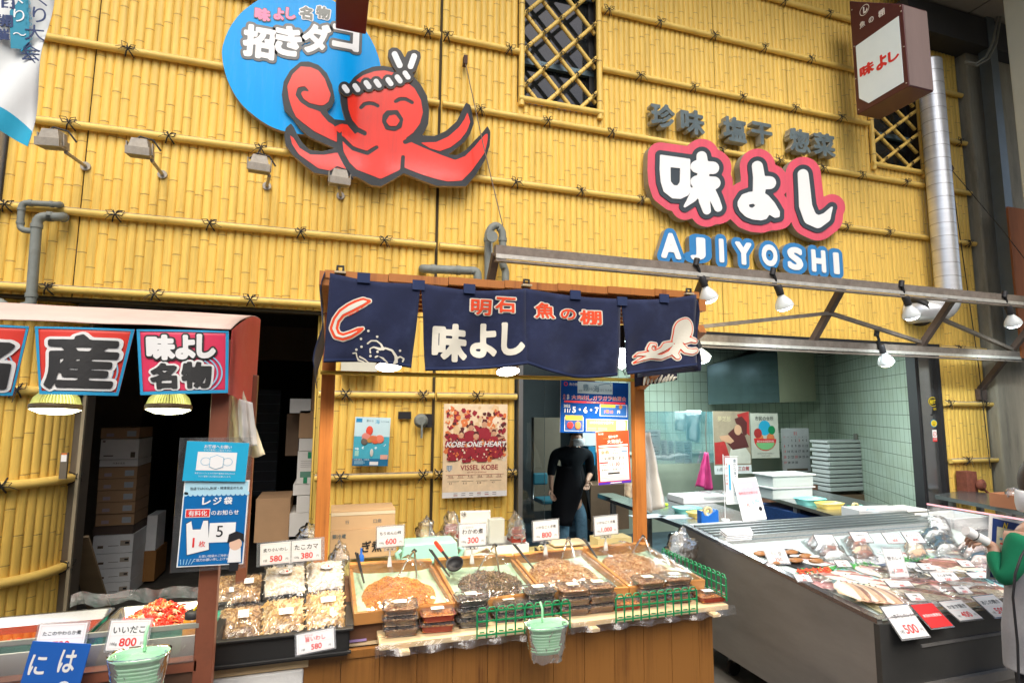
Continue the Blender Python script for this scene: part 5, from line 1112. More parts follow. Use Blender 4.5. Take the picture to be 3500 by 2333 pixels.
def flag(TL,TR,BL,BR,mt,label,draw):
    a,b,c,d=[vY(*p)for p in(TL,TR,BL,BR)];t=thing('stall_flag',label,'flag',tuple(c),group='printed flags hanging from the red canopy')
    def P(u,v,off=0.):p=a*(1-u)*(1-v)+b*u*(1-v)+c*(1-u)*v+d*u*v;p.y=-2.02-.012*sin(u*3.1+v)-.02*v*sin(u*pi)-off+.01*v;return p
    m=MB();m.grid(lambda u,v:P(u,v),16,12,mt);m.build('cloth',t,solid=.002)
    m=MB();m.grid(lambda u,v:P(u,.95+.05*v,.004),16,1,BLU);m.grid(lambda u,v:P(u,.03*v,.004),16,1,BLU);m.grid(lambda u,v:P(.035*u,v,.003),1,12,BLU);m.grid(lambda u,v:P(.965+.035*u,v,.003),1,12,BLU);m.build('blue_edging',t)
    m=MB()
    for k in range(3):
        r0=.30-.05*k;m.grid(lambda u,v:P(min(.96,.62+(r0+.018*v)*cos(-1.1+2.1*u)),min(.95,max(.1,.68-(r0+.018*v)*1.1*sin(-1.1+2.1*u))),.0045),14,1,mat('pale_blue_stripe',(.25,.50,.68),.5))
    m.build('wave_stripes',t)
    def conf(q,lay):
        w0=(b-a).length;
        for v in q.v:u_,v_=v.x,v.y;p=P(u_,v_,.006+.003*lay);v.x,v.y,v.z=p.x,p.y,p.z
        return q
    m=MB()
    for(t_,u0,v0,u1,v1,lay)in draw:
        for i,(g_,mm,base)in enumerate(lay):
            q=MB();q.fat(t_,g_,(u0+u1)/2,-(v0+v1)/2,u1-u0,v1-v0,0,0,mm,base=base,res=60,step=.09)
            for v in q.v:v.y=-v.y
            conf(q,i);bb=len(m.v);m.v+=q.v;m.f+=[[bb+k for k in f]for f in q.f];kk=m.mid(mm);m.mi+=[kk]*len(q.f);m.sm+=q.sm
    m.build('lettering',t)
flag((-160,1108),(112,1118),(-150,1350),(45,1352),REDC,'red flag cut by the left edge showing part of a black character',[('名',.05,.16,.92,.93,[(.10,FLW,.06),(.042,FLB,.06)])])
flag((130,1118),(468,1128),(146,1347),(405,1352),REDC,'red flag with one huge black 産 outlined in white',[('産',.06,.09,.93,.93,[(.085,FLW,.055),(.036,FLB,.055)])])
flag((474,1128),(786,1134),(487,1350),(780,1342),REDP,'crimson flag with white 味よし above black 名物',[('味',.10,.08,.42,.48,[(.14,FLB,.07),(.07,FLW,.07)]),('よ',.42,.08,.64,.47,[(.14,FLB,.07),(.07,FLW,.07)]),('し',.65,.06,.86,.45,[(.14,FLB,.07),(.07,FLW,.07)]),('名',.13,.52,.44,.92,[(.13,FLW,.06),(.055,FLB,.06)]),('物',.48,.50,.82,.92,[(.13,FLW,.06),(.055,FLB,.06)])])
m=MB();m.box((-.395,-1.93,1.0),(.062,.05,2.0),BROWNST);m.build('post',ls,bevel=.004)
m=MB();c=onY(835,1800,-1.3);m.box((c.x,-1.3,.95),(.045,.04,1.9),BROWNST);m.build('post',ls,bevel=.004)
a=onY(0,2192,-1.95);b=onY(400,2161,-1.95)
m=MB();m.box((-1.5,-1.95,b.z-.0),(2.17,.012,.016),mat('guard_strip',(.36,.36,.32),.35,.4));m.build('guard_strip',ls)
zc=onY(400,2300,-1.97).z
m=MB();m.box((-1.5,-1.93,zc-.01),(2.17,.05,.035),BROWNST);m.box((-1.5,-1.93,.25),(2.17,.05,.04),BROWNST);m.build('cross_bar',ls)
m=MB();m.box((-1.5,-1.955,(b.z+zc)/2),(2.15,.004,b.z-zc-.01),film('guard_glass',haze=.06,rough=.04,bscale=2,gloss=.35));m.build('guard_glass',ls)
ZT=.845
m=MB();m.box((-1.5,-1.62,ZT-.03),(2.15,.50,.03),mat('white_counter',(.55,.56,.54),.5,dirt=(.3,.25,.18),damt=.6));m.box((-1.5,-1.885,zc+.02),(2.15,.008,.10),_mats['white_counter']);m.build('counter',ls)
m=MB();m.box((-1.5,-1.94,.6),(2.15,.01,.5),mat('dark_brown_panel',(.10,.05,.03),.5));m.build('front_panel',ls)
MATG=mat('green_mesh_mat',(.02,.36,.24),.6,var=.3,scale=160,bump=.5,bscale=200)
g_=MB();g_.box((-1.35,-1.62,ZT-.008),(1.85,.50,.008),MATG);g_.add([(-2.28,-1.87,ZT-.004),(-.43,-1.87,ZT-.004),(-.43,-1.90,ZT-.04),(-2.28,-1.90,ZT-.04)],[(3,2,1,0)],MATG);tag(g_.build('mesh_mat'),'green mesh mat under the steel pans of the left stall','mat')
def pan(x0,x1,y0,y1,z,h,label):
    t=thing('steel_pan',label,'pan',((x0+x1)/2,(y0+y1)/2,z),group='steel pans on the left stall');m=MB();cx_,cy_=(x0+x1)/2,(y0+y1)/2;w_,d_=x1-x0,y1-y0
    lv=[(.80,0),(.86,.005),(.96,h),(1.0,h+.003),(1.0,h)]
    def ring(k,zz):return[(cx_+sx*(w_/2*k-.02)+.02*cos(a),cy_+sy*(d_/2*k-.02)+.02*sin(a),zz)for sx,sy,a0 in((1,1,0),(-1,1,90),(-1,-1,180),(1,-1,270))for a in[radians(a0+30*j)for j in range(4)]]
    R_=[ring(k,z+zz)for k,zz in lv];n=16;m.add([p for r_ in R_ for p in r_],[(i*n+k,i*n+(k+1)%n,(i+1)*n+(k+1)%n,(i+1)*n+k)for i in range(len(R_)-1)for k in range(n)],STEEL,True);m.add(R_[0],[tuple(range(n))],STEEL);m.build('pan',t);return t
pan(-1.27,-.815,-1.79,-1.46,ZT,.072,'left steel pan with red octopus in dark sauce');pan(-.80,-.49,-1.79,-1.46,ZT,.072,'right steel pan piled with small red octopuses')
g_=MB();g_.box((-1.04,-1.625,ZT+.035),(.40,.28,.01),mat('red_sauce',(.30,.03,.006),.08,var=.2,coat=.8));tag(g_.build('red_sauce'),'glossy red sauce filling the left steel pan','sauce')
OCTO=[mat('octopus_%s'%n_,c,.15,var=.25,scale=30,coat=.7)for n_,c in(('red',(.55,.06,.015)),('orange',(.72,.20,.06)),('dark',(.28,.02,.01)),('pale',(.75,.42,.25)))]
def octopile(cx_,cy_,rx,ry,h,n,label,z=ZT+.03):
    m=MB();rg=random.Random(n)
    for i in range(n):
        a,r_=rg.uniform(0,2*pi),sqrt(rg.random());x,y=cx_+rx*r_*cos(a),cy_+ry*r_*sin(a);zz=z+h*(1-r_*r_)*rg.uniform(.6,1);mt=rg.choice(OCTO[:2]+[rg.choice(OCTO)]);s_=rg.uniform(.008,.013)
        m.ell((x,y,zz),(s_,s_*.85,s_),mt,8)
        for k in range(4):a=rg.uniform(0,2*pi);d=Vector((cos(a),sin(a),rg.uniform(-.3,.4)))*.022;m.tube([(x,y,zz),Vector((x,y,zz))+d*.6+Vector((0,0,.004)),Vector((x,y,zz))+d+Vector((.004,0,-.004))],[.0045,.0035,.0012],mt,5)
    tag(m.build('simmered_octopus'),label,'octopus heap',kind='stuff')
octopile(-.63,-1.60,.13,.12,.09,230,'pile of glossy small red octopuses in the right pan');octopile(-1.12,-1.69,.10,.06,.02,30,'a few red octopuses lying in the dark sauce')
m=MB();c=onY(590,2085,-1.35);m.grid(lambda u,v:Vector((-1.0+.55*u,-1.40+.02*sin(u*20),ZT+.07+.05*v+.015*mnoise.noise(Vector((u*9,v*5,0))))),24,6,FILM);tag(m.build('plastic_bag'),'crumpled clear plastic behind the left stall pans','plastic bag')
# jar
c=Vector((-.50,-1.84,ZT));p=onY(655,2205,-1.84);c.x=p.x;t=thing('spray_jar','yellow-topped clear jar of yellow beads by the brown post','jar',tuple(c));m=MB();X=T(c);m.lathe([(.030,0),(.033,.01),(.033,.045)],mat('yellow_beads',(.62,.62,.04),.5,var=.3,scale=120,bump=.5,bscale=150),20,X=X,capt=True);m.build('beads',t)
m=MB();m.lathe([(.034,.0455),(.034,.115),(.028,.125)],mat('orange_liquid',(.62,.25,.01),.2),20,X=X,capb=False,capt=True);m.build('jar_body',t);m=MB();m.lathe([(.030,.126),(.030,.145),(.022,.15)],BLACK,20,X=X,capt=True);m.tube([(c.x,c.y,c.z+.15),(c.x+.01,c.y,c.z+.165),(c.x+.03,c.y,c.z+.17)],.005,mat('yellow_nozzle',(.8,.6,.02),.4),6);m.build('cap',t)
m=MB();m.box((c.x+.008,c.y-.0345,c.z+.055),(.016,.001,.03),PAPER)
for k in range(6):m.box((c.x+.008,c.y-.0355,c.z+.044+.0045*k),(.013,.001,.002),INK)
m.build('barcode_label',t)
pcard((128,2132,292,2225),-1.965,'たこのやわらか煮','790','price card reading たこのやわらか煮 in front of the left pan',tilt=-10,roll=-3)
pcard((372,2120,508,2215),-1.97,'いいだこ','800','price card reading いいだこ 800 in front of the octopus pile',tilt=-10,roll=-4)
# LED reflector lamps
RIB=mat('ribbed_lamp',(.50,.48,.25),.3,var=.3,scale=5,emis=.22,ecol=(.75,.9,.2))
for px,label in((190,'ribbed reflector lamp glowing yellow-green under the 産 flag'),(576,'ribbed reflector lamp glowing yellow-green under the crimson flag')):
    c=onY(px,1398,-1.72);t=thing('reflector_lamp',label,'lamp',tuple(c),group='ribbed lamps under the red canopy');X=T(c)@Rx(-5);m=MB();n=40;pr=[(.078,0),(.080,.006),(.074,.012)]
    m.lathe([(.080,-.002),(.083,.004),(.083,.014),(.078,.018)],mat('lamp_ring',(.22,.18,.10),.4),36,X=X,capb=False);m.build('ring',t)
    m=MB()
    for k in range(n):
        a=2*pi*k/n;m.add([(r_*cos(a+s_*.05)*q,r_*sin(a+s_*.05)*q,z)for r_,z in((.076,.019),(.068,.045),(.045,.070),(.02,.085))for s_,q in((-1,.96),(0,1.03),(1,.96))],[(3*i+j,3*i+j+1,3*i+j+4,3*i+j+3)for i in range(3)for j in range(2)],RIB)
    m.lathe([(.020,.08),(.02,.14)],BLACK,12,X=ID,capt=True);m.v=[T(c)@v for v in m.v];m.build('ribbed_shell',t)
    m=MB();m.lathe([(.001,-.022),(.05,-.016),(.079,-.002)],mat('led_glow',(1,1,.8),.3,emis=6,ecol=(1,1,.6),var=0),30,X=X);m.build('lit_face',t);lamp('lamp_light','SPOT',tuple(c-Vector((0,0,.03))),14,(1,.93,.66),.06,t,tuple(c-Vector((0,0,1))),120)
# hanging notices on the post
def quadsign(q,Y,name,label,cat,draw,thick=.003,group=None,back=None):
    a,b,c_,d=[onY(*p,Y)for p in q];X=frame(c_,(d-c_),(a-c_));w_=(d-c_).length;h_=(a-c_).length;m=MB(X=X);draw(m,w_,h_);m.box((w_/2,h_/2,-thick/2),(w_,h_,thick),back or PAPER)
    return tag(m.build(name),label,cat,group)
CY=mat('cyan_print',(.02,.38,.62),.35,var=.03);DB=mat('deep_blue_print',(.005,.14,.40),.35,var=.05);LB=mat('light_blue_print',(.42,.68,.80),.35,var=.03)
def mask_notice(m,w,h):
    m.rect(0,0,w,h,.001,CY);m.text('お客様へお願い',w*.5,h*.88,w*.5,h*.09,PAPER,.002,bold=.01);m.text('マスク着用にご協力下さい。',w*.5,h*.79,w*.45,h*.06,PAPER,.002)
    m.rect(w*.19,h*.27,w*.82,h*.74,.002,PAPER)
    for(x,y,rx,ry)in((.33,.50,.08,.10),(.68,.50,.08,.10)):m.lathe([(1,0),(.93,0)],CY,24,X=T(w*x,h*y,.003)@Matrix.Diagonal((w*rx,h*ry,1,1)),capb=False)
    P=[(.40,.37),(.40,.60),(.50,.66),(.61,.60),(.61,.37),(.50,.31)];m.prism([(w*(.505+(x-.505)*1.06),h*(.485+(y-.485)*1.06))for x,y in P],.0035,.0035,CY);m.prism([(w*x,h*y)for x,y in P],.004,.004,PAPER)
    m.text('新型コロナウイルスの予防や感染拡大防止のため',w*.5,h*.20,w*.64,h*.06,PAPER,.002);m.text('マスク着用へのご協力をお願いします。',w*.5,h*.12,w*.52,h*.06,PAPER,.002)
quadsign([(636,1506),(846,1508),(623,1642),(838,1645)],-2.0,'notice_board','light blue notice with a white face mask drawing on the brown post','notice',mask_notice)
def bag_notice(m,w,h):
    m.rect(.004,.004,w-.004,h-.004,.001,DB);m.rect(.004,h*.84,w-.004,h-.004,.0015,LB)
    for k in range(14):m.lathe([(.001,0),(w*.037,0)],LB,10,X=T(w*(.04+.072*k),h*.845,.0015+.00005*k))
    m.text('当店ではCO₂削減・環境保全のため',w*.5,h*.91,w*.8,h*.045,INK,.003,bold=.008)
    for k,ch in enumerate('レジ袋'):m.fat(ch,.03,w*(.36+.165*k),h*.76,w*.13,h*.09,.002,.002,PAPER,base=.03)
    m.rect(w*.06,h*.57,w*.43,h*.67,.002,PAPER);m.rect(w*.07,h*.577,w*.42,h*.663,.0025,RED);m.text('有料化',w*.245,h*.62,w*.31,h*.065,PAPER,.003,bold=.012);m.text('のお知らせ',w*.66,h*.62,w*.42,h*.06,PAPER,.003,bold=.012)
    B=[(.09,.50),(.16,.53),(.19,.43),(.31,.43),(.34,.53),(.41,.53),(.46,.19),(.14,.14)];m.prism([(w*(.28+(x-.28)*1.05),h*(.34+(y-.34)*1.03))for x,y in B],.002,.002,INK);m.prism([(w*x,h*y)for x,y in B],.003,.003,PAPER)
    m.text('1',w*.22,h*.28,w*.1,h*.11,RED,.004,bold=.02);m.text('枚',w*.35,h*.26,w*.10,h*.07,RED,.004,bold=.01);m.rect(w*.44,h*.27,w*.84,h*.50,.0025,PAPER);m.text('5',w*.60,h*.40,w*.14,h*.13,INK,.0035);m.text('円',w*.77,h*.31,w*.07,h*.04,INK,.0035)
    m.text('お買い物袋のご持参に',w*.55,h*.115,w*.46,h*.035,PAPER,.003);m.text('ご協力お願い申し上げます',w*.53,h*.075,w*.58,h*.035,PAPER,.003)
    SK=mat('printed_skin',(.75,.50,.36),.5,var=0);x,y=w*.86,h*.13
    m.prism([(x-.022,y-.03),(x+.022,y-.03),(x+.018,y+.02),(x-.018,y+.02)],.0035,.0035,PAPER);m.prism([(x-.014,y-.06),(x+.014,y-.06),(x+.016,y-.031),(x-.016,y-.031)],.0035,.0035,INK)
    m.lathe([(.001,0),(.021,0)],SK,18,X=T(x,y+.033,.004));m.prism([(x-.028,y+.038),(x-.024,y+.068),(x,y+.078),(x+.024,y+.068),(x+.028,y+.038),(x+.012,y+.052),(x-.008,y+.044)],.0045,.0045,INK)
    for k in range(5):m.tube([(w*.06+.008*k,h*.03,.002),(w*.05+.011*k,h*.09,.002)],.0012,LB,4)
quadsign([(622,1643),(850,1640),(603,1938),(831,1926)],-1.99,'notice_board','dark blue plastic-bag notice reading レジ袋 with a drawn white bag and figure 5','notice',bag_notice)
m=MB();c,w_,h_=boxY(600,1492,852,1945,-1.985);m.box((c.x,-1.982,c.z),(w_,.002,h_),film('notice_sleeve',haze=.05,rough=.05,bscale=2,gloss=.3));tag(m.build('plastic_sleeve'),'clear plastic sleeve behind the two blue notices','sleeve')
# blue vertical banner with white characters, bottom left
def blue_ban(m,w,h):
    m.rect(0,0,w,h,.001,mat('banner_blue',(.01,.10,.42),.5,var=.05))
    for t_,x,y,ww,hh in(('に',.20,.82,.27,.16),('石',.20,.56,.34,.20),('は',.68,.86,.28,.18),('の',.72,.62,.30,.17)):m.fat(t_,.02,w*x,h*y,w*ww,h*hh,.002,.002,FLW,base=.02)
quadsign([(-5,2195),(208,2178),(-20,2640),(190,2640)],-2.02,'blue_banner','blue banner with large white characters at the bottom left corner','banner',blue_ban,back=mat('banner_blue_back',(.01,.10,.42),.6))
# white aprons / bags hung at the back of the canopy
CREAM=mat('cream_cloth',(.70,.62,.44),.8,var=.05,bump=.1,bscale=8)
def hang(P4,Y,mt,name,label,cat,amp=.02,n=3,seed=0,group=None):
    a,b,c_,d=[onY(*p,Y)for p in P4];m=MB()
    def P(u,v):p=a*(1-u)*(1-v)+b*u*(1-v)+c_*(1-u)*v+d*u*v;p.y+=amp*sin(u*n*2*pi+seed)*(.3+v)+amp*.5*mnoise.noise(Vector((u*4,v*4,seed)));p.z+=amp*.6*sin(u*7+seed)*v;return p
    m.grid(P,24,16,mt);return tag(m.build(name,solid=.003),label,cat,group)
hang([(782,1340),(830,1330),(775,1545),(905,1558)],-1.6,CREAM,'cream_bag','cream cloth bag hanging behind the red side cloth','bag',.02,2)
hang([(812,1360),(862,1375),(815,1500),(878,1530)],-1.68,mat('white_bag',(.72,.70,.66),.6),'white_bag','white printed carrier bag hanging in front of the cream bag','bag',.012,2,1)
# ---- black tray with bagged dried fish, on a pale block counter ----
t=thing('side_counter','small counter with a thick pale plank over a white foam box','counter',(-.22,-1.5,0));m=MB();m.box((-.23,-1.45,.72),(.37,.56,.04),WOODP);m.build('plank',t,bevel=.003);m=MB();m.box((-.235,-1.46,.35),(.345,.54,.69),STYRO);m.build('foam_box',t,bevel=.008)
BT=mat('black_crate',(.018,.018,.018),.45,var=.1)
bt=thing('black_crate','wide shallow black crate holding bags of dried fish','crate',(-.14,-1.45,.745));m=MB();x0,x1,y0,y1,z0,h_=-.395,.105,-1.765,-1.10,.745,.10
for(cx_,cy_,w_,d_)in(((x0+x1)/2,y0,x1-x0,.014),((x0+x1)/2,y1,x1-x0,.014),(x0,(y0+y1)/2,.014,y1-y0-.015),(x1,(y0+y1)/2,.014,y1-y0-.015)):m.box((cx_,cy_,z0+h_/2),(w_,d_,h_),BT)
m.box(((x0+x1)/2,(y0+y1)/2,z0+.006),(x1-x0-.016,y1-y0-.016,.01),BT);m.build('crate_body',bt)
m=MB();m.box(((x0+x1)/2,y0-.008,z0+h_+.004),(x1-x0+.04,.03,.010),BT);m.box((x0-.008,(y0+y1)/2,z0+h_+.004),(.03,y1-y0-.032,.010),BT);m.box((x1+.008,(y0+y1)/2,z0+h_+.004),(.03,y1-y0-.032,.010),BT);m.box(((x0+x1)/2,y0-.006,z0+.012),(x1-x0+.03,.014,.012),BT);m.build('rim',bt,bevel=.003)
FISHC={'a':[mat('dried_amber',(.50,.27,.09),.5,var=.3,scale=60),mat('dried_dark',(.26,.13,.05),.5,var=.3,scale=60),mat('dried_pale',(.66,.46,.24),.5,var=.2,scale=60)],
         'w':[mat('flake_white',(.78,.70,.60),.5,var=.12,scale=40),mat('flake_cream',(.74,.60,.42),.5,var=.15,scale=40),mat('flake_pale',(.82,.78,.72),.5)],
         'g':[mat('gold_fish',(.66,.40,.13),.4,var=.25,scale=50),mat('gold_dark',(.40,.22,.08),.4,var=.3,scale=50),mat('gold_pale',(.80,.62,.36),.4,var=.15,scale=50)]}
BAGF=film('snack_bag',haze=.035,rough=.07,bscale=12,gloss=.2)
def bagp(px,py,w_,h_,kind,label,lab,tilt=28,rot=0,zoff=0.,L=.03,wd=.009,n=300):
    w_*=1.16;h_*=1.22;n=int(n*1.25)
    c=onP(px,py,(0,-1.45,.86+zoff),Vector((0,-.42,1)).normalized());t=thing('snack_bag',label,'snack bag',tuple(c),group='clear bags of dried fish in the black crate');X=T(c)@Rz(rot)@Rx(tilt);rg=random.Random(int(px));m=MB();cols=FISHC[kind]
    def H(x,y):e=max(0,1-(abs(x)/(w_*.5))**3)*max(0,1-(abs(y)/(h_*.5))**3);return .030*e
    m.grid(lambda u,v:Vector(((u-.5)*w_*.9,(v-.5)*h_*.86,H((u-.5)*w_*.9,(v-.5)*h_*.86)*.8)),12,12,cols[0],X=X)
    for i in range(n):
        x,y=rg.uniform(-.44,.44)*w_,rg.uniform(-.42,.42)*h_;a=rg.uniform(-.9,.9)+(1.2 if kind=='g' else rg.uniform(0,3));d=Vector((cos(a),sin(a),rg.uniform(-.1,.15)))*L*rg.uniform(.5,1);s_=Vector((-sin(a),cos(a),0))*wd*rg.uniform(.5,1);p=Vector((x,y,H(x,y)*.85+rg.uniform(-.002,.004)));up=Vector((0,0,.004));mt=rg.choice(cols)
        m.add([p-d,p-s_+up*.4,p+up,p+s_+up*.4,p+d,p+d*.4-s_*.8-up*.3,p-d*.4+s_*.8],[(0,1,2),(0,2,6),(6,2,3),(1,5,2),(5,4,2),(2,4,3)],mt,True,X=X)
    m.build('dried_fish',t);m=MB();m.grid(lambda u,v:Vector(((u-.5)*w_,(v-.5)*h_*1.04,.006+H((u-.5)*w_,(v-.5)*h_)*1.12+.004*mnoise.noise(Vector((u*8,v*8,px)))+.003*sin(u*30)*(1 if v<.08 or v>.92 else 0))),22,22,BAGF,X=X);m.build('bag',t)
    m=MB();lw,lh,lx,ly,txt,vv=lab;z=H(lx,ly)*1.12+.012;XL_=X@T(lx,ly,z)
    if vv=='oval':
        m.lathe([(.001,0),(1,0)],INK,28,X=XL_@Matrix.Diagonal((lw*.53,lh*.55,1,1)));m.lathe([(.001,0),(1,0)],PAPER,28,X=XL_@T(0,0,.0006)@Matrix.Diagonal((lw*.5,lh*.5,1,1)));m.text(txt[:2],-lw*.05,lh*.12,lw*.4,lh*.35,INK,.0015,X=XL_,bold=.01);m.text(txt[2:],-lw*.22,-lh*.2,lw*.25,lh*.35,INK,.0015,X=XL_,bold=.01);m.ell((lw*.1,0,.0016),(lw*.09,lh*.16,.0005),RED,8,X=XL_);m.rect(lw*.22,lh*.1,lw*.32,lh*.3,.0015,GRN,X=XL_)
    else:
        m.rect(-lw/2,-lh/2,lw/2,lh/2,0,PAPER,X=XL_)
        if vv:m.text(txt[:2],lw*.25,lh*.3,lw*.22,lh*.3,INK,.0008,X=XL_,vert=True);m.text(txt[2:],-lw*.05,-lh*.08,lw*.36,lh*.72,INK,.0008,X=XL_,vert=True);m.rect(-lw*.45,-lh*.42,-lw*.3,-lh*.3,.0008,RED,X=XL_)
        else:m.text('カリッと',-lw*.1,lh*.25,lw*.45,lh*.2,PRICER,.0008,X=XL_);m.text(txt,0,-lh*.08,lw*.7,lh*.3,PRICER,.0008,X=XL_,bold=.01)
    m.build('label',t);return t
bagp(770,2015,.10,.15,'a','narrow clear bag of amber dried fish at the far left back of the crate',(.02,.03,.03,-.04,'炙り小いわし',True),rot=4,L=.012,wd=.004,n=250,zoff=-.015)
bagp(838,2015,.125,.15,'a','clear bag of amber dried fish with a vertical 小いわし label, back row',(.04,.033,.015,.01,'炙り小いわし',True),rot=3,L=.014,wd=.005,n=420,zoff=-.01)
bagp(975,1985,.165,.17,'w','clear bag of white flakes with an oval label, left of the two',(.062,.034,.0,.015,'たこカマ','oval'),rot=5,L=.02,wd=.008,n=420)
bagp(1110,1970,.15,.17,'w','clear bag of white flakes with an oval label, right of the two',(.062,.034,.01,.02,'たこカマ','oval'),rot=5,L=.02,wd=.008,n=420,zoff=.003)
bagp(822,2130,.155,.155,'a','front bag of amber dried fish with a vertical 小いわし label',(.042,.042,.01,.01,'炙り小いわし',True),rot=5,L=.014,wd=.005,n=480)
bagp(968,2108,.150,.16,'g','front middle bag of golden dried fish',(.058,.034,.01,-.01,'旨いわし',False),rot=5,L=.028,wd=.008,n=330,zoff=.006)
bagp(1112,2085,.150,.175,'g','front right bag of golden dried fish at the corner of the crate',(.062,.030,.01,.02,'旨いわし',False),rot=5,L=.028,wd=.008,n=330,zoff=.016)
m=MB();c=onZ(1240,2175,.745);m.box((c.x,c.y+.02,.7445),(.13,.12,.003),mat('blue_sheet',(.01,.2,.5),.4));m.box((c.x-.03,c.y-.015,.750),(.085,.075,.006),mat('lilac_packet',(.36,.26,.55),.35,var=.1));m.text('おしぼり',c.x-.03,c.y,.06,.012,PAPER,.7535);tag(m.build('lilac_packet'),'lilac printed packet on a blue sheet right of the black crate','packet')
# ================= back shelf of the middle stall =================
g_=MB();g_.box((.64,-.93,.845),(1.36,.42,.03),wood('green_plank',(.46,.40,.16),(.28,.24,.08),.6,axis=0));
for X_ in(.0,1.28):g_.box((X_,-.80,.415),(.05,.05,.83),WOODP)
tag(g_.build('back_table'),'plank table behind the wooden trays, painted pale green','table')
g_=MB();g_.box((1.62,-.93,.85),(.56,.40,.03),WHITE)
for X_ in(1.38,1.86):g_.box((X_,-.76,.415),(.04,.04,.83),STEELB)
tag(g_.build('white_table'),'narrow white-topped table behind the rightmost trays','table')
def d_up(m,w,h,X):m.rect(-w*.5,h*.25,w*.5,h*.42,0,mat('packing_tape',(.62,.54,.40),.4),X=X);m.text('行',-w*.25,-h*.1,w*.1,h*.2,mat('box_ink_blue',(.05,.11,.14),.6),.001,X=X);m.text('口商',w*.22,-h*.1,w*.22,h*.22,mat('box_ink_blue',(.05,.11,.14),.6),.001,X=X)
def d_low(m,w,h,X):m.text('要冷蔵',-w*.37,h*.3,w*.2,h*.16,mat('box_ink_blue',(.05,.11,.14),.6),.001,X=X,bold=.01);m.fat('ぎ煮',.02,w*.12,-h*.12,w*.3,h*.42,.001,.001,INK,X=X,base=.02)
boxpx((1133,1742,1352,1806),-.95,.22,CARD,'cardboard_box','upper cardboard box with pale tape behind the first tray','box','cardboard boxes on the back table',deco=d_up)
boxpx((1130,1808,1358,1903),-.96,.24,CARD,'cardboard_box','lower cardboard box printed with thick black ぎ煮','box','cardboard boxes on the back table',deco=d_low)
MINTP=mat('mint_plastic',(.36,.72,.60),.35,var=.03);c,w_,h_=boxY(1358,1842,1582,1922,-1.05);t=thing('mint_box','mint green plastic box with a lid between the first two price cards','box',(c.x,-1.05,c.z-h_/2));m=MB();m.box((c.x,-.98,c.z-.0),(w_*.88,.18,h_*.72),MINTP,taper=.92);m.build('box_body',t,bevel=.008);m=MB();m.box((c.x,-.98,c.z-h_*.40),(w_*.96,.20,h_*.14),MINTP);m.build('rim',t,bevel=.004)
m=MB();m.tube([(c.x-w_*.47,-1.05,c.z-h_*.3),(c.x-w_*.5,-1.06,c.z),(c.x-w_*.44,-1.05,c.z+h_*.1)],.012,MINTP,8);m.tube([(c.x+w_*.47,-1.05,c.z-h_*.3),(c.x+w_*.5,-1.06,c.z),(c.x+w_*.44,-1.05,c.z+h_*.1)],.012,MINTP,8);m.build('side_clips',t)
c,w_,h_=boxY(1585,1840,1795,1885,-.85);m=MB();z0=.862;m.box((c.x,-.80,z0+.005),(w_,.24,.008),WHITE)
for a_,b_,cc_,d_ in((c.x,-.92,w_,.012),(c.x,-.68,w_,.012),(c.x-w_/2,-.80,.012,.228),(c.x+w_/2,-.80,.012,.228)):m.box((a_,b_,z0+.035),(cc_,d_,.06),STYRO)
tag(m.build('foam_tray'),'long white foam tray behind the seaweed tray','tray')
hang([(1573,1745),(1676,1742),(1575,1835),(1678,1830)],-.80,PAPER,'white_card','white card with a handwritten 味 standing in the foam tray','card',.002,1)
m=MB();c=onY(1586,1756,-.812);m.text('味',c.x,0,.03,.035,INK);m.v=[Vector((v.x,-.812,c.z+v.y))for v in m.v];tag(m.build('handwriting'),'handwritten 味 in the corner of the white card','lettering')
m=MB();c,w_,h_=boxY(1670,1770,1722,1855,-.83);m.box((c.x,-.82,c.z),(w_,.06,h_),mat('frosted_pack',(.52,.55,.52),.3,var=.05));tag(m.build('frosted_pack',bevel=.006),'frosted upright pack in the foam tray','pack')
def crumple(px,py,Y,rx,rz,label,mt=None,red=False,seed=0):
    c=onY(px,py,Y);t=thing('plastic_bag',label,'plastic bag',(c.x,c.y,c.z-rz),group='crumpled clear bags on the back table');m=MB();rg=random.Random(seed)
    if red:m.box((c.x,c.y,c.z-rz*.45),(rx*1.5,.10,rz*.55),REDL);m.box((c.x,c.y,c.z+rz*.0),(rx*1.4,.09,rz*.25),mat('dark_red_lid',(.20,.03,.03),.3));m.build('red_packs',t);m=MB()
    vs=[];N_=22
    def P(u,v):
        th=v*pi;a=u*2*pi;k=1+.42*mnoise.noise(Vector((cos(a)*2.2*sin(th),sin(a)*2.2*sin(th),cos(th)*2.2+seed)))+.16*mnoise.noise(Vector((cos(a)*6,sin(a)*6*sin(th),cos(th)*6+seed)));pk=1+.15*max(0,cos(th))**3
        return Vector((c.x+rx*sin(th)*cos(a)*k*(1-.25*max(0,cos(th))),c.y+.07*sin(th)*sin(a)*k,c.z+rz*cos(th)*k*pk))
    m.grid(P,N_,N_,mt or film('crumpled_bag',haze=.10,rough=.14,bscale=22,gloss=.05));m.build('bag',t)
crumple(1455,1820,-.86,.055,.075,'limp clear bag leaning right of the cardboard boxes',seed=1);crumple(1500,1840,-.84,.06,.03,'low clear bag behind the mint box lid',seed=2)
crumple(1540,1800,-.80,.06,.08,'clear bag of dark red packs left of the white card',red=True,seed=3);crumple(1765,1810,-.82,.06,.09,'clear bag of red packs at the right end of the foam tray',red=True,seed=5)
crumple(1060,1825,-.9,.07,.05,'crumpled bag above the double price card',seed=8);crumple(1160,1915,-1.1,.055,.08,'clear plastic tub bag at the foot of the left orange post',seed=9)
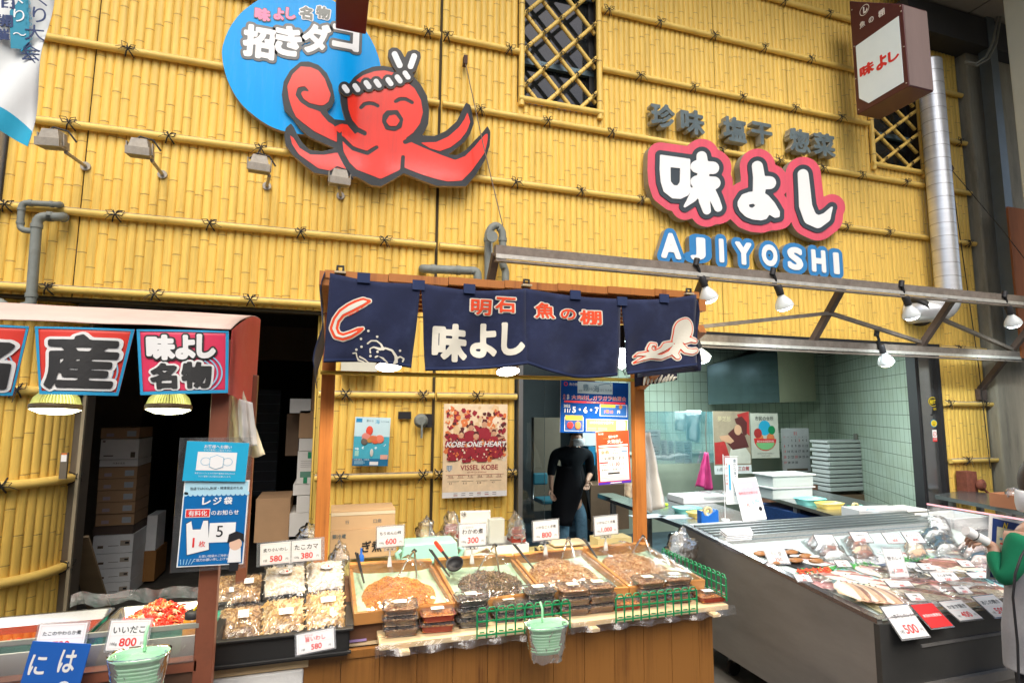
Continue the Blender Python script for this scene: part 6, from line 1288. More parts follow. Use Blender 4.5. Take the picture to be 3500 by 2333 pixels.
m=MB();c=onY(1234,1905,-1.12);m.lathe([(.015,0),(.015,.04),(.006,.05),(.005,.08)],mat('blue_plastic',(.01,.13,.55),.35),14,X=T(c.x,c.y,c.z-.03),capt=True);tag(m.build('blue_bottle'),'small blue glue bottle at the back of the first tray','bottle')
def tapedisp(px,py,Y,mt,label,s=1.,z=None):
    c=onY(px,py,Y)if z is None else onZ(px,py,z);t=thing('tape_dispenser',label,'tape dispenser',tuple(c),group='tape dispensers');m=MB();X=T(c)@Matrix.Scale(s,4);Pf=[(-.085,0),(.085,0),(.085,.095),(.07,.105),(.03,.075),(-.02,.055),(-.05,.06),(-.075,.10),(-.085,.10)]
    m.prism(Pf,-.03,.03,mt,X=X@Matrix(((1,0,0,0),(0,0,-1,0),(0,1,0,0),(0,0,0,1))));m.build('base',t,bevel=.003*s)
    m=MB();Xr=X@T(.0,0,.085)@Rx(90);m.lathe([(.022,-.011),(.045,-.011),(.045,.011),(.022,.011),(.022,-.011)],mat('tape_roll',(.62,.50,.26),.3),28,X=Xr,capb=False);m.build('tape_roll',t)
tapedisp(1848,1893,-1.0,BLACK,'black tape dispenser with two rolls behind the third tray',.42)
def scale_(px,py,z,w_,d_,label,mt,pxy=True):
    c=onZ(px,py,z);t=thing('weighing_scale',label,'scale',tuple(c));m=MB();m.box((c.x,c.y,z+.03),(w_,d_,.055),mt,taper=.93);m.build('body',t,bevel=.008);m=MB();m.box((c.x,c.y+.01,z+.075),(w_*.92,d_*.8,.016),mt);m.build('platform',t,bevel=.008);m=MB();m.box((c.x,c.y,z+.062),(w_*.3,d_*.3,.012),BLACK);m.build('neck',t)
    m=MB();m.box((c.x+w_*.2,c.y-d_*.5-.001,z+.032),(w_*.25,.003,.02),mat('scale_label',(.55,.6,.62),.4));m.build('label',t);return t
CREAMP=mat('cream_plastic',(.74,.62,.40),.4,var=.03);scale_(1940,1897,.866,.24,.17,'cream weighing scale behind the third tray',CREAMP)
boxpx((2045,1838,2160,1878),-.96,.12,mat('yellow_paper',(.72,.60,.28),.7,var=.05),'paper_pack','stack of pale yellow paper packs by the right orange post','paper pack')
# ---- posters on the pier and between the posts ----
def spots(m,w,h,rg,n,cols,x0,y0,x1,y1,s0,s1,z0=.002):
    for i in range(n):
        x,y=rg.uniform(x0,x1)*w,rg.uniform(y0,y1)*h;s_=rg.uniform(s0,s1)*w;k=rg.randint(5,7);a0=rg.uniform(0,6);m.prism([(x+s_*rg.uniform(.6,1.1)*cos(a0+2*pi*j/k),y+s_*rg.uniform(.6,1.2)*sin(a0+2*pi*j/k))for j in range(k)],z0+.00002*i,z0+.00002*i,rg.choice(cols))
SKN=mat('poster_skin',(.60,.33,.20),.5,var=0);MRN=mat('poster_crimson',(.32,.02,.035),.5,var=.1);OCH=mat('poster_ochre',(.74,.52,.28),.5,var=.1,scale=12);DKR=mat('poster_dark',(.10,.02,.02),.5);ORG=mat('poster_orange',(.72,.20,.06),.5,var=.1)
def match_poster(m,w,h):
    rg=random.Random(4);m.rect(0,h*.06,w,h,.0008,mat('poster_cream',(.82,.64,.42),.5,var=.12,scale=14));spots(m,w,h,rg,60,[OCH,ORG,mat('poster_pale',(.85,.72,.55),.5)],.02,.40,.98,.98,.02,.07,.0010)
    spots(m,w,h,rg,150,[MRN,DKR,ORG,MRN],.04,.40,.96,.66,.02,.06,.0018);spots(m,w,h,rg,130,[MRN,OCH,MRN,DKR,ORG],.04,.62,.96,.93,.015,.045,.0032);spots(m,w,h,rg,150,[DKR,ORG,DKR,_mats['poster_pale'],MRN],.06,.40,.94,.63,.006,.022,.0095)
    for i,(x,y,s_)in enumerate([(.27,.62,1.),(.42,.70,1.),(.63,.73,1.1),(.78,.64,.9),(.50,.60,1.1),(.36,.52,.8),(.60,.54,.9),(.84,.54,.7),(.14,.52,.7)]):
        z=.005+.0006*i;q=s_*w*.08;m.prism([(w*x-q*1.1,h*y-q*3.2),(w*x-q*1.3,h*y-q*.2),(w*x-q*.4,h*y+q*.2),(w*x+q*.4,h*y+q*.2),(w*x+q*1.3,h*y-q*.3),(w*x+q*1.0,h*y-q*3.2)],z,z,MRN);m.lathe([(.001,0),(1,0)],SKN,12,X=T(w*x,h*y+q*.8,z+.0002)@Matrix.Diagonal((q*.5,q*.65,1,1)));m.prism([(w*x-q*.5,h*y+q*1.0),(w*x-q*.3,h*y+q*1.6),(w*x+q*.4,h*y+q*1.6),(w*x+q*.55,h*y+q*1.0),(w*x,h*y+q*1.25)],z+.0004,z+.0004,DKR)
        if y>.6:m.prism([(w*x+q*1.0,h*y-q*.6),(w*x+q*2.4,h*y-q*.1),(w*x+q*2.4,h*y+q*.15),(w*x+q*.9,h*y-q*.1)],z+.0003,z+.0003,SKN)
    m.text('KOBE ONE HEART',w*.5,h*.565,w*.98,h*.06,PAPER,.0125,slant=.25,bold=.02);m.text('VISSEL KOBE',w*.56,h*.315,w*.78,h*.055,MRN,.0025,bold=.012);m.prism([(w*.06,h*.34),(w*.14,h*.34),(w*.14,h*.30),(w*.10,h*.275),(w*.06,h*.30)],.0025,.0025,TW2)
    for k in range(3):m.rect(w*(.072+.024*k),h*.285,w*(.080+.024*k),h*.335,.003,PAPER)
    m.text('2022 MATCH SCHEDULE',w*.52,h*.265,w*.3,h*.014,MRN,.0025)
    for k,s_ in enumerate(('9.10','9.14','9.18','10.8','10.12','11.5')):m.text(s_,w*(.12+.15*k),h*.222,w*.09,h*.02,DKR,.0025);m.rect(w*(.07+.15*k),h*.205,w*(.17+.15*k),h*.208,.0025,MRN)
    for k,s_ in enumerate(('8.3','8.10','8.18','9.7')):m.text(s_,w*(.12+.22*k),h*.15,w*.08,h*.018,DKR,.0025);m.rect(w*(.07+.22*k),h*.17,w*(.25+.22*k),h*.173,.0025,INK)
    m.rect(w*.05,h*.236,w*.95,h*.24,.0025,MRN)
    for r_ in range(2):
        for k in range(6):m.rect(w*(.17+.12*k),h*(.02+.02*r_),w*(.23+.12*k),h*(.027+.02*r_),.0015,mat('sponsor_grey',(.3,.3,.32),.5)if(k+r_)%4 else MRN)
TW2=mat('crest_blue',(.2,.28,.36),.5)
quadsign([(1518,1379),(1735,1381),(1511,1702),(1732,1693)],-.075,'team_poster','cream and crimson football team poster reading VISSEL KOBE','poster',match_poster)
def sea_poster(m,w,h):
    rg=random.Random(8);m.rect(0,0,w,h,.0008,mat('sea_deep',(.01,.16,.32),.5,var=.1));m.rect(0,h*.15,w,h*.62,.0010,mat('sea_mid',(.06,.40,.52),.5,var=.1,scale=20));m.rect(0,h*.60,w,h,.0012,mat('sea_sky',(.55,.74,.78),.5,var=.05));spots(m,w,h,rg,26,[mat('sea_foam',(.6,.78,.82),.5),_mats['sea_mid']],.05,.28,.95,.64,.02,.06,.0014)
    m.rect(w*.03,h*.89,w*.20,h*.97,.002,mat('logo_blue',(.02,.25,.5),.5));m.text('豊かな',w*.42,h*.925,w*.2,h*.05,TW_,.002);m.text('海',w*.63,h*.91,w*.16,h*.09,CY,.002);m.text('づくり大会',w*.84,h*.915,w*.24,h*.035,TW_,.002)
    for x,y,rx,ry,c_ in((.34,.60,.13,.08,(.70,.25,.2)),(.42,.72,.10,.10,(.78,.08,.04)),(.52,.55,.20,.075,(.62,.16,.06)),(.72,.55,.13,.09,(.75,.20,.12)),(.30,.50,.10,.08,(.14,.12,.10)),(.44,.53,.10,.06,(.55,.25,.06)),(.60,.50,.10,.05,(.70,.12,.05)),(.52,.27,.05,.08,(.6,.6,.55))):m.ell((w*x,h*y,.004),(w*rx,h*ry,.0012),mat('print_%d'%int(x*1000+y*10),c_,.5),12)
    m.text('11月12日土・13日日',w*.25,h*.13,w*.42,h*.035,PAPER,.002,bold=.01)
    for k in range(5):m.rect(w*.05,h*(.04+.014*k),w*(.3+.05*(k%2)),h*(.046+.014*k),.002,LB)
    m.rect(w*.48,h*.02,w*.72,h*.09,.002,PAPER);m.rect(w*.77,h*.14,w*.98,h*.23,.002,mat('pinkish',(.75,.4,.3),.5));m.rect(w*.05,h*.2,w*.16,h*.31,.002,mat('map_green',(.35,.65,.55),.5))
TW_=mat('title_teal',(.03,.12,.18),.5)
quadsign([(1209,1423),(1330,1423),(1203,1591),(1325,1592)],-.075,'sea_poster','small blue sea festival poster on the bamboo pier','poster',sea_poster)
def fest(m,w,h):
    rg=random.Random(9);NB_=mat('festival_blue',(.005,.06,.28),.25,var=.15,scale=9);m.rect(0,0,w,h,.0008,NB_);m.rect(w*.24,h*.76,w*.76,h*.99,.0012,mat('pale_title',(.55,.66,.68),.3));m.text('魚の棚',w*.18,h*.93,w*.12,h*.08,PAPER,.002)
    m.lathe([(.012,0),(.008,0)],RED,20,X=T(w*.07,h*.93,.002),capb=False);m.text('豊',w*.36,h*.88,w*.09,h*.13,TW_,.002);m.text('かな',w*.43,h*.85,w*.07,h*.05,TW_,.002);m.text('海',w*.515,h*.86,w*.09,h*.13,TW_,.002);m.text('づくり大会',w*.66,h*.84,w*.18,h*.05,TW_,.002);m.tube([(w*.55,h*.93,.002),(w*.66,h*.97,.002),(w*.72,h*.96,.002),(w*.73,h*.92,.002)],.0015,TW_,5)
    m.text('全国',w*.28,h*.81,w*.05,h*.035,TW_,.002)
    for k,ch in enumerate('大売出し'):m.fat(ch,.03,w*(.19+.078*k),h*.68,w*.070,h*.085,.002,.002,PAPER,base=.03);m.fat(ch,.0,w*(.19+.078*k),h*.68,w*.060,h*.075,.003,.003,RED,base=.0)
    for k,ch in enumerate('ガラガラ抽選会'):m.fat(ch,.03,w*(.50+.072*k),h*.68,w*.066,h*.085,.002,.002,PAPER,base=.03);m.fat(ch,.0,w*(.50+.072*k),h*.68,w*.056,h*.075,.003,.003,RED,base=.0)
    for k,ch in enumerate('大会応援'):m.text(ch,w*(.05+.055*(k%2)),h*(.71-.055*(k//2)),w*.045,h*.05,PAPER if k%2 else ORG,.002,bold=.01)
    m.rect(w*.05,h*.575,w*.95,h*.61,.002,RED);m.text('すべてのお客様にスピードくじ',w*.5,h*.593,w*.5,h*.025,PAPER,.003)
    m.text('2022',w*.09,h*.51,w*.1,h*.05,PAPER,.003,bold=.015);m.text('11/',w*.10,h*.42,w*.11,h*.08,PAPER,.003,bold=.015);m.text('5・6・7',w*.36,h*.44,w*.38,h*.14,PAPER,.003,bold=.02)
    m.rect(w*.57,h*.33,w*.98,h*.56,.002,PAPER);m.rect(w*.576,h*.338,w*.974,h*.552,.0025,mat('festival_inner',(.02,.10,.34),.4));m.text('200',w*.72,h*.53,w*.1,h*.05,ORG,.0035,bold=.01);m.rect(w*.58,h*.50,w*.80,h*.56,.003,mat('gold_ribbon',(.75,.55,.06),.4));m.text('1等10',w*.70,h*.42,w*.2,h*.08,ORG,.0035,bold=.02);m.text('円',w*.85,h*.42,w*.05,h*.06,PAPER,.0035,bold=.02);m.lathe([(.001,0),(.012,0)],mat('brown_round',(.35,.15,.03),.5),16,X=T(w*.88,h*.52,.0035))
    m.rect(w*.06,h*.03,w*.33,h*.30,.002,PAPER);m.rect(w*.066,h*.038,w*.324,h*.292,.0025,mat('navy_inner',(.03,.09,.30),.4));m.rect(w*.07,h*.24,w*.32,h*.33,.003,mat('gold_ribbon',(.75,.55,.06),.4));m.ell((w*.14,h*.14,.004),(w*.045,h*.07,.001),RED,12);m.ell((w*.25,h*.14,.004),(w*.045,h*.08,.001),ORG,12)
    m.rect(w*.37,h*.03,w*.99,h*.27,.002,PAPER);m.rect(w*.376,h*.038,w*.984,h*.262,.0025,mat('leaf_green',(.22,.55,.12),.4));m.text('LINEの友だち登録で',w*.60,h*.205,w*.40,h*.055,PAPER,.0035,bold=.015);m.rect(w*.39,h*.05,w*.52,h*.11,.0035,mat('lemon',(.75,.75,.2),.5));m.rect(w*.54,h*.05,w*.68,h*.11,.0035,_mats['lemon']);m.rect(w*.82,h*.06,w*.95,h*.24,.0035,PAPER)
quadsign([(1915,1298),(2150,1302),(1914,1477),(2147,1481)],-1.25,'festival_poster','dark blue festival sale poster dated 5・6・7 hung from the yellow pole','poster',fest)
def gold(m,w,h):
    m.rect(0,0,w,h,.0008,mat('voucher_red',(.76,.06,.02),.35,var=.04));m.rect(0,0,w,h*.045,.0012,mat('violet_strip',(.10,.03,.42),.4));m.rect(w*.36,h*.012,w*.70,h*.03,.002,PAPER);m.rect(w*.06,h*.06,w*.95,h*.68,.0014,PAPER)
    m.text('魚の棚',w*.14,h*.95,w*.18,h*.035,PAPER,.002);m.text('大会応援',w*.3,h*.86,w*.2,h*.05,ORG,.003,bold=.01);m.text('豊かな海',w*.52,h*.89,w*.40,h*.05,PAPER,.002,bold=.02)
    for k,ch in enumerate('大売出し'):m.text(ch,w*(.38+.125*k),h*.80,w*.11,h*.08,PAPER,.003,bold=.02)
    m.rect(w*.06,h*.70,w*.95,h*.735,.002,PAPER);m.text('大会応援大売出し期間中に',w*.5,h*.717,w*.8,h*.02,RED,.003);m.text('金券',w*.24,h*.595,w*.30,h*.09,ORG,.002,bold=.015);m.text('大売出し',w*.56,h*.625,w*.24,h*.035,ORG,.002);m.text('商品券',w*.56,h*.575,w*.22,h*.04,ORG,.002);m.rect(w*.74,h*.58,w*.93,h*.62,.002,mat('train_blue',(.2,.3,.45),.5))
    m.text('ご利用頂けます!',w*.49,h*.48,w*.76,h*.07,INK,.002,bold=.008);m.rect(w*.07,h*.395,w*.32,h*.42,.002,RED);m.text('令和4年',w*.19,h*.365,w*.24,h*.035,INK,.002);m.text('11',w*.41,h*.37,w*.12,h*.07,RED,.002,bold=.02);m.text('月',w*.50,h*.36,w*.05,h*.035,INK,.002);m.text('30',w*.61,h*.37,w*.15,h*.07,RED,.002,bold=.02);m.text('日まで',w*.80,h*.365,w*.18,h*.035,INK,.002)
    m.text('お早めにご利用ください',w*.49,h*.27,w*.78,h*.045,INK,.002);m.rect(w*.3,h*.185,w*.66,h*.215,.002,INK)
    for k in range(3):m.rect(w*.1,h*(.09+.03*k),w*.88,h*(.098+.03*k),.002,mat('fine_print',(.5,.48,.45),.5))
quadsign([(2033,1475),(2146,1470),(2046,1657),(2157,1647)],-1.26,'voucher_poster','red and white voucher poster reading 金券 tied to the right orange post','poster',gold)
boxpx((1166,1233,1290,1280),-.14,.12,mat('cream_casing',(.58,.57,.46),.5),'cream_casing','cream plastic casing on the pier below the navy curtain','casing',deco=None)
g_=MB();c,w_,h_=boxY(1361,1406,1405,1431,-.035);g_.box((c.x,-.036,c.z),(w_,.01,h_),BLACK);tag(g_.build('wall_slot'),'small dark slot in the pier between the two posters','slot')
g_=MB();c=onY(1438,1437,-.07);g_.lathe([(.048,0),(.052,.015),(.03,.03)],GREYP,24,X=T(c.x,c.y,c.z)@Rx(90),capt=True);g_.box((c.x+.045,c.y+.03,c.z),(.09,.02,.10),BLACK);g_.box((c.x+.005,c.y-.03,c.z-.05),(.014,.014,.15),GREYP);tag(g_.build('lever_lock'),'round grey lever lock beside the dark seam of the pier','lock')
# ---- storeroom boxes ----
INKB=mat('faded_ink',(.12,.09,.06),.7)
def d_lab(m,w,h,X):m.rect(-w*.35,-h*.32,-w*.16,-h*.02,0,mat('pinkish_label',(.42,.33,.34),.6),X=X);m.rect(w*.18,-h*.3,w*.42,h*.2,0,mat('bluish_label',(.40,.44,.46),.6),X=X)
def d_wh(m,w,h,X):m.rect(w*.3,-h*.42,w*.42,-h*.15,0,INKB,X=X);m.rect(-w*.45,h*.35,-w*.38,h*.42,0,INKB,X=X);m.rect(-w*.4,-h*.35,-w*.15,-h*.3,0,INKB,X=X)
def d_txt(m,w,h,X):m.text('冷凍水産品',0,0,w*.4,h*.3,INKB,0,X=X)
def d_st(m,w,h,X):m.rect(w*.18,-h*.1,w*.42,h*.2,0,mat('pale_mark',(.40,.35,.28),.6),X=X);m.rect(w*.30,h*.0,w*.40,h*.12,.001,INK,X=X);m.rect(-w*.12,-h*.1,w*.14,-h*.07,0,INKB,X=X);m.rect(-w*.38,-h*.2,-w*.24,-h*.05,0,INKB,X=X)
ws=mat('dull_white_box',(.74,.72,.67),.7,var=.05);names=['topmost brown box of the tall storeroom stack','tall white box second from the top of the storeroom stack','thin white box below the tall white one','brown labelled box directly under the white boxes','second brown labelled box under the white boxes','third brown labelled box in the middle of the stack','fourth brown labelled box near the stack middle','lowest brown labelled box above the wire rack']
ys=[1460,1498,1569,1594,1634,1674,1714,1754,1795]
for k in range(8):
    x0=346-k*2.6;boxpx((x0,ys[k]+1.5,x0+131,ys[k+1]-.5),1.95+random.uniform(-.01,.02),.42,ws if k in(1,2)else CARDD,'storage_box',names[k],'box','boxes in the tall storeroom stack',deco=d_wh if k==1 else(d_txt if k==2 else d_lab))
boxpx((318,1797,456,1826),1.97,.5,mat('rack_dark',(.09,.06,.045),.6),'box_rack','dark low rack between the brown and white boxes','rack')
ys=[1828,1890,1941,1989,2042]
for k in range(4):boxpx((318+k*3,ys[k]+1,455-k*4,ys[k+1]-1),1.93,.45,mat('grey_white_foam',(.76,.78,.78),.7),'foam_box',['top white foam box under the rack','second white foam box under the rack','third white foam box under the rack','bottom white foam box on the storeroom floor'][k],'box','white foam boxes under the rack',deco=d_st)
boxpx((500,1760,535,1880),2.3,.3,mat('grey_white_foam',(.76,.78,.78),.7),'foam_box','white foam box standing behind the tall stack','box');boxpx((488,1882,530,1985),2.3,.4,mat('amber_crate',(.32,.15,.04),.6),'amber_crate','amber brown crate behind the white foam boxes','crate')
m=MB();a=onY(262,1835,.75);b=onZ(350,2110,.02);m.box((0,0,0),((b-a).length,.15,.02),mat('leaning_plank',(.30,.22,.13),.7,var=.1,scale=3,stretch=(1,8,1)),X=frame((a+b)/2,b-a,(0,-1,0))@Rx(90));tag(m.build('leaning_plank'),'pale plank leaning against the storeroom wall','plank')
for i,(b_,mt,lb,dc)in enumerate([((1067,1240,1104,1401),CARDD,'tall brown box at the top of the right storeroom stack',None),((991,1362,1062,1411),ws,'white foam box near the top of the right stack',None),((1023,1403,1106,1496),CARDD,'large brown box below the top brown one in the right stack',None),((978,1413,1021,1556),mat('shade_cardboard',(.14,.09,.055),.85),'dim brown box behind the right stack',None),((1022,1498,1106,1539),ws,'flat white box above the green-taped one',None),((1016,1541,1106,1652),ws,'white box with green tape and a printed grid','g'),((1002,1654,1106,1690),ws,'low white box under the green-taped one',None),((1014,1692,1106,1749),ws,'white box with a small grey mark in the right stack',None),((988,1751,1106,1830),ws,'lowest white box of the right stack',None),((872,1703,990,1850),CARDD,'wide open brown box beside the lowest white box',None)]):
    def dg(m,w,h,X):
        m.rect(-w*.12,h*.28,w*.02,h*.48,0,mat('green_tape',(.02,.28,.12),.5),X=X);m.rect(-w*.25,-h*.48,-w*.1,-h*.2,0,_mats['green_tape'],X=X);m.rect(-w*.38,-h*.30,w*.2,-h*.12,.0005,mat('grey_green',(.12,.28,.2),.6),X=X)
        for k in range(4):m.rect(-w*.38,h*(.02+.06*k),w*.2,h*(.027+.06*k),0,INKB,X=X)
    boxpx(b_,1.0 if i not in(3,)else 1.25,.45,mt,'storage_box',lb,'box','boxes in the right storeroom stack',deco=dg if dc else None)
m=MB();c,w_,h_=boxY(875,1330,952,1690,3.2);m.box((c.x,3.2,c.z),(w_,.05,h_),mat('dark_locker',(.035,.045,.06),.4,.4))
for k in range(11):m.box((c.x,3.172,c.z-h_/2+h_*(k+.5)/11),(w_,.006,.008),mat('locker_edge',(.09,.11,.14),.4,.4))
tag(m.build('slatted_locker'),'dark grey slatted shutter panel deep in the storeroom','panel');m=MB();m.tube([onY(1090,1600,.25),onY(1068,1840,.4)],.011,mat('broom_stick',(.10,.11,.10),.6),8);tag(m.build('broom_stick'),'thin dark pole leaning by the left edge of the pier','pole')
# ================= kitchen =================
ALF=mat('door_aluminium',(.30,.31,.31),.35,.7)
t=thing('kitchen_door_frame','dark steel frame around the wide kitchen opening with a stickered right post','door frame',(3.7,.05,0))
m=MB();m.box((3.7,.02,2.41),(4.7,.12,.07),BLACK);m.box((3.7,-.02,2.36),(4.6,.06,.035),STEELB);m.build('header',t)
pj=onY(3196,1500,.02);m=MB();m.box((6.02,.03,1.18),(.05,.12,2.36),BLACK);m.build('outer_post',t);m=MB();m.box((5.895,.05,1.18),(.195,.08,2.36),STEEL);m.box((5.775,.07,1.18),(.03,.10,2.36),BLACK);m.build('steel_post',t)
m=MB();m.box((1.42,-.01,1.2),(.035,.10,2.4),ALF);m.build('left_post',t)
def onJ(px,py):return onY(px,py,.008)
YEL=mat('sticker_yellow',(.75,.55,.02),.4)
for(px,py,rx,rz,c1,tx,lb)in((3189,1372,.065,.048,BLACK,'秘密','black oval sticker reading 秘密 on the steel post'),(3192,1446,.046,.038,YEL,'','round yellow sticker with a blue rim on the steel post')):
    c=onJ(px,py);m=MB();Xs=T(c)@FW;m.lathe([(.001,0),(1,0)],YEL if c1 is BLACK else CY,24,X=Xs@Matrix.Diagonal((rx,rz,1,1)));m.lathe([(.001,0),(1,0)],c1,24,X=Xs@T(0,0,.001)@Matrix.Diagonal((rx*.9,rz*.88,1,1)))
    if tx:m.text(tx,0,0,rx*1.6,rz*1.3,YEL,.002,X=Xs,bold=.02);
    if tx:
        for k,(dx,dz)in enumerate(((.02,-.075),(.0,-.11),(-.03,-.135))):m.lathe([(.001,0),(1,0)],BLACK,14,X=Xs@T(dx,dz,.001)@Matrix.Diagonal((.034-.009*k,.022-.006*k,1,1)));
        m.text('秘密',.02,-.075,.05,.025,YEL,.002,X=Xs)
    else:m.text('うまい',0,.01,rx,rz*.5,GRN,.002,X=Xs);m.text('明石',0,-.015,rx,rz*.4,INK,.002,X=Xs)
    tag(m.build('sticker'),lb,'sticker')
c=onJ(3195,1488);m=MB();Xs=T(c)@FW;m.rect(-.03,-.06,.03,.06,0,PAPER,X=Xs);m.rect(-.03,-.06,.03,-.02,.001,RED,X=Xs);m.lathe([(.024,0),(.019,0)],RED,20,X=Xs@T(0,.018,.001),capb=False);m.rect(-.02,.014,.02,.018,.0015,RED,X=Xs@Matrix.Rotation(.7,4,'Z'));m.text('禁煙',0,-.035,.045,.022,PAPER,.002,X=Xs);tag(m.build('sticker'),'red and white no-smoking sticker on the steel post','sticker')
# glass door behind the worker and dim things behind it
c,w_,h_=boxY(1777,1200,1862,1880,.12);m=MB();m.box((c.x,.12,1.18),(w_,.01,2.34),film('door_glass',haze=.0,rough=.03,bscale=.5,gloss=.02));tag(m.build('glass_door'),'tall glass sliding door pane beside the bamboo pier','door')
boxpx((1825,1425,1916,1742),3.0,.1,mat('brown_grey_screen',(.15,.125,.09),.7),'folding_screen','brown-grey panel standing at the back left of the kitchen','panel')
boxpx((2165,1285,2204,1600),3.0,.3,mat('pale_fridge',(.40,.48,.50),.3),'tall_refrigerator','pale tall refrigerator left of the tiled wall','refrigerator')
boxpx((1992,1475,2036,1522),2.95,.3,WHITE,'shelf_box','white box on the back shelf left of the worker posters','box');boxpx((2012,1525,2035,1590),2.9,.3,mat('blue_crate',(.01,.20,.38),.5),'blue_crate','blue plastic crate behind the worker','crate')
boxpx((2020,1655,2150,1810),2.6,.4,mat('brown_cabinet',(.20,.12,.07),.6,var=.2,scale=3),'low_cabinet','brown low cabinet behind the voucher poster','cabinet')
STB=mat('chair_blue',(.02,.16,.22),.6);c=onY(1846,1635,2.75);t=thing('desk_chair','blue desk chair on a black swivel foot left of the worker','chair',(c.x,c.y,0));m=MB();m.box((c.x,c.y,c.z),(.20,.05,.15),STB);m.build('backrest',t,bevel=.02);m=MB();m.box((c.x+.08,c.y-.15,c.z-.25),(.34,.3,.06),STB);m.build('seat',t,bevel=.02)
m=MB();m.tube([(c.x-.09,c.y,c.z-.05),(c.x-.1,c.y,c.z-.25),(c.x,c.y-.1,c.z-.29)],.012,STEEL,8);m.tube([(c.x+.12,c.y-.15,c.z-.28),(c.x+.12,c.y-.15,.08)],.025,BLACK,8);m.build('stem',t)
for k in range(4):a=k*pi/2+.4;m=MB();m.tube([(c.x+.12,c.y-.15,.09),(c.x+.12+.2*cos(a),c.y-.15+.2*sin(a),.05)],.018,BLACK,6);m.build('leg',t)
# extractor hood
HD=mat('dark_mirror_steel',(.17,.23,.27),.12,.95,bump=.12,bscale=3);HB=mat('greasy_beige_tile',(.40,.40,.28),.4,var=.1,scale=2)
t=thing('extractor_hood','dark mirror-steel extractor hood with a greasy beige side','hood',(5.6,2.7,1.85));m=MB();m.add([(4.985,2.4,1.82),(6.21,2.4,1.86),(6.21,2.4,2.66),(4.985,2.4,2.36),(5.52,3.1,1.82),(6.21,3.1,1.86),(6.21,3.1,2.66),(5.52,3.1,2.36)],[(0,1,2,3),(4,7,6,5),(0,3,7,4),(1,5,6,2),(0,4,5,1),(3,2,6,7)],HD);m.build('hood',t);m=MB();m.add([(6.22,2.42,1.86),(7.45,2.95,1.9),(7.45,2.95,2.68),(6.22,2.42,2.66),(6.22,3.1,1.86),(7.7,3.1,1.9),(7.7,3.1,2.68),(6.22,3.1,2.66)],[(0,1,2,3),(0,4,5,1),(3,2,6,7),(0,3,7,4)],HB);m.build('beige_side',t)
TUB=mat('tube_glow',(1,1,1),.3,emis=7,ecol=(.78,.98,1),var=0)
for i,(x,y,z,L_,pw,lb)in enumerate(((4.6,1.2,2.62,1.1,42,'long fluorescent tube on the kitchen ceiling in front of the hood'),(3.9,2.0,2.6,1.1,28,'fluorescent tube deeper in the kitchen above the worker'))):
    t=thing('fluorescent_tube',lb,'ceiling light',(x,y,z),group='kitchen ceiling tubes');m=MB();m.box((x,y,z+.03),(L_+.08,.08,.03),WHITE);m.build('fitting',t);m=MB();m.tube([(x-L_/2,y,z),(x+L_/2,y,z)],.016,TUB,10);m.build('tube',t)
    l=lamp('lamp_light','AREA',(x,y,z-.03),pw,(.82,.98,.96),(L_,.05),t)
# posters, papers, towels on the back wall
YB_=3.09
def sheet(b,name,label,cat,draw=None,Y=None,base=None,group=None,skew=0):
    c,w_,h_=boxY(*b,Y or YB_);m=MB();Xs=T(c.x,c.y,c.z)@FW;m.box((0,0,-.003),(w_,h_,.004),base or PAPER,X=Xs)
    if draw:draw(m,w_,h_,Xs)
    return tag(m.build(name),label,cat,group)
BLD=mat('print_blood',(.45,.03,.03),.5,var=.2,scale=9)
def pw_(m,w,h,X):
    rg=random.Random(3);m.rect(-w/2,-h*.36,w/2,h/2,.001,mat('print_sepia',(.34,.26,.18),.5,var=.2,scale=8),X=X)
    P=lambda pts,z,mt:m.prism([(w*a,h*b)for a,b in pts],z,z,mt,X=X)
    P([(-.48,.0),(-.2,.02),(-.1,-.2),(-.2,-.34),(-.48,-.34)],.002,BLD);P([(.15,.45),(.48,.5),(.48,.1),(.3,.2)],.002,BLD);P([(-.15,-.34),(-.05,-.1),(.35,-.08),(.48,-.2),(.48,-.34)],.0022,mat('print_white',(.62,.58,.5),.5));P([(-.1,.15),(.1,.25),(.35,.1),(.45,-.08),(.0,-.12),(-.15,.0)],.0025,DKR)
    P([(.08,.38),(.28,.42),(.42,.32),(.40,.12),(.30,.1),(.25,.25),(.12,.3)],.003,DKR);m.lathe([(.001,0),(1,0)],SKN,16,X=X@T(w*.16,h*.2,.0032)@Matrix.Diagonal((w*.10,h*.085,1,1)));P([(-.35,.1),(-.1,.12),(.05,.02),(-.05,-.02),(-.3,.03)],.0034,SKN);m.lathe([(.001,0),(1,0)],BLD,16,X=X@T(-w*.2,-h*.25,.003)@Matrix.Diagonal((w*.12,h*.08,1,1)))
    m.text('三白館',w*.28,-h*.42,w*.36,h*.07,BLD,.002,X=X,bold=.01);m.text('11月1日より',-w*.22,-h*.425,w*.42,h*.06,INK,.002,X=X,bold=.005);m.text('夢芝居',-w*.2,h*.38,w*.4,h*.08,mat('gold_script',(.6,.5,.3),.5),.003,X=X)
sheet((2440,1404,2566,1618),'theatre_poster','dark sepia and red theatre poster with 三白館 along the bottom','poster',pw_,Y=2.3)
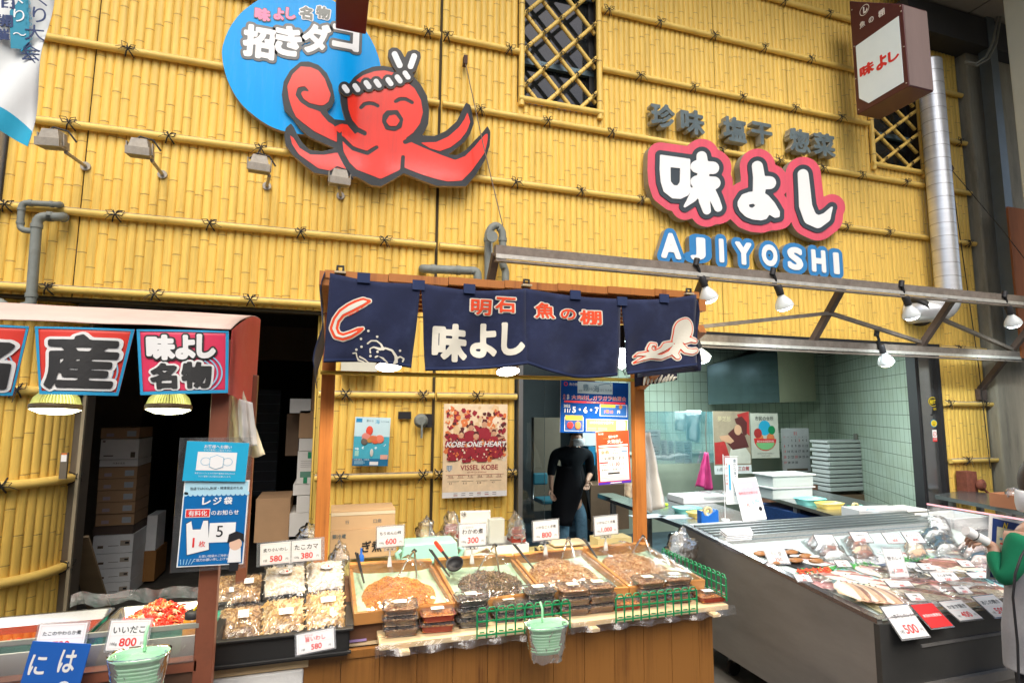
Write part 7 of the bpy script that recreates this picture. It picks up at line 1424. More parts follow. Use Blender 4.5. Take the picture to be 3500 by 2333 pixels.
def pm_(m,w,h,X):
    m.text('市民の台所',0,h*.38,w*.74,h*.10,INK,.001,X=X,bold=.012)
    for x,y,r_,c_ in((-.25,.05,.11,BLD),(.25,.12,.10,GRN),(0,.17,.17,CY),(-.2,-.06,.11,ORG),(.2,-.06,.11,ORG)):m.lathe([(.001,0),(w*r_*1.3,0)],c_,18,X=X@T(w*x,h*y,.001+.0003*abs(x)))
    m.prism([(w*(-.4+.1*0),-h*.06)]+[(w*.4*cos(a),-h*.08+h*.26*sin(a))for a in[pi+pi*k/12 for k in range(13)]],.002,.002,RED,X=X);m.prism([(w*.33*cos(a),-h*.16+h*.16*sin(a))for a in[pi+pi*k/12 for k in range(13)]],.003,.003,mat('rainbow_green',(.2,.5,.2),.5),X=X);m.text('神戸市中央卸売市場',0,-h*.13,w*.6,h*.05,PAPER,.0035,X=X);m.text('私達は神戸市中央卸売市場(登録)より',0,-h*.40,w*.7,h*.03,INK,.002,X=X);m.text('仕入れています。',0,-h*.45,w*.4,h*.03,INK,.002,X=X)
sheet((2567,1411,2662,1564),'market_poster','pale poster reading 市民の台所 with a fruit bowl','poster',pm_,Y=2.35,base=mat('poster_grey',(.58,.56,.48),.6))
def cal(m,w,h,X):
    m.text('11',0,h*.38,w*.16,h*.08,RED,.001,X=X,bold=.02)
    for k,ch in enumerate('日月火水木金土'):m.text(ch,w*(-.4+.133*k),h*.30,w*.05,h*.03,RED if k==0 else INK,.001,X=X)
    for d in range(1,31):k=(d+1)%7;r_=(d+1)//7;m.text(str(d),w*(-.4+.133*k),h*(.22-.125*r_),w*.085,h*.055,RED if(k==0 or d in(3,23))else INK,.001,X=X,bold=.01)
    m.rect(-w*.35,-h*.47,w*.4,-h*.42,.001,INKB,X=X)
sheet((2673,1462,2768,1612),'wall_calendar','grey November calendar with black and red numbers','calendar',cal,Y=2.5,base=mat('calendar_grey',(.46,.46,.47),.6))
def scr(m,w,h,X):
    rg=random.Random(int(w*1e4))
    for k in range(7):m.rect(-w*.4,h*(.40-.12*k),w*rg.uniform(-.1,.4),h*(.415-.12*k),.001,TEXTG,X=X)
sheet((2195,1468,2258,1572),'whiteboard','small whiteboard with handwriting and a red pen','whiteboard',lambda m,w,h,X:(scr(m,w,h,X),m.rect(w*.0,-h*.1,w*.06,h*.1,.002,RED,X=X),m.rect(-w*.12,-h*.3,-w*.06,-h*.05,.002,INK,X=X)),Y=2.2)
for k,(b,lb)in enumerate((((2260,1503,2282,1573),'narrow paper note right of the whiteboard'),((2284,1505,2304,1573),'second narrow paper note from the whiteboard'),((2307,1506,2336,1580),'wide paper note below the grey towel'),((2338,1506,2366,1582),'paper note below the white towel'))):sheet(b,'paper_note',lb,'note',scr,Y=2.22,group='paper notes on the kitchen wall')
TOW=mat('towel_white',(.66,.68,.68),.9,bump=.1,bscale=60)
hang([(2306,1405),(2345,1405),(2306,1470),(2345,1471)],2.15,mat('towel_grey',(.50,.52,.50),.9),'grey_towel','short grey towel on the kitchen line','towel',.01,1);hang([(2346,1402),(2397,1402),(2346,1502),(2390,1511)],2.1,TOW,'white_towel','long white towel hanging left of the theatre poster','towel',.015,1)
hang([(2409,1545),(2420,1545),(2376,1665),(2437,1672)],2.0,mat('pink_plastic',(.62,.06,.22),.4),'pink_bag','pink plastic bag hanging by a cord','bag',.03,2);m=MB();m.tube([onY(2414,1402,2.0),onY(2412,1480,2.0),onY(2415,1546,2.0)],.006,mat('old_rope',(.16,.13,.1),.9),6);tag(m.build('cord'),'cord holding the pink plastic bag','cord')
m=MB();a=onY(2205,1405,2.05);b=onY(2440,1580,2.05);m.box(((a.x+b.x)/2,2.05,(a.z+b.z)/2),(b.x-a.x,.008,a.z-b.z),film('blue_glass',tint=(.2,.6,.7),haze=.18,rough=.04,bscale=.6,gloss=.3));tag(m.build('glass_screen'),'bluish glass screen in front of the kitchen notes','screen')
hang([(2197,1480),(2225,1476),(2195,1745),(2285,1735)],-1.05,mat('white_apron',(.74,.74,.71),.75),'white_bag','white carrier bag hanging right of the right orange post','bag',.03,2,2,None)
hang([(2135,1650),(2160,1650),(2135,1695),(2162,1697)],-1.12,mat('cream_bag_cloth',(.70,.66,.55),.7),'cream_pouch','small cream bag below the voucher poster','bag',.01,1)
# stacked foam box lids
LIDM=mat('foam_lid',(.52,.54,.53),.75,var=.05)
for k in range(12):
    a=onY(2826+k*.5,1532+15.3*k,1.9);w_=onY(2970,1540,1.9).x-a.x;m=MB();h_=.056;off=random.uniform(-.012,.012);m.box((a.x+w_/2+off,2.02,1.32-.058*k),(w_*(1.03 if k%2==0 else .98),.30,h_*(.6 if k%2==0 else .97)),LIDM)
    tag(m.build('foam_box',bevel=.006),('topmost lid' if k==0 else 'bottom box' if k==11 else('second','third','fourth','fifth','sixth','seventh','eighth','ninth','tenth','eleventh')[k-1]+' box down')+' of the white foam stack by the tiled side wall','box','white foam stack by the side wall')
c=onY(2900,1800,2.02);m=MB();m.box((c.x,2.05,.3),(.6,.4,.6),_mats['brown_cabinet']);tag(m.build('low_stand'),'brown stand under the white foam stack','stand')
c=onX(2986,1534,6.9);m=MB();sN=Vector((-.84,.54,0));m.box((0,0,0),(.075,.17,.03),mat('switch_grey',(.16,.16,.14),.5),X=frame(CRN+(JMB-CRN)*.40+sN*.03+Vector((0,0,1.34)),JMB-CRN,(0,0,1)));tag(m.build('switch_box'),'dark grey switch box on the tiled side wall','switch box')
# tables
def table(poly,z,name,label,legs,th=.035,mt=None):
    t=thing(name,label,'table',(sum(p[0]for p in poly)/len(poly),sum(p[1]for p in poly)/len(poly),0),group='stainless tables');m=MB();m.prism(poly,z-th,z,mt or STEEL);m.build('table_top',t,bevel=.003)
    for x,y in legs:m=MB();m.box((x,y,(z-th)/2),(.045,.045,z-th),STEELB);m.build('leg',t)
table([(2.80,-.50),(3.60,-.50),(3.85,1.25),(2.86,1.25)],.80,'steel_table','stainless table with tape dispenser and notices beside the fish case',[(2.83,-.1),(2.84,.45),(2.87,1.2),(3.5,-.45),(3.75,1.2)])
table([(4.34,-.47),(5.3,-.47),(5.6,1.3),(4.75,1.3)],.80,'steel_table','stainless table carrying baskets and the white scale',[(4.38,-.3),(4.6,.5),(5.2,-.4),(5.5,1.2)])
table([(5.36,-1.08),(6.3,-.9),(6.2,-.06),(5.58,-.21)],.95,'grey_table','dark grey table outside the right bamboo strip',[(5.75,-.25),(6.2,-.2),(5.5,-.9)],mt=mat('dark_table_top',(.10,.11,.11),.2,.5))
boxpx((2770,1758,2925,1830),.3,.8,mat('navy_crate',(.01,.04,.14),.5,var=.4,scale=60),'navy_crate','navy crates under the table with the white scale','crate')
boxpx((2640,1660,2800,1790),2.0,.3,mat('rusty_panel',(.22,.09,.05),.8,var=.3,scale=5,dirt=(.4,.4,.3),dscale=3),'rusty_cabinet','rusty brown cabinet behind the second steel table','cabinet')
CLB=mat('milky_plastic',(.62,.68,.66),.3,var=.02,trans=.0)
for k,(b,lb)in enumerate((((2641,1622,2788,1660),'upper milky plastic tub with a lid'),((2641,1664,2786,1702),'lower milky plastic tub of the pair'))):
    c,w_,h_=boxY(*b,.75);t=thing('plastic_tub',lb,'tub',(c.x,.75,c.z-h_/2),group='pair of milky tubs');m=MB();m.box((c.x,.9,c.z-.01),(w_*.94,.28,h_),CLB,taper=1.0);m.build('tub',t,bevel=.01);m=MB();m.box((c.x,.9,c.z+h_*.46),(w_*1.02,.32,.016),WHITE);m.build('lid',t,bevel=.004)
TQB=mat('turquoise_plastic',(.22,.66,.60),.4);YLB=mat('yellow_plastic',(.80,.60,.14),.4)
def basin(px,py,z,w_,d_,h_,mt,label,rot=0):
    c=onZ(px,py,z);t=thing('plastic_basket',label,'basket',tuple(c),group='small plastic baskets');m=MB();X=T(c.x,c.y+d_/2,z)@Rz(rot);m.lathe([(.80,0),(.86,h_*.3),(.97,h_),(1.0,h_),(1.0,h_-.006),(.94,h_-.006),(.82,.006),(.001,.006)],mt,28,X=X@Matrix.Diagonal((w_/2,d_/2,1,1)),sq=4);m.build('basket',t)
    m=MB()
    for k in range(9):m.box((w_*(-.36+.09*k),0,h_*.6),(.004,d_*.75,.003),WHITE,X=X)
    m.build('rack',t)
basin(2370,1756,.80,.26,.19,.045,TQB,'turquoise basket left of the blue tape dispenser');basin(2415,1770,.80,.27,.15,.045,YLB,'yellow basket behind the blue tape dispenser',4)
basin(2800,1728,.80,.30,.22,.06,TQB,'turquoise basket on the table with the white scale');basin(2862,1740,.80,.27,.18,.05,YLB,'yellow basket beside the green tape dispenser')
tapedisp(2420,1783,0,mat('blue_dispenser',(.01,.13,.50),.35),'big blue tape dispenser on the steel table',1.0,z=.80);tapedisp(2925,1758,0,mat('green_dispenser',(.0,.30,.16),.35),'green tape dispenser behind the white wire basket',.85,z=.80)
c=onZ(2420,1716,.80);m=MB();m.box((c.x-.05,c.y+.1,.835),(.55,.30,.07),STYRO);tag(m.build('foam_tray',bevel=.01),'flat white foam tray at the back of the first steel table','tray');c=onZ(2440,1690,.87);m=MB();m.box((c.x,c.y,.875),(.35,.2,.05),FILM);tag(m.build('clear_lid',bevel=.01),'clear plastic lid on the white foam tray','lid')
for b,lb in(((2220,1765),'printed sheet at the left edge of the first steel table'),((2320,1767),'second printed sheet beside the turquoise basket')):c=onZ(*b,.803);m=MB();m.box((c.x+.0,c.y+.03,.803),(.30,.16,.003),mat('printed_sheet',(.50,.58,.64),.4,var=.2,scale=30),X=ID);tag(m.build('printed_sheet'),lb,'paper')
c=onZ(2266,1728,.80);m=MB();m.box((c.x,c.y,.815),(.10,.05,.025),mat('lime_plastic',(.45,.72,.02),.4));tag(m.build('lime_eraser',bevel=.008),'lime green board eraser on the first steel table','eraser')
c=onZ(2445,1790,.80);m=MB();m.box((c.x,c.y,.806),(.52,.035,.010),mat('pale_ruler',(.66,.70,.72),.3));tag(m.build('long_pad'),'long white pad in front of the blue tape dispenser','pad')
t=thing('desk_flag','miniature white festival flag on a stand','flag',tuple(onZ(2480,1775,.80)));c=onZ(2479,1776,.80);m=MB();m.lathe([(.035,0),(.035,.008),(.01,.012)],WHITE,20,X=T(c));m.tube([c,c+Vector((0,0,.56))],.004,WHITE,6);m.tube([c+Vector((0,0,.54)),c+Vector((.16,0,.54))],.003,WHITE,6);m.build('stand',t);m=MB(X=T(c+Vector((.082,.0,.33)))@FW);m.box((0,-.0,0),(.13,.40,.002),PAPER)
m.text('豊かな海づくり大会',.035,.03,.04,.32,TW_,.002,vert=True);m.rect(-.03,-.08,-.012,.14,.002,CY);m.text('第四一回全国',-.05,.06,.02,.2,PRICER,.002,vert=True);m.build('flag_cloth',t)
t=thing('standing_notice','pink and white notice standing on the steel table','notice',tuple(onZ(2560,1775,.80)));c=onZ(2565,1776,.80);X=T(c+Vector((0,0,.18)))@Matrix.Rotation(radians(0),4,'Z')@FW@Matrix.Rotation(radians(-16),4,'X')@Matrix.Rotation(radians(2),4,'Z');m=MB(X=X);m.box((0,0,0),(.25,.36,.003),PAPER);m.rect(-.12,.02,.12,.15,.002,mat('pale_pink',(.80,.50,.55),.4));m.text('レジ袋',.0,.11,.12,.04,PAPER,.003,bold=.02);m.text('有料化のお知らせ',0,.05,.2,.03,PRICER,.003);m.rect(-.10,-.12,-.02,.0,.003,PAPER);m.text('1枚',-.04,-.05,.05,.04,PRICER,.004);m.text('5 円',.05,-.03,.08,.04,CY,.004);m.lathe([(.001,0),(.018,0)],INK,12,X=T(.085,-.09,.004));m.build('sheet',t)
WB=WHITE;c=onZ(2990,1783,.80);t=thing('white_basket','white perforated plastic basket of small packets','basket',tuple(c));m=MB();w_,d_,h_=.46,.20,.115;X=T(c.x+.02,c.y+.02,.80)@Rz(-8)
for a in((0,-d_/2,w_,.006),(0,d_/2,w_,.006),(-w_/2,0,.006,d_-.007),(w_/2,0,.006,d_-.007)):m.box((a[0],a[1],h_/2),(a[2],a[3],h_),WB,X=X)
m.box((0,0,.004),(w_-.01,d_-.01,.006),WB,X=X);m.box((0,-d_/2-.003,h_-.006),(w_+.012,.008,.012),WB,X=X);m.build('basket',t);m=MB();rg=random.Random(6)
for k in range(30):m.box((-.2+.013*k,-d_/2-.0045,.05+.018*(k%2)),(.006,.003,.010),mat('hole_shadow_blue',(.35,.48,.56),.6),X=X)
m.build('perforations',t);m=MB()
for k in range(14):m.box((rg.uniform(-.18,.18),rg.uniform(-.06,.06),.05+.004*k),(.07,.05,.01),mat('blue_packet',(.4,.6,.75),.3,var=.3,scale=30),X=X@Rz(rg.uniform(0,90)))
m.build('packets',t)
scale_(3080,1768,.80,.44,.32,'big white weighing scale at the end of the steel table',mat('pale_scale_plastic',(.66,.66,.62),.4))
c=onZ(2395,1880,0);m=MB();cb=onY(2385,1850,-.15);m.lathe([(.10,0),(.13,.30),(.135,.30)],mat('blue_bucket',(.02,.22,.34),.45),24,X=T(cb.x+.05,-.05,.35),capb=True);m.lathe([(.136,.29),(.140,.30),(.130,.33)],BLACK,24,X=T(cb.x+.05,-.05,.35),capb=False);tag(m.build('blue_bucket'),'blue bucket with a black liner between the stall and the fish case','bucket')
cb=onY(2408,1910,-.35);m=MB();m.lathe([(.06,0),(.06,.24),(.05,.25)],mat('white_tin',(.55,.6,.55),.4),18,X=T(cb.x,-.35,cb.z-.12),capt=True);m.prism([(0,-.03),(.025,0),(0,.03),(-.025,0)],.0,.002,GRN,X=T(cb.x-.02,-.415,cb.z)@FW);tag(m.build('white_canister'),'white canister with a green diamond mark beside the fish case','canister')
cb=onY(2330,1860,-.8);crumple(2330,1870,-.9,.12,.10,'heap of clear plastic behind the right side fence',seed=11)
boxpx((2110,1706,2165,1722),1.6,.5,STEEL,'side_shelf','steel shelf corner seen left of the right orange post','shelf')
c,w_,h_=boxY(3258,1772,3385,1830,-.75);m=MB()
for a in((0,-.15,w_,.02),(0,.15,w_,.02),(-w_/2,0,.02,.279),(w_/2,0,.02,.279)):m.box((c.x+a[0],-.6+a[1],.80),(a[2],a[3],.10),STYRO)
m.box((c.x,-.6,.755),(w_,.3,.01),STYRO);tag(m.build('foam_tray'),'open white foam tray under the grey table on the right','tray')
m=MB();m.box((c.x,-.6,.37),(w_*1.1,.35,.74),mat('dark_stand',(.05,.05,.05),.6));tag(m.build('tray_stand'),'dark stand under the open foam tray','stand')
t=thing('wooden_crate','small brown wooden crate on the grey table at the right edge','crate',(6.0,-.6,.95));c=onZ(3475,1738,.952);m=MB();m.box((c.x+.1,c.y+.05,1.01),(.36,.2,.11),mat('crate_brown',(.28,.10,.04),.6));m.build('crate_body',t);m=MB();m.ell((c.x-.02,c.y,1.07),(.07,.05,.05),FILM,10,jit=.2);m.build('plastic_liner',t)
c=onY(3338,1655,-.14);m=MB();m.box((c.x-.06,-.09,c.z),(.15,.10,.26),mat('rusty_winch',(.20,.06,.035),.8,var=.3,scale=20));m.lathe([(.05,0),(.06,.03),(.03,.05)],_mats['rusty_winch'],16,X=T(c.x+.02,-.15,c.z+.0)@Rx(90),capt=True);m.tube([(c.x+.02,-.15,c.z),(c.x+.12,-.2,c.z-.12),(c.x+.2,-.2,c.z-.2)],.012,_mats['rusty_winch'],6);tag(m.build('hand_winch'),'rusty red hand winch low on the right bamboo strip','winch')
# ================= refrigerated fish case =================
fc=thing('fish_display_case','long open refrigerated fish case in dark stainless steel on castors','display case',(3.5,-1.5,0))
X0,X1,YF,YBK=2.5,4.62,-2.15,-.60;zf=lambda y:.773+.092*(y+2.15);SIDEP=mat('dark_stainless',(.26,.25,.235),.33,.5,dirt=(.34,.33,.31),dscale=9,damt=.25,var=.25,scale=2,stretch=(1,.3,1));FD=mat('case_front_dark',(.085,.085,.082),.22,.5);RIM=mat('case_rim',(.50,.48,.52),.2,.9)
m=MB();m.add([(X0,YF,.35),(X0,YF,zf(YF)),(X0,YBK,zf(YBK)),(X0,YBK,.17),(X0,YF+.12,.17)]+[(X0+.03,y,z)for y,z in((YF,.35),(YF,zf(YF)),(YBK,zf(YBK)),(YBK,.17),(YF+.12,.17))],[(0,1,2,3,4),(9,8,7,6,5)]+[(i,5+i,5+(i+1)%5,(i+1)%5)for i in range(5)],SIDEP);m.build('side_panel',fc)
m=MB();m.add([(X0-.002,YF,zf(YF)+.001),(X0+.045,YF,zf(YF)+.001),(X0+.045,YBK,zf(YBK)+.001),(X0-.002,YBK,zf(YBK)+.001),(X0-.002,YF,zf(YF)-.02),(X0-.002,YBK,zf(YBK)-.02)],[(0,1,2,3),(0,3,5,4)],RIM);m.add([(X0,YF-.01,zf(YF)+.002),(X1,YF-.01,zf(YF)+.002),(X1,YF+.03,zf(YF)+.006),(X0,YF+.03,zf(YF)+.006)],[(0,1,2,3)],RIM);m.build('rim',fc)
m=MB();m.box(((X0+X1)/2-.0,YF+.005,.60),(X1-X0+.002,.03,.30),FD);m.box(((X0+X1)/2,YF-.008,.44),(X1-X0,.05,.045),SIDEP);m.add([(X0,YF+.0,.42),(X1,YF+.0,.42),(X1,YF+.12,.17),(X0,YF+.12,.17)],[(3,2,1,0)],SIDEP);m.box(((X0+X1)/2,YBK,.5),(X1-X0,.03,.66),SIDEP);m.box(((X0+X1)/2,-1.4,.185),(X1-X0-.06,1.4,.03),FD);m.build('front_panel',fc)
for(a,b)in((2.75,3.6),):m=MB();m.box(((a+b)/2,YF-.014,.63),(b-a,.008,.012),mat('dim_reflection_card',(.16,.155,.15),.5,var=.2,scale=20));m.build('painted_reflection',fc)  # grey strip: a dim reflection on the case front, put in as colour
dk=lambda x,y,h=0:Vector((x,y,zf(y)-.028+h));m=MB();m.grid(lambda u,v:dk(X0+.03+(X1-X0-.03)*u,YF+.03+(-.995-YF-.03)*v),4,4,mat('white_deck',(.52,.62,.62),.3,var=.1,scale=8));m.build('deck',fc)
m=MB();m.add([(X0+.03,-.998,zf(-1)-.03),(X1,-.998,zf(-1)-.03),(X1,-.96,zf(-1)+.012),(X0+.03,-.96,zf(-1)+.012)],[(0,1,2,3)],mat('perforated_grey',(.34,.36,.34),.4,.5,var=.6,scale=220))
for k in range(6):y=-.95+.055*k;m.box(((X0+X1)/2+.02,y,zf(y)+.003),(X1-X0-.05,.022,.012),mat('grille_bar',(.42,.44,.44),.3,.8));
m.box(((X0+X1)/2,-.80,zf(-.8)-.03),(X1-X0-.04,.36,.01),mat('grille_dark',(.12,.20,.24),.3));m.build('grille',fc)
m=MB()
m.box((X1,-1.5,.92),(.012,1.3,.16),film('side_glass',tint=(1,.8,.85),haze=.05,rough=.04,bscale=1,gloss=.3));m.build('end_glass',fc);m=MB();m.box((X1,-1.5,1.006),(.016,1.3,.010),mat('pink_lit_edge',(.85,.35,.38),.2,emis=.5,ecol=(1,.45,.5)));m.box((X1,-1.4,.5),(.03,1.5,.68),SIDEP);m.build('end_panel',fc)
for x,y in((2.62,-.95),(2.62,-1.9),(4.4,-1.9)):
    m=MB();m.lathe([(.045,-.015),(.05,-.01),(.05,.01),(.045,.015)],BLACK,20,X=T(x,y,.052)@Rx(90),capt=True);m.box((x,y,.13),(.03,.06,.08),STEEL);m.build('castor',fc)
FN=Vector((0,-.092,1)).normalized()
def onF(px,py,h=0.):return onP(px,py,(0,-2.15,.745+h),FN)
lamp_case=None
def fr_at(p,a):d=Vector((cos(radians(a)),sin(radians(a)),0));d.z=.092*d.y;return frame(p,d,Vector((-sin(radians(a)),cos(radians(a)),.092*cos(radians(a)))))
FM={k:mat('fish_%s'%k,tuple(min(.85,q_*1.3)for q_ in c),r_,var=v*1.2,scale=s_*2.5,coat=.5,bump=.5,bscale=120)for k,c,r_,v,s_ in(('pinkwhite',(.66,.50,.47),.25,.25,25),('tan',(.52,.34,.22),.35,.12,12),('silver',(.60,.66,.68),.18,.25,30),('dark',(.05,.09,.12),.15,.3,30),('brown',(.24,.12,.09),.3,.3,18),('cream',(.70,.60,.48),.3,.15,16),('rose',(.55,.26,.26),.25,.3,25))}
def fish(px,py,L,W_,a,body,belly,label,group,h=.018,tail=True,lift=.004,split=False):
    """a whole or opened fish lying flat: body, darker back, tail fin and eye"""
    X=fr_at(onF(px,py,lift),a);m=MB(X=X);prof=[(0,.02),(.06,.30),(.18,.72),(.35,1.),(.55,.92),(.75,.58),(.88,.26),(.94,.16)];n=10;vs=[]
    for(u,k)in prof:
        for j in range(n):an=pi*j/(n-1);vs.append(((u-.5)*L,cos(an)*W_/2*k,sin(an)*h*(.35+.65*k)))
    fs=[(i*n+j,(i+1)*n+j,(i+1)*n+j+1,i*n+j+1)for i in range(len(prof)-1)for j in range(n-1)];half=[f for f in fs if f[0]%n<(n-1)//2];oth=[f for f in fs if f[0]%n>=(n-1)//2]
    m.add(vs,[f[::-1]for f in half],FM[body],True);m.add(vs,[f[::-1]for f in oth],FM[belly],True)
    if tail:m.add([(.43*L,-.04*W_,h*.3),(.43*L,.04*W_,h*.3),(.52*L,W_*.34,h*.2),(.49*L,0,h*.25),(.52*L,-W_*.34,h*.2)],[(0,3,1),(1,3,2),(0,4,3)],FM[body])
    m.add([(-.1*L,W_*.46,.003),(.15*L,W_*.62,.004),(.28*L,W_*.36,.004)],[(0,2,1)],FM[body]);m.add([(-.1*L,-W_*.46,.003),(.15*L,-W_*.62,.004),(.28*L,-W_*.36,.004)],[(0,1,2)],FM[body])
    m.ell((-.42*L,W_*.06,h*.62),(.006,.006,.003),INK,8)
    if split:
        m.box((-.02*L,0,h*.98),(L*.6,W_*.05,.003),FM['rose']);m.box((-.02*L,W_*.16,h*.9),(L*.5,W_*.12,.003),FM['brown'])
    return tag(m.build('fish'),label,'fish',group)
for k in range(7):fish(2905+k*24,2020+k*3.2,.26,.125,-112+k*3,'brown' if k%2 else 'tan','tan' if k%2 else 'cream',('nearest and leftmost' if k==0 else 'farthest right' if k==6 else('second','third','fourth','fifth','sixth')[k-1])+' tan flatfish of the overlapping row','row of overlapping tan flatfish',h=.020,lift=.004+.008*(6-k))
lay=[(3075,2020,.30,.075,-48,'pinkwhite','cream'),(3120,2060,.30,.08,-42,'silver','pinkwhite'),(3105,1995,.26,.09,-40,'brown','cream'),(3180,2035,.30,.10,-38,'rose','cream'),(3165,1990,.24,.09,-35,'pinkwhite','brown'),(3255,2050,.28,.10,-30,'cream','pinkwhite'),(3240,2010,.28,.10,-30,'brown','pinkwhite'),(3330,2035,.28,.10,-24,'rose','cream'),(3320,1995,.26,.09,-22,'rose','silver'),(3400,2020,.26,.10,-18,'brown','cream'),(2775,1985,.18,.08,-25,'rose','pinkwhite'),(2815,1998,.18,.08,-35,'pinkwhite','rose'),(2850,1975,.16,.07,-20,'rose','cream'),
       (2900,1962,.17,.07,-30,'rose','cream'),(2945,1975,.17,.07,-35,'pinkwhite','silver'),(2985,1990,.17,.07,-38,'silver','cream'),(2990,1950,.22,.12,-40,'cream','pinkwhite'),(3050,1965,.24,.12,-36,'pinkwhite','cream'),(3110,1985,.22,.08,-30,'brown','pinkwhite'),(3230,1925,.26,.11,-28,'pinkwhite','brown'),(3290,1940,.26,.10,-24,'pinkwhite','cream')]
W7=['leftmost','next to leftmost','upper left','left middle','upper middle','front middle','middle','front right','upper right','rightmost']
for i,p in enumerate(lay):fish(p[0],p[1],p[2]*1.12,p[3]*1.5,*p[4:7],('opened dried fish in the front tray, %s one'%W7[i]if i<10 else['pink fillet by the left rim under the leaves','pale pink fillet beside the tan flatfish','small rose fillet under the red lettering','small rose fillet above the tan flatfish','small pinkish fillet above the middle flatfish','small silver fillet above the right flatfish'][i-10]if i<16 else['broad cream fish left of the dark mackerel pike','pinkish opened fish below the dark mackerel pike','brown fish beside the 500 card','opened fish right of the green leaves','opened fish near the red sale card'][i-16]),'opened dried fish on the case',split=True,h=.014,lift=.004+.0016*(i%5))
rg=random.Random(12);WR=['front','second','third','back'];WC=['far left','left','centre','right','far right']
for r_ in range(4):
    for c_ in range(5):
        x=2.70+.37*c_+rg.uniform(-.04,.04)+.06*r_;y=-2.0+.19*r_+rg.uniform(-.02,.02)
        if x<2.95 and r_<2:continue
        v_=dk(x,y)-CAM;fish(1750+F_PX*v_.dot(RGT)/v_.dot(FWD),1166.5-F_PX*v_.dot(UPV)/v_.dot(FWD),rg.uniform(.26,.32),rg.uniform(.10,.14),rg.uniform(-50,-20),rg.choice(['pinkwhite','silver','dark','brown','silver']),rg.choice(['cream','pinkwhite','silver']),'dried fish lying flat beneath the others, %s row, %s'%(WR[r_],WC[c_]),'flat dried fish beneath the others',split=rg.random()<.6,h=.010,lift=.003)
for k in range(3):fish(3110+k*14,1950-k*9,.30,.035,-28,'dark','silver',['lowest','middle','upper'][k]+' dark blue mackerel pike in the middle tray','dark blue mackerel pikes',h=.016)
for k in range(9):fish(3345+k*15,1962+k*5,.15,.022,-62+k*2,'silver','dark',['first','second','third','fourth','fifth','sixth','seventh','eighth','ninth'][k]+' small silver sardine in the right-hand row','row of silver sardines',h=.012)
for k in range(14):fish(2945+k*8,1890+k*2+(k%3)*5,.15,.016,-68+(k*37%16),'silver','silver',['first','second','third','fourth','fifth','sixth','seventh','eighth','ninth','tenth','eleventh','twelfth','thirteenth','last'][k]+' thin silver fish from the left, behind the 1,200 card','thin silver fish in a pack',h=.009,lift=.012)
def tray_(q,label,mt=None,h=.012):
    P=[onF(*p,.0)for p in q];m=MB();c=sum(P,Vector())/4;m.add([p+FN*.001 for p in P]+[p+(p-c)*.05+FN*h for p in P],[(3,2,1,0)[::-1]if 0 else(0,1,2,3),(0,4,5,1),(1,5,6,2),(2,6,7,3),(3,7,4,0)],mt or mat('aqua_liner',(.30,.60,.62),.35));return tag(m.build('shallow_tray',solid=.002),label,'tray','shallow trays in the fish case')
tray_([(2590,1898),(2742,1950),(2850,1932),(2700,1880)],'shallow tray under the white-capped shell packs',BLACK);tray_([(2730,1960),(2880,2010),(3020,1990),(2880,1950)],'shallow tray of pink fillets');tray_([(2860,2010),(3010,2098),(3090,2085),(3040,2000)],'pale yellow tray of tan flatfish',mat('pale_yellow_liner',(.66,.62,.38),.4));tray_([(3030,2010),(3120,2085),(3440,2050),(3340,1980)],'wide shallow tray of opened fish at the front');tray_([(2960,1940),(3090,2000),(3210,1985),(3080,1925)],'shallow tray with broad cream fish',STEEL);tray_([(3090,1930),(3210,1990),(3380,1960),(3230,1905)],'shallow steel tray with the 500 card',STEEL);tray_([(3330,1960),(3440,2020),(3560,2000),(3450,1940)],'aqua tray of silver sardines')
for i,(px,py)in enumerate(((2600,1893),(2660,1906),(2705,1889),(2650,1922),(2720,1916),(2755,1902),(2790,1918))):
    c=onF(px,py,.012);t=thing('shell_pack',['leftmost','second','back middle','front','front right','upper right','rightmost'][i]+' white-capped pack of brown roe in the black tray','food pack',tuple(c),group='white-capped packs of brown roe');X=frame(c,(1,0,0),(0,1,.092));m=MB();m.ell((0,0,.006),(.052,.032,.014),BR_[0],12,X=X,jit=.08);m.build('roe',t);m=MB();m.ell((.01,.022,.024),(.036,.017,.004),PAPER,14,X=X);m.build('white_cap',t)
LEAF=mat('garnish_green',(.05,.36,.05),.5,var=.3,scale=60)
for q,n,lb in(([(2720,1958),(2860,1948),(2985,1930),(2830,1935)],240,'strip of bright green garnish leaves behind the pink fillets'),([(3085,1925),(3195,1915),(3180,1900),(3100,1905)],130,'clump of green garnish right of the 1,200 card')):
    m=MB();rg=random.Random(n);P=[onF(*p,.008)for p in q]
    for i in range(n):
        u,v=rg.random(),rg.random();p=(P[0]*(1-u)+P[1]*u)*(1-v)+(P[3]*(1-u)+P[2]*u)*v if q[0][0]>3000 else P[0]*(1-u)+P[2]*u+Vector((rg.uniform(-.02,.02),rg.uniform(-.035,.035),0));a=rg.uniform(0,2*pi);d=Vector((cos(a),sin(a),rg.uniform(0,.6)))*.018;s_=Vector((-sin(a),cos(a),.2))*.006;p.z+=rg.uniform(0,.012);m.add([p,p+d*.5+s_,p+d,p+d*.5-s_],[(0,1,2,3)],LEAF)
    tag(m.build('garnish'),lb,'garnish',kind='stuff')
m=MB()
for k,ch in enumerate('おすすめ品'):p=onF(2738+k*23,1957-k*1.5,.012);m.fat(ch,.05,0,0,.052,.05,0,.008,mat('coral_red',(.80,.10,.05),.3),X=frame(p,(1,0,0),(0,.75,.66)),base=.05)
tag(m.build('red_lettering'),'small red plastic letters おすすめ品 standing among the leaves','lettering')
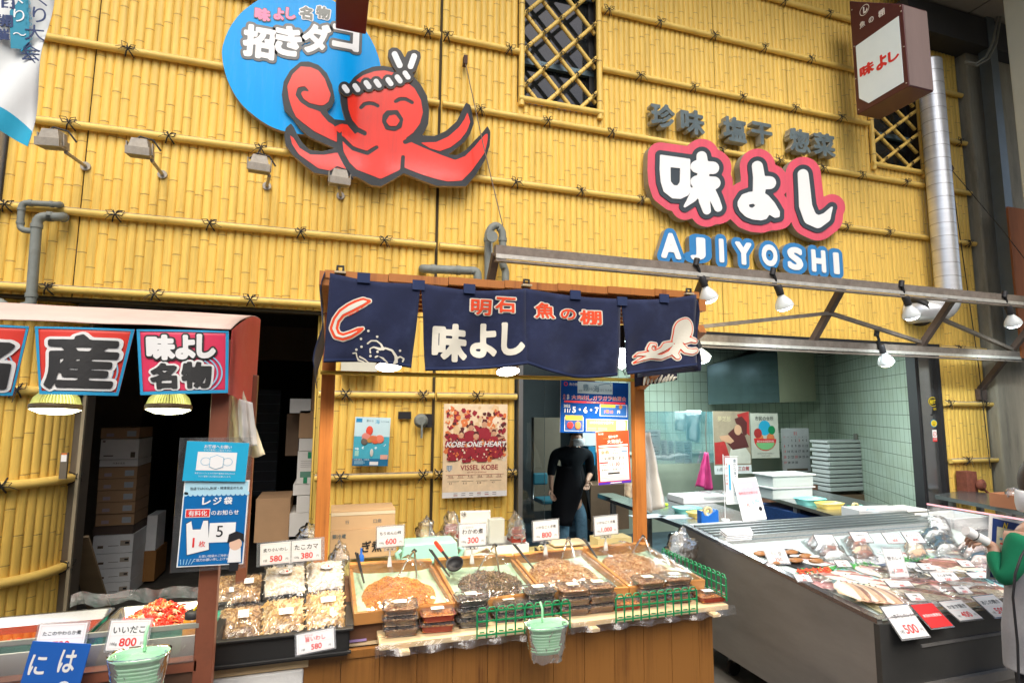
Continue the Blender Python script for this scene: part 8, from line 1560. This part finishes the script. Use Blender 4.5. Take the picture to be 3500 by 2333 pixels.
def fbag(q,fl,label,seed=0):
    P=[onF(*p,.0)for p in q];t=thing('fish_bag',label,'bag',tuple(sum(P,Vector())/4),group='clear bags of fish at the back of the case')
    def B(u,v,h):p=(P[0]*(1-u)+P[1]*u)*(1-v)+(P[3]*(1-u)+P[2]*u)*v;e=(u*(1-u)*v*(1-v)*16)**.5;return p+FN*(.004+h*e+.010*mnoise.noise(Vector((u*5,v*5,seed)))*e*4*h/.05)
    m=MB();rg=random.Random(seed)
    for k in range(5):u=.2+.15*k;a=[B(u+.02,.08,.02),B(u+.0,.35,.035),B(u-.02,.65,.03),B(u-.03,.92,.015)];m.tube(a,[.012,.030,.026,.006],FM[rg.choice(fl)],8)
    m.build('fish',t);m=MB();m.grid(lambda u,v:B(u,v,.055),26,26,film('fish_bag_film',haze=.06,rough=.08,bscale=18,gloss=.55));m.build('bag',t)
fbag([(2735,1850),(2830,1935),(2925,1935),(2840,1835)],['brown','silver'],'first clear bag of brown fish beside the white-capped packs',1);fbag([(2870,1842),(2930,1932),(3010,1928),(2955,1838)],['brown','tan','silver'],'second clear bag of brown fish left of the silver pack',2);fbag([(3085,1865),(3105,1925),(3180,1912),(3150,1855)],['tan','cream'],'small clear bag behind the green garnish',3)
fbag([(3120,1830),(3215,1915),(3300,1905),(3230,1790)],['dark','silver','dark'],'large shiny bag of dark fish in the back right',4);fbag([(3255,1870),(3330,1950),(3410,1945),(3360,1850)],['silver','dark','pinkwhite'],'crumpled bag of silver fish by the pink glass edge',5);fbag([(3150,1780),(3200,1840),(3260,1830),(3230,1770)],['silver'],'upright clear bag at the back right corner of the case',6)
for q_,lb,sd_ in(([(3035,2008),(3125,2085),(3290,2068),(3180,1985)],'tight clear wrap over the front opened fish, left sheet',3),([(3185,1985),(3295,2068),(3470,2045),(3350,1965)],'tight clear wrap over the front opened fish, right sheet',8),([(2975,1940),(3075,1995),(3215,1985),(3090,1925)],'clear wrap over the broad cream fish',5),([(2715,1962),(2850,2010),(2905,2000),(2800,1958)],'clear wrap over the pink fillets',6)):
    P_=[onF(*p,.026)for p in q_];m=MB();m.grid(lambda u,v:(P_[0]*(1-u)+P_[1]*u)*(1-v)+(P_[3]*(1-u)+P_[2]*u)*v+FN*(.004+.007*mnoise.noise(Vector((u*6,v*6,sd_)))+.004*mnoise.noise(Vector((u*17,v*5,sd_)))-.02*max(0,1-min(u,1-u,v,1-v)*14)),28,24,film('fish_wrap',haze=.03,rough=.10,bscale=26,gloss=.3));tag(m.build('plastic_wrap'),lb,'plastic sheet','clear wrap in the fish case')
def fcard(px,py,w_,h_,a,title,price,label,tilt=28,lift=.02,red=None,plain=None):
    c=onF(px,py,lift);X=fr_at(c,a)@Rx(tilt);m=MB(X=X);t=thing('price_card',label,'price card',tuple(c),group='cards on the fish case')
    if red:m.rect(-w_/2,-h_/2,w_/2,h_/2,.002,RED);m.text(red,0,0,w_*.8,h_*.3,PAPER,.003,bold=.02)
    else:card_face(m,w_,h_,title,price,'1枚')
    m.build('card',t);m=MB(X=X);m.box((0,0,-.001),(w_*1.1,h_*1.15,.002),CLIP);m.build('clear_sleeve',t)
fcard(2655,1900,.13,.085,-12,'うに豆','350','white card reading 350 among the white-capped packs',45,.05);fcard(2822,1846,.13,.08,-12,'カレイ','1,000','white card behind the first fish bag, left of the 500 card',40,.07);fcard(2943,1835,.13,.075,-10,'うるめ丸干し','500','white card reading うるめ丸干し at the back grille',40,.08);fcard(3053,1838,.12,.075,-10,'イカ','600','white card at the back just above the 1,200 card',40,.08);fcard(3122,1836,.13,.08,-10,'あぶりいか','400','white card at the back grille, rightmost of the row',40,.08)
fcard(3062,1925,.11,.16,-14,'笹カレイ','1,200','tall white card reading 笹カレイ 1,200',62,.09);fcard(3232,1972,.15,.07,-12,'さんま干物','500','white card reading さんま干物 500 in the middle tray',30,.03);fcard(3345,1965,.13,.045,-10,'カマス','450','narrow white card lying left of the sardines',20,.02);fcard(3075,1995,.14,.05,-14,'のどぐろ','480','narrow white card lying beside the tan flatfish',20,.03)
for px,py,a_,p_,lb in((2745,1975,-14,'300','small white card lying on the pink fillets'),(2880,1925,-12,'550','small white card at the foot of the first fish bag'),(3165,1935,-12,'700','small white card right of the green garnish'),(3130,2040,-12,'450','small card on the front opened fish, left of centre'),(3290,2015,-10,'650','small card on the front opened fish, right of centre'),(3300,1925,-10,'800','small card under the crumpled bag of silver fish')):fcard(px,py,.085,.05,a_,'干物',p_,lb,25,.035)
def hcard(q,title,price,label,red=None):
    a,b,c_,d=[onY(*p,YF-.03)for p in q];a.y+=.05;b.y+=.05;c_.y-=.03;d.y-=.03;X=frame((a+b+c_+d)/4,(b-a),(a-c_));w_=(b-a).length;h_=(a-c_).length*.92;t=thing('price_card',label,'price card',tuple((a+b+c_+d)/4),group='cards hanging over the case front');m=MB(X=X)
    if red:m.rect(-w_/2,-h_/2,w_/2,h_/2,.002,RED);m.text(red,0,0,w_*.8,h_*.25,PAPER,.003,bold=.02)
    else:card_face(m,w_,h_,title,price,'1枚')
    m.build('card',t);m=MB(X=X);m.box((0,0,-.001),(w_*1.06,h_*1.1,.002),CLIP);m.build('clear_sleeve',t)
hcard([(3022,2102),(3115,2092),(3085,2160),(3172,2146)],'一夜干しカレイ','500','hanging card reading 一夜干しカレイ 500 at the case corner');hcard([(3130,2090),(3205,2082),(3178,2130),(3250,2115)],'','','red hanging card with white lettering',red='本日のお買得品');hcard([(3228,2076),(3305,2068),(3272,2104),(3350,2096)],'かます開き','400','hanging card reading 400 right of the red card');hcard([(3346,2060),(3420,2052),(3392,2092),(3462,2082)],'あじの開き','500','hanging card reading あじの開き 500 by the customer')
m=MB();P=[onF(*p,.012)for p in((2455,1830),(2560,1824),(2570,1845),(2480,1852))]
for k in range(4):m.add([p+FN*(.012*k+.002)+Vector((.004*k,0,0))for p in P]+[p+FN*(.012*k+.011)+Vector((.004*k,0,0))for p in P],[(0,3,2,1),(4,5,6,7),(0,1,5,4),(1,2,6,5),(2,3,7,6),(3,0,4,7)],mat('white_bag_pile',(.80,.80,.82),.4,bump=.3,bscale=30))
tag(m.build('bag_pile',bevel=.004),'pile of folded white plastic bags on the back left rim of the case','bags')
# ================= people =================
SKIN=mat('skin',(.50,.29,.20),.5,var=.06,scale=12)
def skin(name,J,E,parent,mt,root,sub=2,solid=0):
    """one continuous tapered surface grown over a jointed skeleton; J: name -> (world point, radius or (rx, ry))"""
    W=WM[parent.name].inverted()if parent else ID;ks=list(J);me=bpy.data.meshes.new(name);me.from_pydata([tuple(W@Vector(J[k][0]))for k in ks],[(ks.index(a),ks.index(b))for a,b in E],[])
    o=bpy.data.objects.new(name,me);C.objects.link(o);o.parent=parent;WM[o.name]=WM[parent.name]
    md=o.modifiers.new('skin','SKIN');md.use_smooth_shade=True
    if not me.skin_vertices:me.attributes  # layer is created with the modifier
    for i,k in enumerate(ks):
        r=J[k][1];r=r if isinstance(r,tuple)else(r,r);sv=me.skin_vertices[0].data[i];sv.radius=r;sv.use_root=(k==root)
    s_=o.modifiers.new('sub','SUBSURF');s_.levels=s_.render_levels=sub;me.materials.append(mt);return o
def hand(o_parent,wrist,dirn,palm_n,name='body',flip=1,curl=.5,s=1.):
    """joints for a hand: palm, five fingers with two bends, thumb on the side"""
    d=Vector(dirn).normalized();n=Vector(palm_n).normalized();sd=d.cross(n).normalized()*flip;J={};E=[];w0=Vector(wrist);J['palm']=(w0+d*.045*s,(.020*s,.013*s));J['knuckle']=(w0+d*.075*s,(.026*s,.011*s));E.append(('palm','knuckle'))
    for i,(off,L_)in enumerate(((-.026,.060),(-.009,.068),(.009,.064),(.025,.050))):
        b=w0+d*.082*s+sd*off*s;m_=b+(d*cos(curl*.5)+n*sin(curl*.5))*L_*.5*s;e=m_+(d*cos(curl*1.3)+n*sin(curl*1.3))*L_*.5*s
        J['f%da'%i]=(b,.0085*s);J['f%db'%i]=(m_,.0078*s);J['f%dc'%i]=(e,.0062*s);E+=[('knuckle','f%da'%i),('f%da'%i,'f%db'%i),('f%db'%i,'f%dc'%i)]
    tb=w0+d*.03*s-sd*.024*s;J['t0']=(tb,.0105*s);J['t1']=(tb+(d*.6-sd*.7+n*.25).normalized()*.032*s,.0092*s);J['t2']=(tb+(d*.6-sd*.7+n*.25).normalized()*.032*s+(d*.9-sd*.2+n*.3).normalized()*.028*s,.0075*s);E+=[('palm','t0'),('t0','t1'),('t1','t2')]
    return J,E
# ---- shop worker ----
Yw=2.1;q=lambda px,py,dy=0:onY(px,py,Yw+dy)
pw=thing('person','masked shop worker in a black shirt and long black apron, looking down','person',(q(1960,1900).x,Yw,0))
hd=q(1970,1503,-.11);nk=q(1958,1524,-.03);J={'hip':(q(1952,1680),(.13,.09)),'chest':(q(1955,1585),(.13,.08)),'sho':(q(1955,1545),(.12,.055)),'neck':(nk,.050),'head':(hd,(.072,.085)),'crown':(hd+Vector((0,-.01,.085)),(.066,.078)),
     'ls':(q(1896,1550),.054),'le':(q(1884,1615),.040),'lw':(q(1884,1665,-.03),.026),'rs':(q(2014,1550),.054),'re':(q(2018,1618,.0),.040),'rw':(q(2008,1640,-.16),.026)}
E=[('hip','chest'),('chest','sho'),('sho','neck'),('neck','head'),('head','crown'),('sho','ls'),('ls','le'),('le','lw'),('sho','rs'),('rs','re'),('re','rw')]
for sd_,wr,dr,fl in(('L',J['lw'][0],(.12,-.12,-1),-1),('R',J['rw'][0],(-.35,-.55,-.65),1)):
    HJ,HE=hand(None,wr,dr,(0.3,-1,.2)if sd_=='L' else(-.5,-.6,.4),flip=fl,curl=.6,s=1.15)
    for k,v in HJ.items():J[sd_+k]=v
    E+=[(sd_+a,sd_+b)for a,b in HE];E.append(('lw' if sd_=='L' else 'rw',sd_+'palm'))
for sd_,kx,fx in(('l',1925,1925),('r',1985,1990)):
    J[sd_+'k']=(q(kx,1760,-.02),.065);J[sd_+'a']=(Vector((q(fx,1850).x,Yw,.09)),.045);J[sd_+'f']=(Vector((q(fx,1850).x,Yw-.14,.04)),.04);E+=[('hip',sd_+'k'),(sd_+'k',sd_+'a'),(sd_+'a',sd_+'f')]
skin('body',J,E,pw,SKIN,'hip')
BKC=mat('black_shirt',(.006,.008,.011),.9,var=.2,scale=20,spec=.2);APR=mat('black_apron',(.006,.006,.008),.85,spec=.2);JN=mat('blue_jeans',(.10,.20,.28),.9,var=.25,scale=25)
g=lambda k,a=.012:(J[k][0],tuple(r+a for r in(J[k][1]if isinstance(J[k][1],tuple)else(J[k][1],)*2)))
skin('shirt',{'hip':g('hip',.02),'chest':g('chest',.042),'sho':g('sho',.034),'n':(nk+Vector((0,0,-.03)),.062),'ls':g('ls',.018),'le':g('le',.016),'lc':(J['le'][0]*.75+J['lw'][0]*.25,.042),'rs':g('rs',.018),'re':g('re',.016),'rc':(J['re'][0]*.75+J['rw'][0]*.25,.042)},[('hip','chest'),('chest','sho'),('sho','n'),('sho','ls'),('ls','le'),('le','lc'),('sho','rs'),('rs','re'),('re','rc')],pw,BKC,'hip')
ah=q(1950,1780);m=MB();zt_=q(1955,1590).z
def ap(u,v):a=(u-.5)*pi*1.15;z=zt_+(ah.z+.02-zt_)*v;w_=.14+.07*min(1,v*2)+.015*v;return Vector((q(1952,1700).x+.0+w_*sin(a)*1.05,Yw-.125-.05*v+.16*(1-cos(a))+.012*sin(u*19)*v,z-(.05*sin(u*pi)if v>.95 else 0)))
gap=lambda v:.34*max(0,v-.38)
m.grid(lambda u,v:ap(.64*u-gap(v)*u,v),18,20,APR);m.grid(lambda u,v:ap(.64+gap(v)*(1-u)+.36*u,v),12,20,APR);m.build('apron',pw,solid=.006)
for s_ in 'lr':skin('trouser_leg',{'h':(J['hip'][0]*.6+J[s_+'k'][0]*.4,.095),'k':g(s_+'k',.018),'a':(J[s_+'a'][0],.068)},[('h','k'),('k','a')],pw,JN,'h')
m=MB();mk=hd+Vector((.012,-.012,-.022))
def mask(u,v):a=(u-.5)*2.3;b=(v-.5)*1.3;return mk+Vector((.080*sin(a)*cos(b*.6),-.098*cos(a)*cos(b),.055*sin(b)*1.35))
m.grid(mask,14,10,mat('surgical_mask',(.70,.72,.74),.8));m.tube([mk+Vector((-.070,-.03,.02)),mk+Vector((-.078,.03,.03))],.002,PAPER,5);m.tube([mk+Vector((.070,-.03,.02)),mk+Vector((.078,.03,.03))],.002,PAPER,5);m.build('face_mask',pw,solid=.002)
HR=mat('grey_black_hair',(.05,.05,.05),.7,var=.4,scale=60);m=MB();m.grid(lambda u,v:hd+Vector((.078*sin(v*1.5)*cos(u*2*pi),.018+.090*sin(v*1.5)*sin(u*2*pi),.075+.095*cos(v*1.5)-.05*max(0,sin(u*2*pi))*v)),24,10,HR);m.build('hair',pw)
m=MB();
for s_ in(-1,1):m.ell((hd.x+.026*s_+.01,hd.y-.082,hd.z+.03),(.011,.006,.005),INK,8)
m.build('eyes',pw)
m=MB();m.tube([nk+Vector((-.05,.01,.01)),nk+Vector((-.03,-.05,-.03)),nk+Vector((0,-.065,-.045)),nk+Vector((.035,-.05,-.03)),nk+Vector((.055,.01,.01))],.006,mat('undershirt',(.6,.6,.56),.8),6);m.build('undershirt_collar',pw)
# ---- customer at the right edge ----
Yc=-2.50;q2=lambda px,py,dy=0:onY(px,py,Yc+dy)
pc=thing('person','customer in grey vest and green sleeves reaching over the case at the right edge','person',(q2(3560,2300).x,Yc-.05,0))
VG=mat('grey_vest',(.24,.24,.25),.95,var=.06,scale=80,bump=.1,bscale=200);GS=mat('green_sleeve',(.0,.17,.075),.9,var=.08,scale=20);DKP=mat('dark_trousers',(.02,.02,.025),.9)
sh=q2(3508,1822);wr=q2(3392,1862,.12);el=q2(3432,1990,.06);hdc=q2(3560,1690,.02)
J={'hip':(q2(3585,2150),(.15,.11)),'chest':(q2(3590,1960),(.16,.11)),'sho':(q2(3590,1840),(.14,.08)),'neck':(q2(3575,1780),.052),'head':(hdc,(.078,.092)),'crown':(hdc+Vector((.02,0,.09)),(.07,.082)),'ls':(sh,.055),'le':(el,.042),'lw':(wr,.026),'rs':(q2(3660,1870),.055),'re':(q2(3640,2000,.1),.04),'rw':(q2(3560,1960,.15),.026),'rh':(q2(3530,1950,.17),.022)}
E=[('hip','chest'),('chest','sho'),('sho','neck'),('neck','head'),('head','crown'),('sho','ls'),('ls','le'),('le','lw'),('sho','rs'),('rs','re'),('re','rw'),('rw','rh')]
HJ,HE=hand(None,wr,(-.75,.2,.25),(.1,.5,-.8),flip=1,curl=1.25,s=.95)
for k,v in HJ.items():J['L'+k]=v
E+=[('L'+a,'L'+b)for a,b in HE]+[('lw','Lpalm')]
hx=J['hip'][0]
for s_,dx in(('l',-.09),('r',.10)):J[s_+'k']=(Vector((hx.x+dx,Yc,.42)),.055);J[s_+'a']=(Vector((hx.x+dx,Yc+.02,.09)),.045);J[s_+'f']=(Vector((hx.x+dx-.03,Yc+.15,.04)),.04);E+=[('hip',s_+'k'),(s_+'k',s_+'a'),(s_+'a',s_+'f')]
skin('body',J,E,pc,SKIN,'hip');g=lambda k,a=.012:(J[k][0],tuple(r+a for r in(J[k][1]if isinstance(J[k][1],tuple)else(J[k][1],)*2)))
skin('sleeve',{'s':g('ls',.014),'m':((sh+el)/2+Vector((0,0,-.01)),.060),'e':g('le',.018),'f':((el*.45+wr*.55),.046),'c':(el*.12+wr*.88,.034)},[('s','m'),('m','e'),('e','f'),('f','c')],pc,GS,'s');skin('sleeve',{'s':g('rs',.014),'e':g('re',.018),'c':(J['re'][0]*.1+J['rw'][0]*.9,.036)},[('s','e'),('e','c')],pc,GS,'s')
VR=[(J['hip'][0]+Vector((0,0,-.16)),.205,.15),(J['hip'][0]+Vector((0,0,-.13)),.20,.15),(J['hip'][0],.19,.145),(J['hip'][0]*.5+J['chest'][0]*.5,.18,.14),(J['chest'][0],.185,.14),(J['sho'][0]+Vector((0,0,-.03)),.185,.125),(J['sho'][0]+Vector((0,0,.04)),.13,.10),(J['neck'][0]+Vector((0,0,-.02)),.075,.075)]
def vg(u,v):k=v*(len(VR)-1);i=min(int(k),len(VR)-2);f=k-i;c=VR[i][0]*(1-f)+VR[i+1][0]*f;rx=VR[i][1]*(1-f)+VR[i+1][1]*f;ry=VR[i][2]*(1-f)+VR[i+1][2]*f;a=-u*2*pi;w_=1+.04*sin(a*5+v*3)*(1-v);return c+Vector((rx*cos(a)*w_,ry*sin(a)*w_,0))
m=MB();m.grid(vg,40,28,VG);m.build('vest',pc,solid=.008)
for s_ in 'lr':skin('trouser_leg',{'h0':(J['hip'][0]*.95+J[s_+'k'][0]*.05,.13),'h':(J['hip'][0]*.6+J[s_+'k'][0]*.4,.115),'k':g(s_+'k',.02),'a':(J[s_+'a'][0],.06)},[('h0','h'),('h','k'),('k','a')],pc,DKP,'h')
m=MB();mk=hdc+Vector((-.012,.004,-.03));m.grid(lambda u,v:mk+Vector((-.098*cos((u-.5)*2.2)*cos((v-.5)*1.3),.082*sin((u-.5)*2.2),.062*sin((v-.5)*1.8))),12,10,_mats['surgical_mask']);m.build('face_mask',pc,solid=.002);m=MB();m.grid(lambda u,v:hdc+Vector((.02+.098*sin(v*1.8)*cos(u*2*pi),.09*sin(v*1.8)*sin(u*2*pi),.05+.13*cos(v*1.8))),24,10,mat('brown_hair',(.06,.035,.02),.6,var=.3,scale=60));m.build('hair',pc)
m=MB();m.tube([q2(3520,1850,-.15),q2(3490,1900,-.17),q2(3470,1960,-.17),q2(3462,2040,-.16),q2(3478,2200,-.16),q2(3482,2333,-.16)],.005,BLACK,6);m.build('bag_strap',pc)
# things held
hp=wr+Vector((-.07,.02,.03));m=MB();a=q2(3370,1850,.12);b=q2(3305,1815,.14);m.lathe([(.022,-.0),(.024,.10),(.022,.11)],PAPER,16,X=frame(a,Vector((0,1,0)),Vector((0,0,1)))@Ry(0)@ID if 0 else T(a)@(b-a).to_track_quat('Z','Y').to_matrix().to_4x4(),capt=True);m.lathe([(.0255,.062),(.0255,.067)],BLACK,16,X=T(a)@(b-a).to_track_quat('Z','Y').to_matrix().to_4x4(),capb=False);tag(m.build('paper_roll'),'rolled white paper with a black band in the customer hand','paper roll')
def mp(m,w,h):
    rg=random.Random(2);m.rect(w*.04,h*.03,w*.98,h*.96,.001,mat('map_blue',(.02,.05,.2),.4));m.rect(w*.10,h*.06,w*.98,h*.84,.0015,mat('map_cream',(.62,.60,.42),.4,var=.2,scale=30));cols=[_mats['map_blue'],mat('map_leaf',(.2,.4,.15),.4),YEL,CY,PAPER,RED]
    for k in range(60):x,y=rg.uniform(.12,.9),rg.uniform(.08,.8);m.rect(w*x,h*y,w*(x+rg.uniform(.03,.1)),h*(y+rg.uniform(.01,.035)),.002+.00003*k,rg.choice(cols))
    m.text('N',w*.2,h*.88,w*.14,h*.1,YEL,.003,slant=.3,bold=.03)
quadsign([(3384,1758),(3640,1776),(3372,1975),(3620,2020)],Yc+.16,'tourist_map','colourful folded map held open by the customer','map',mp)
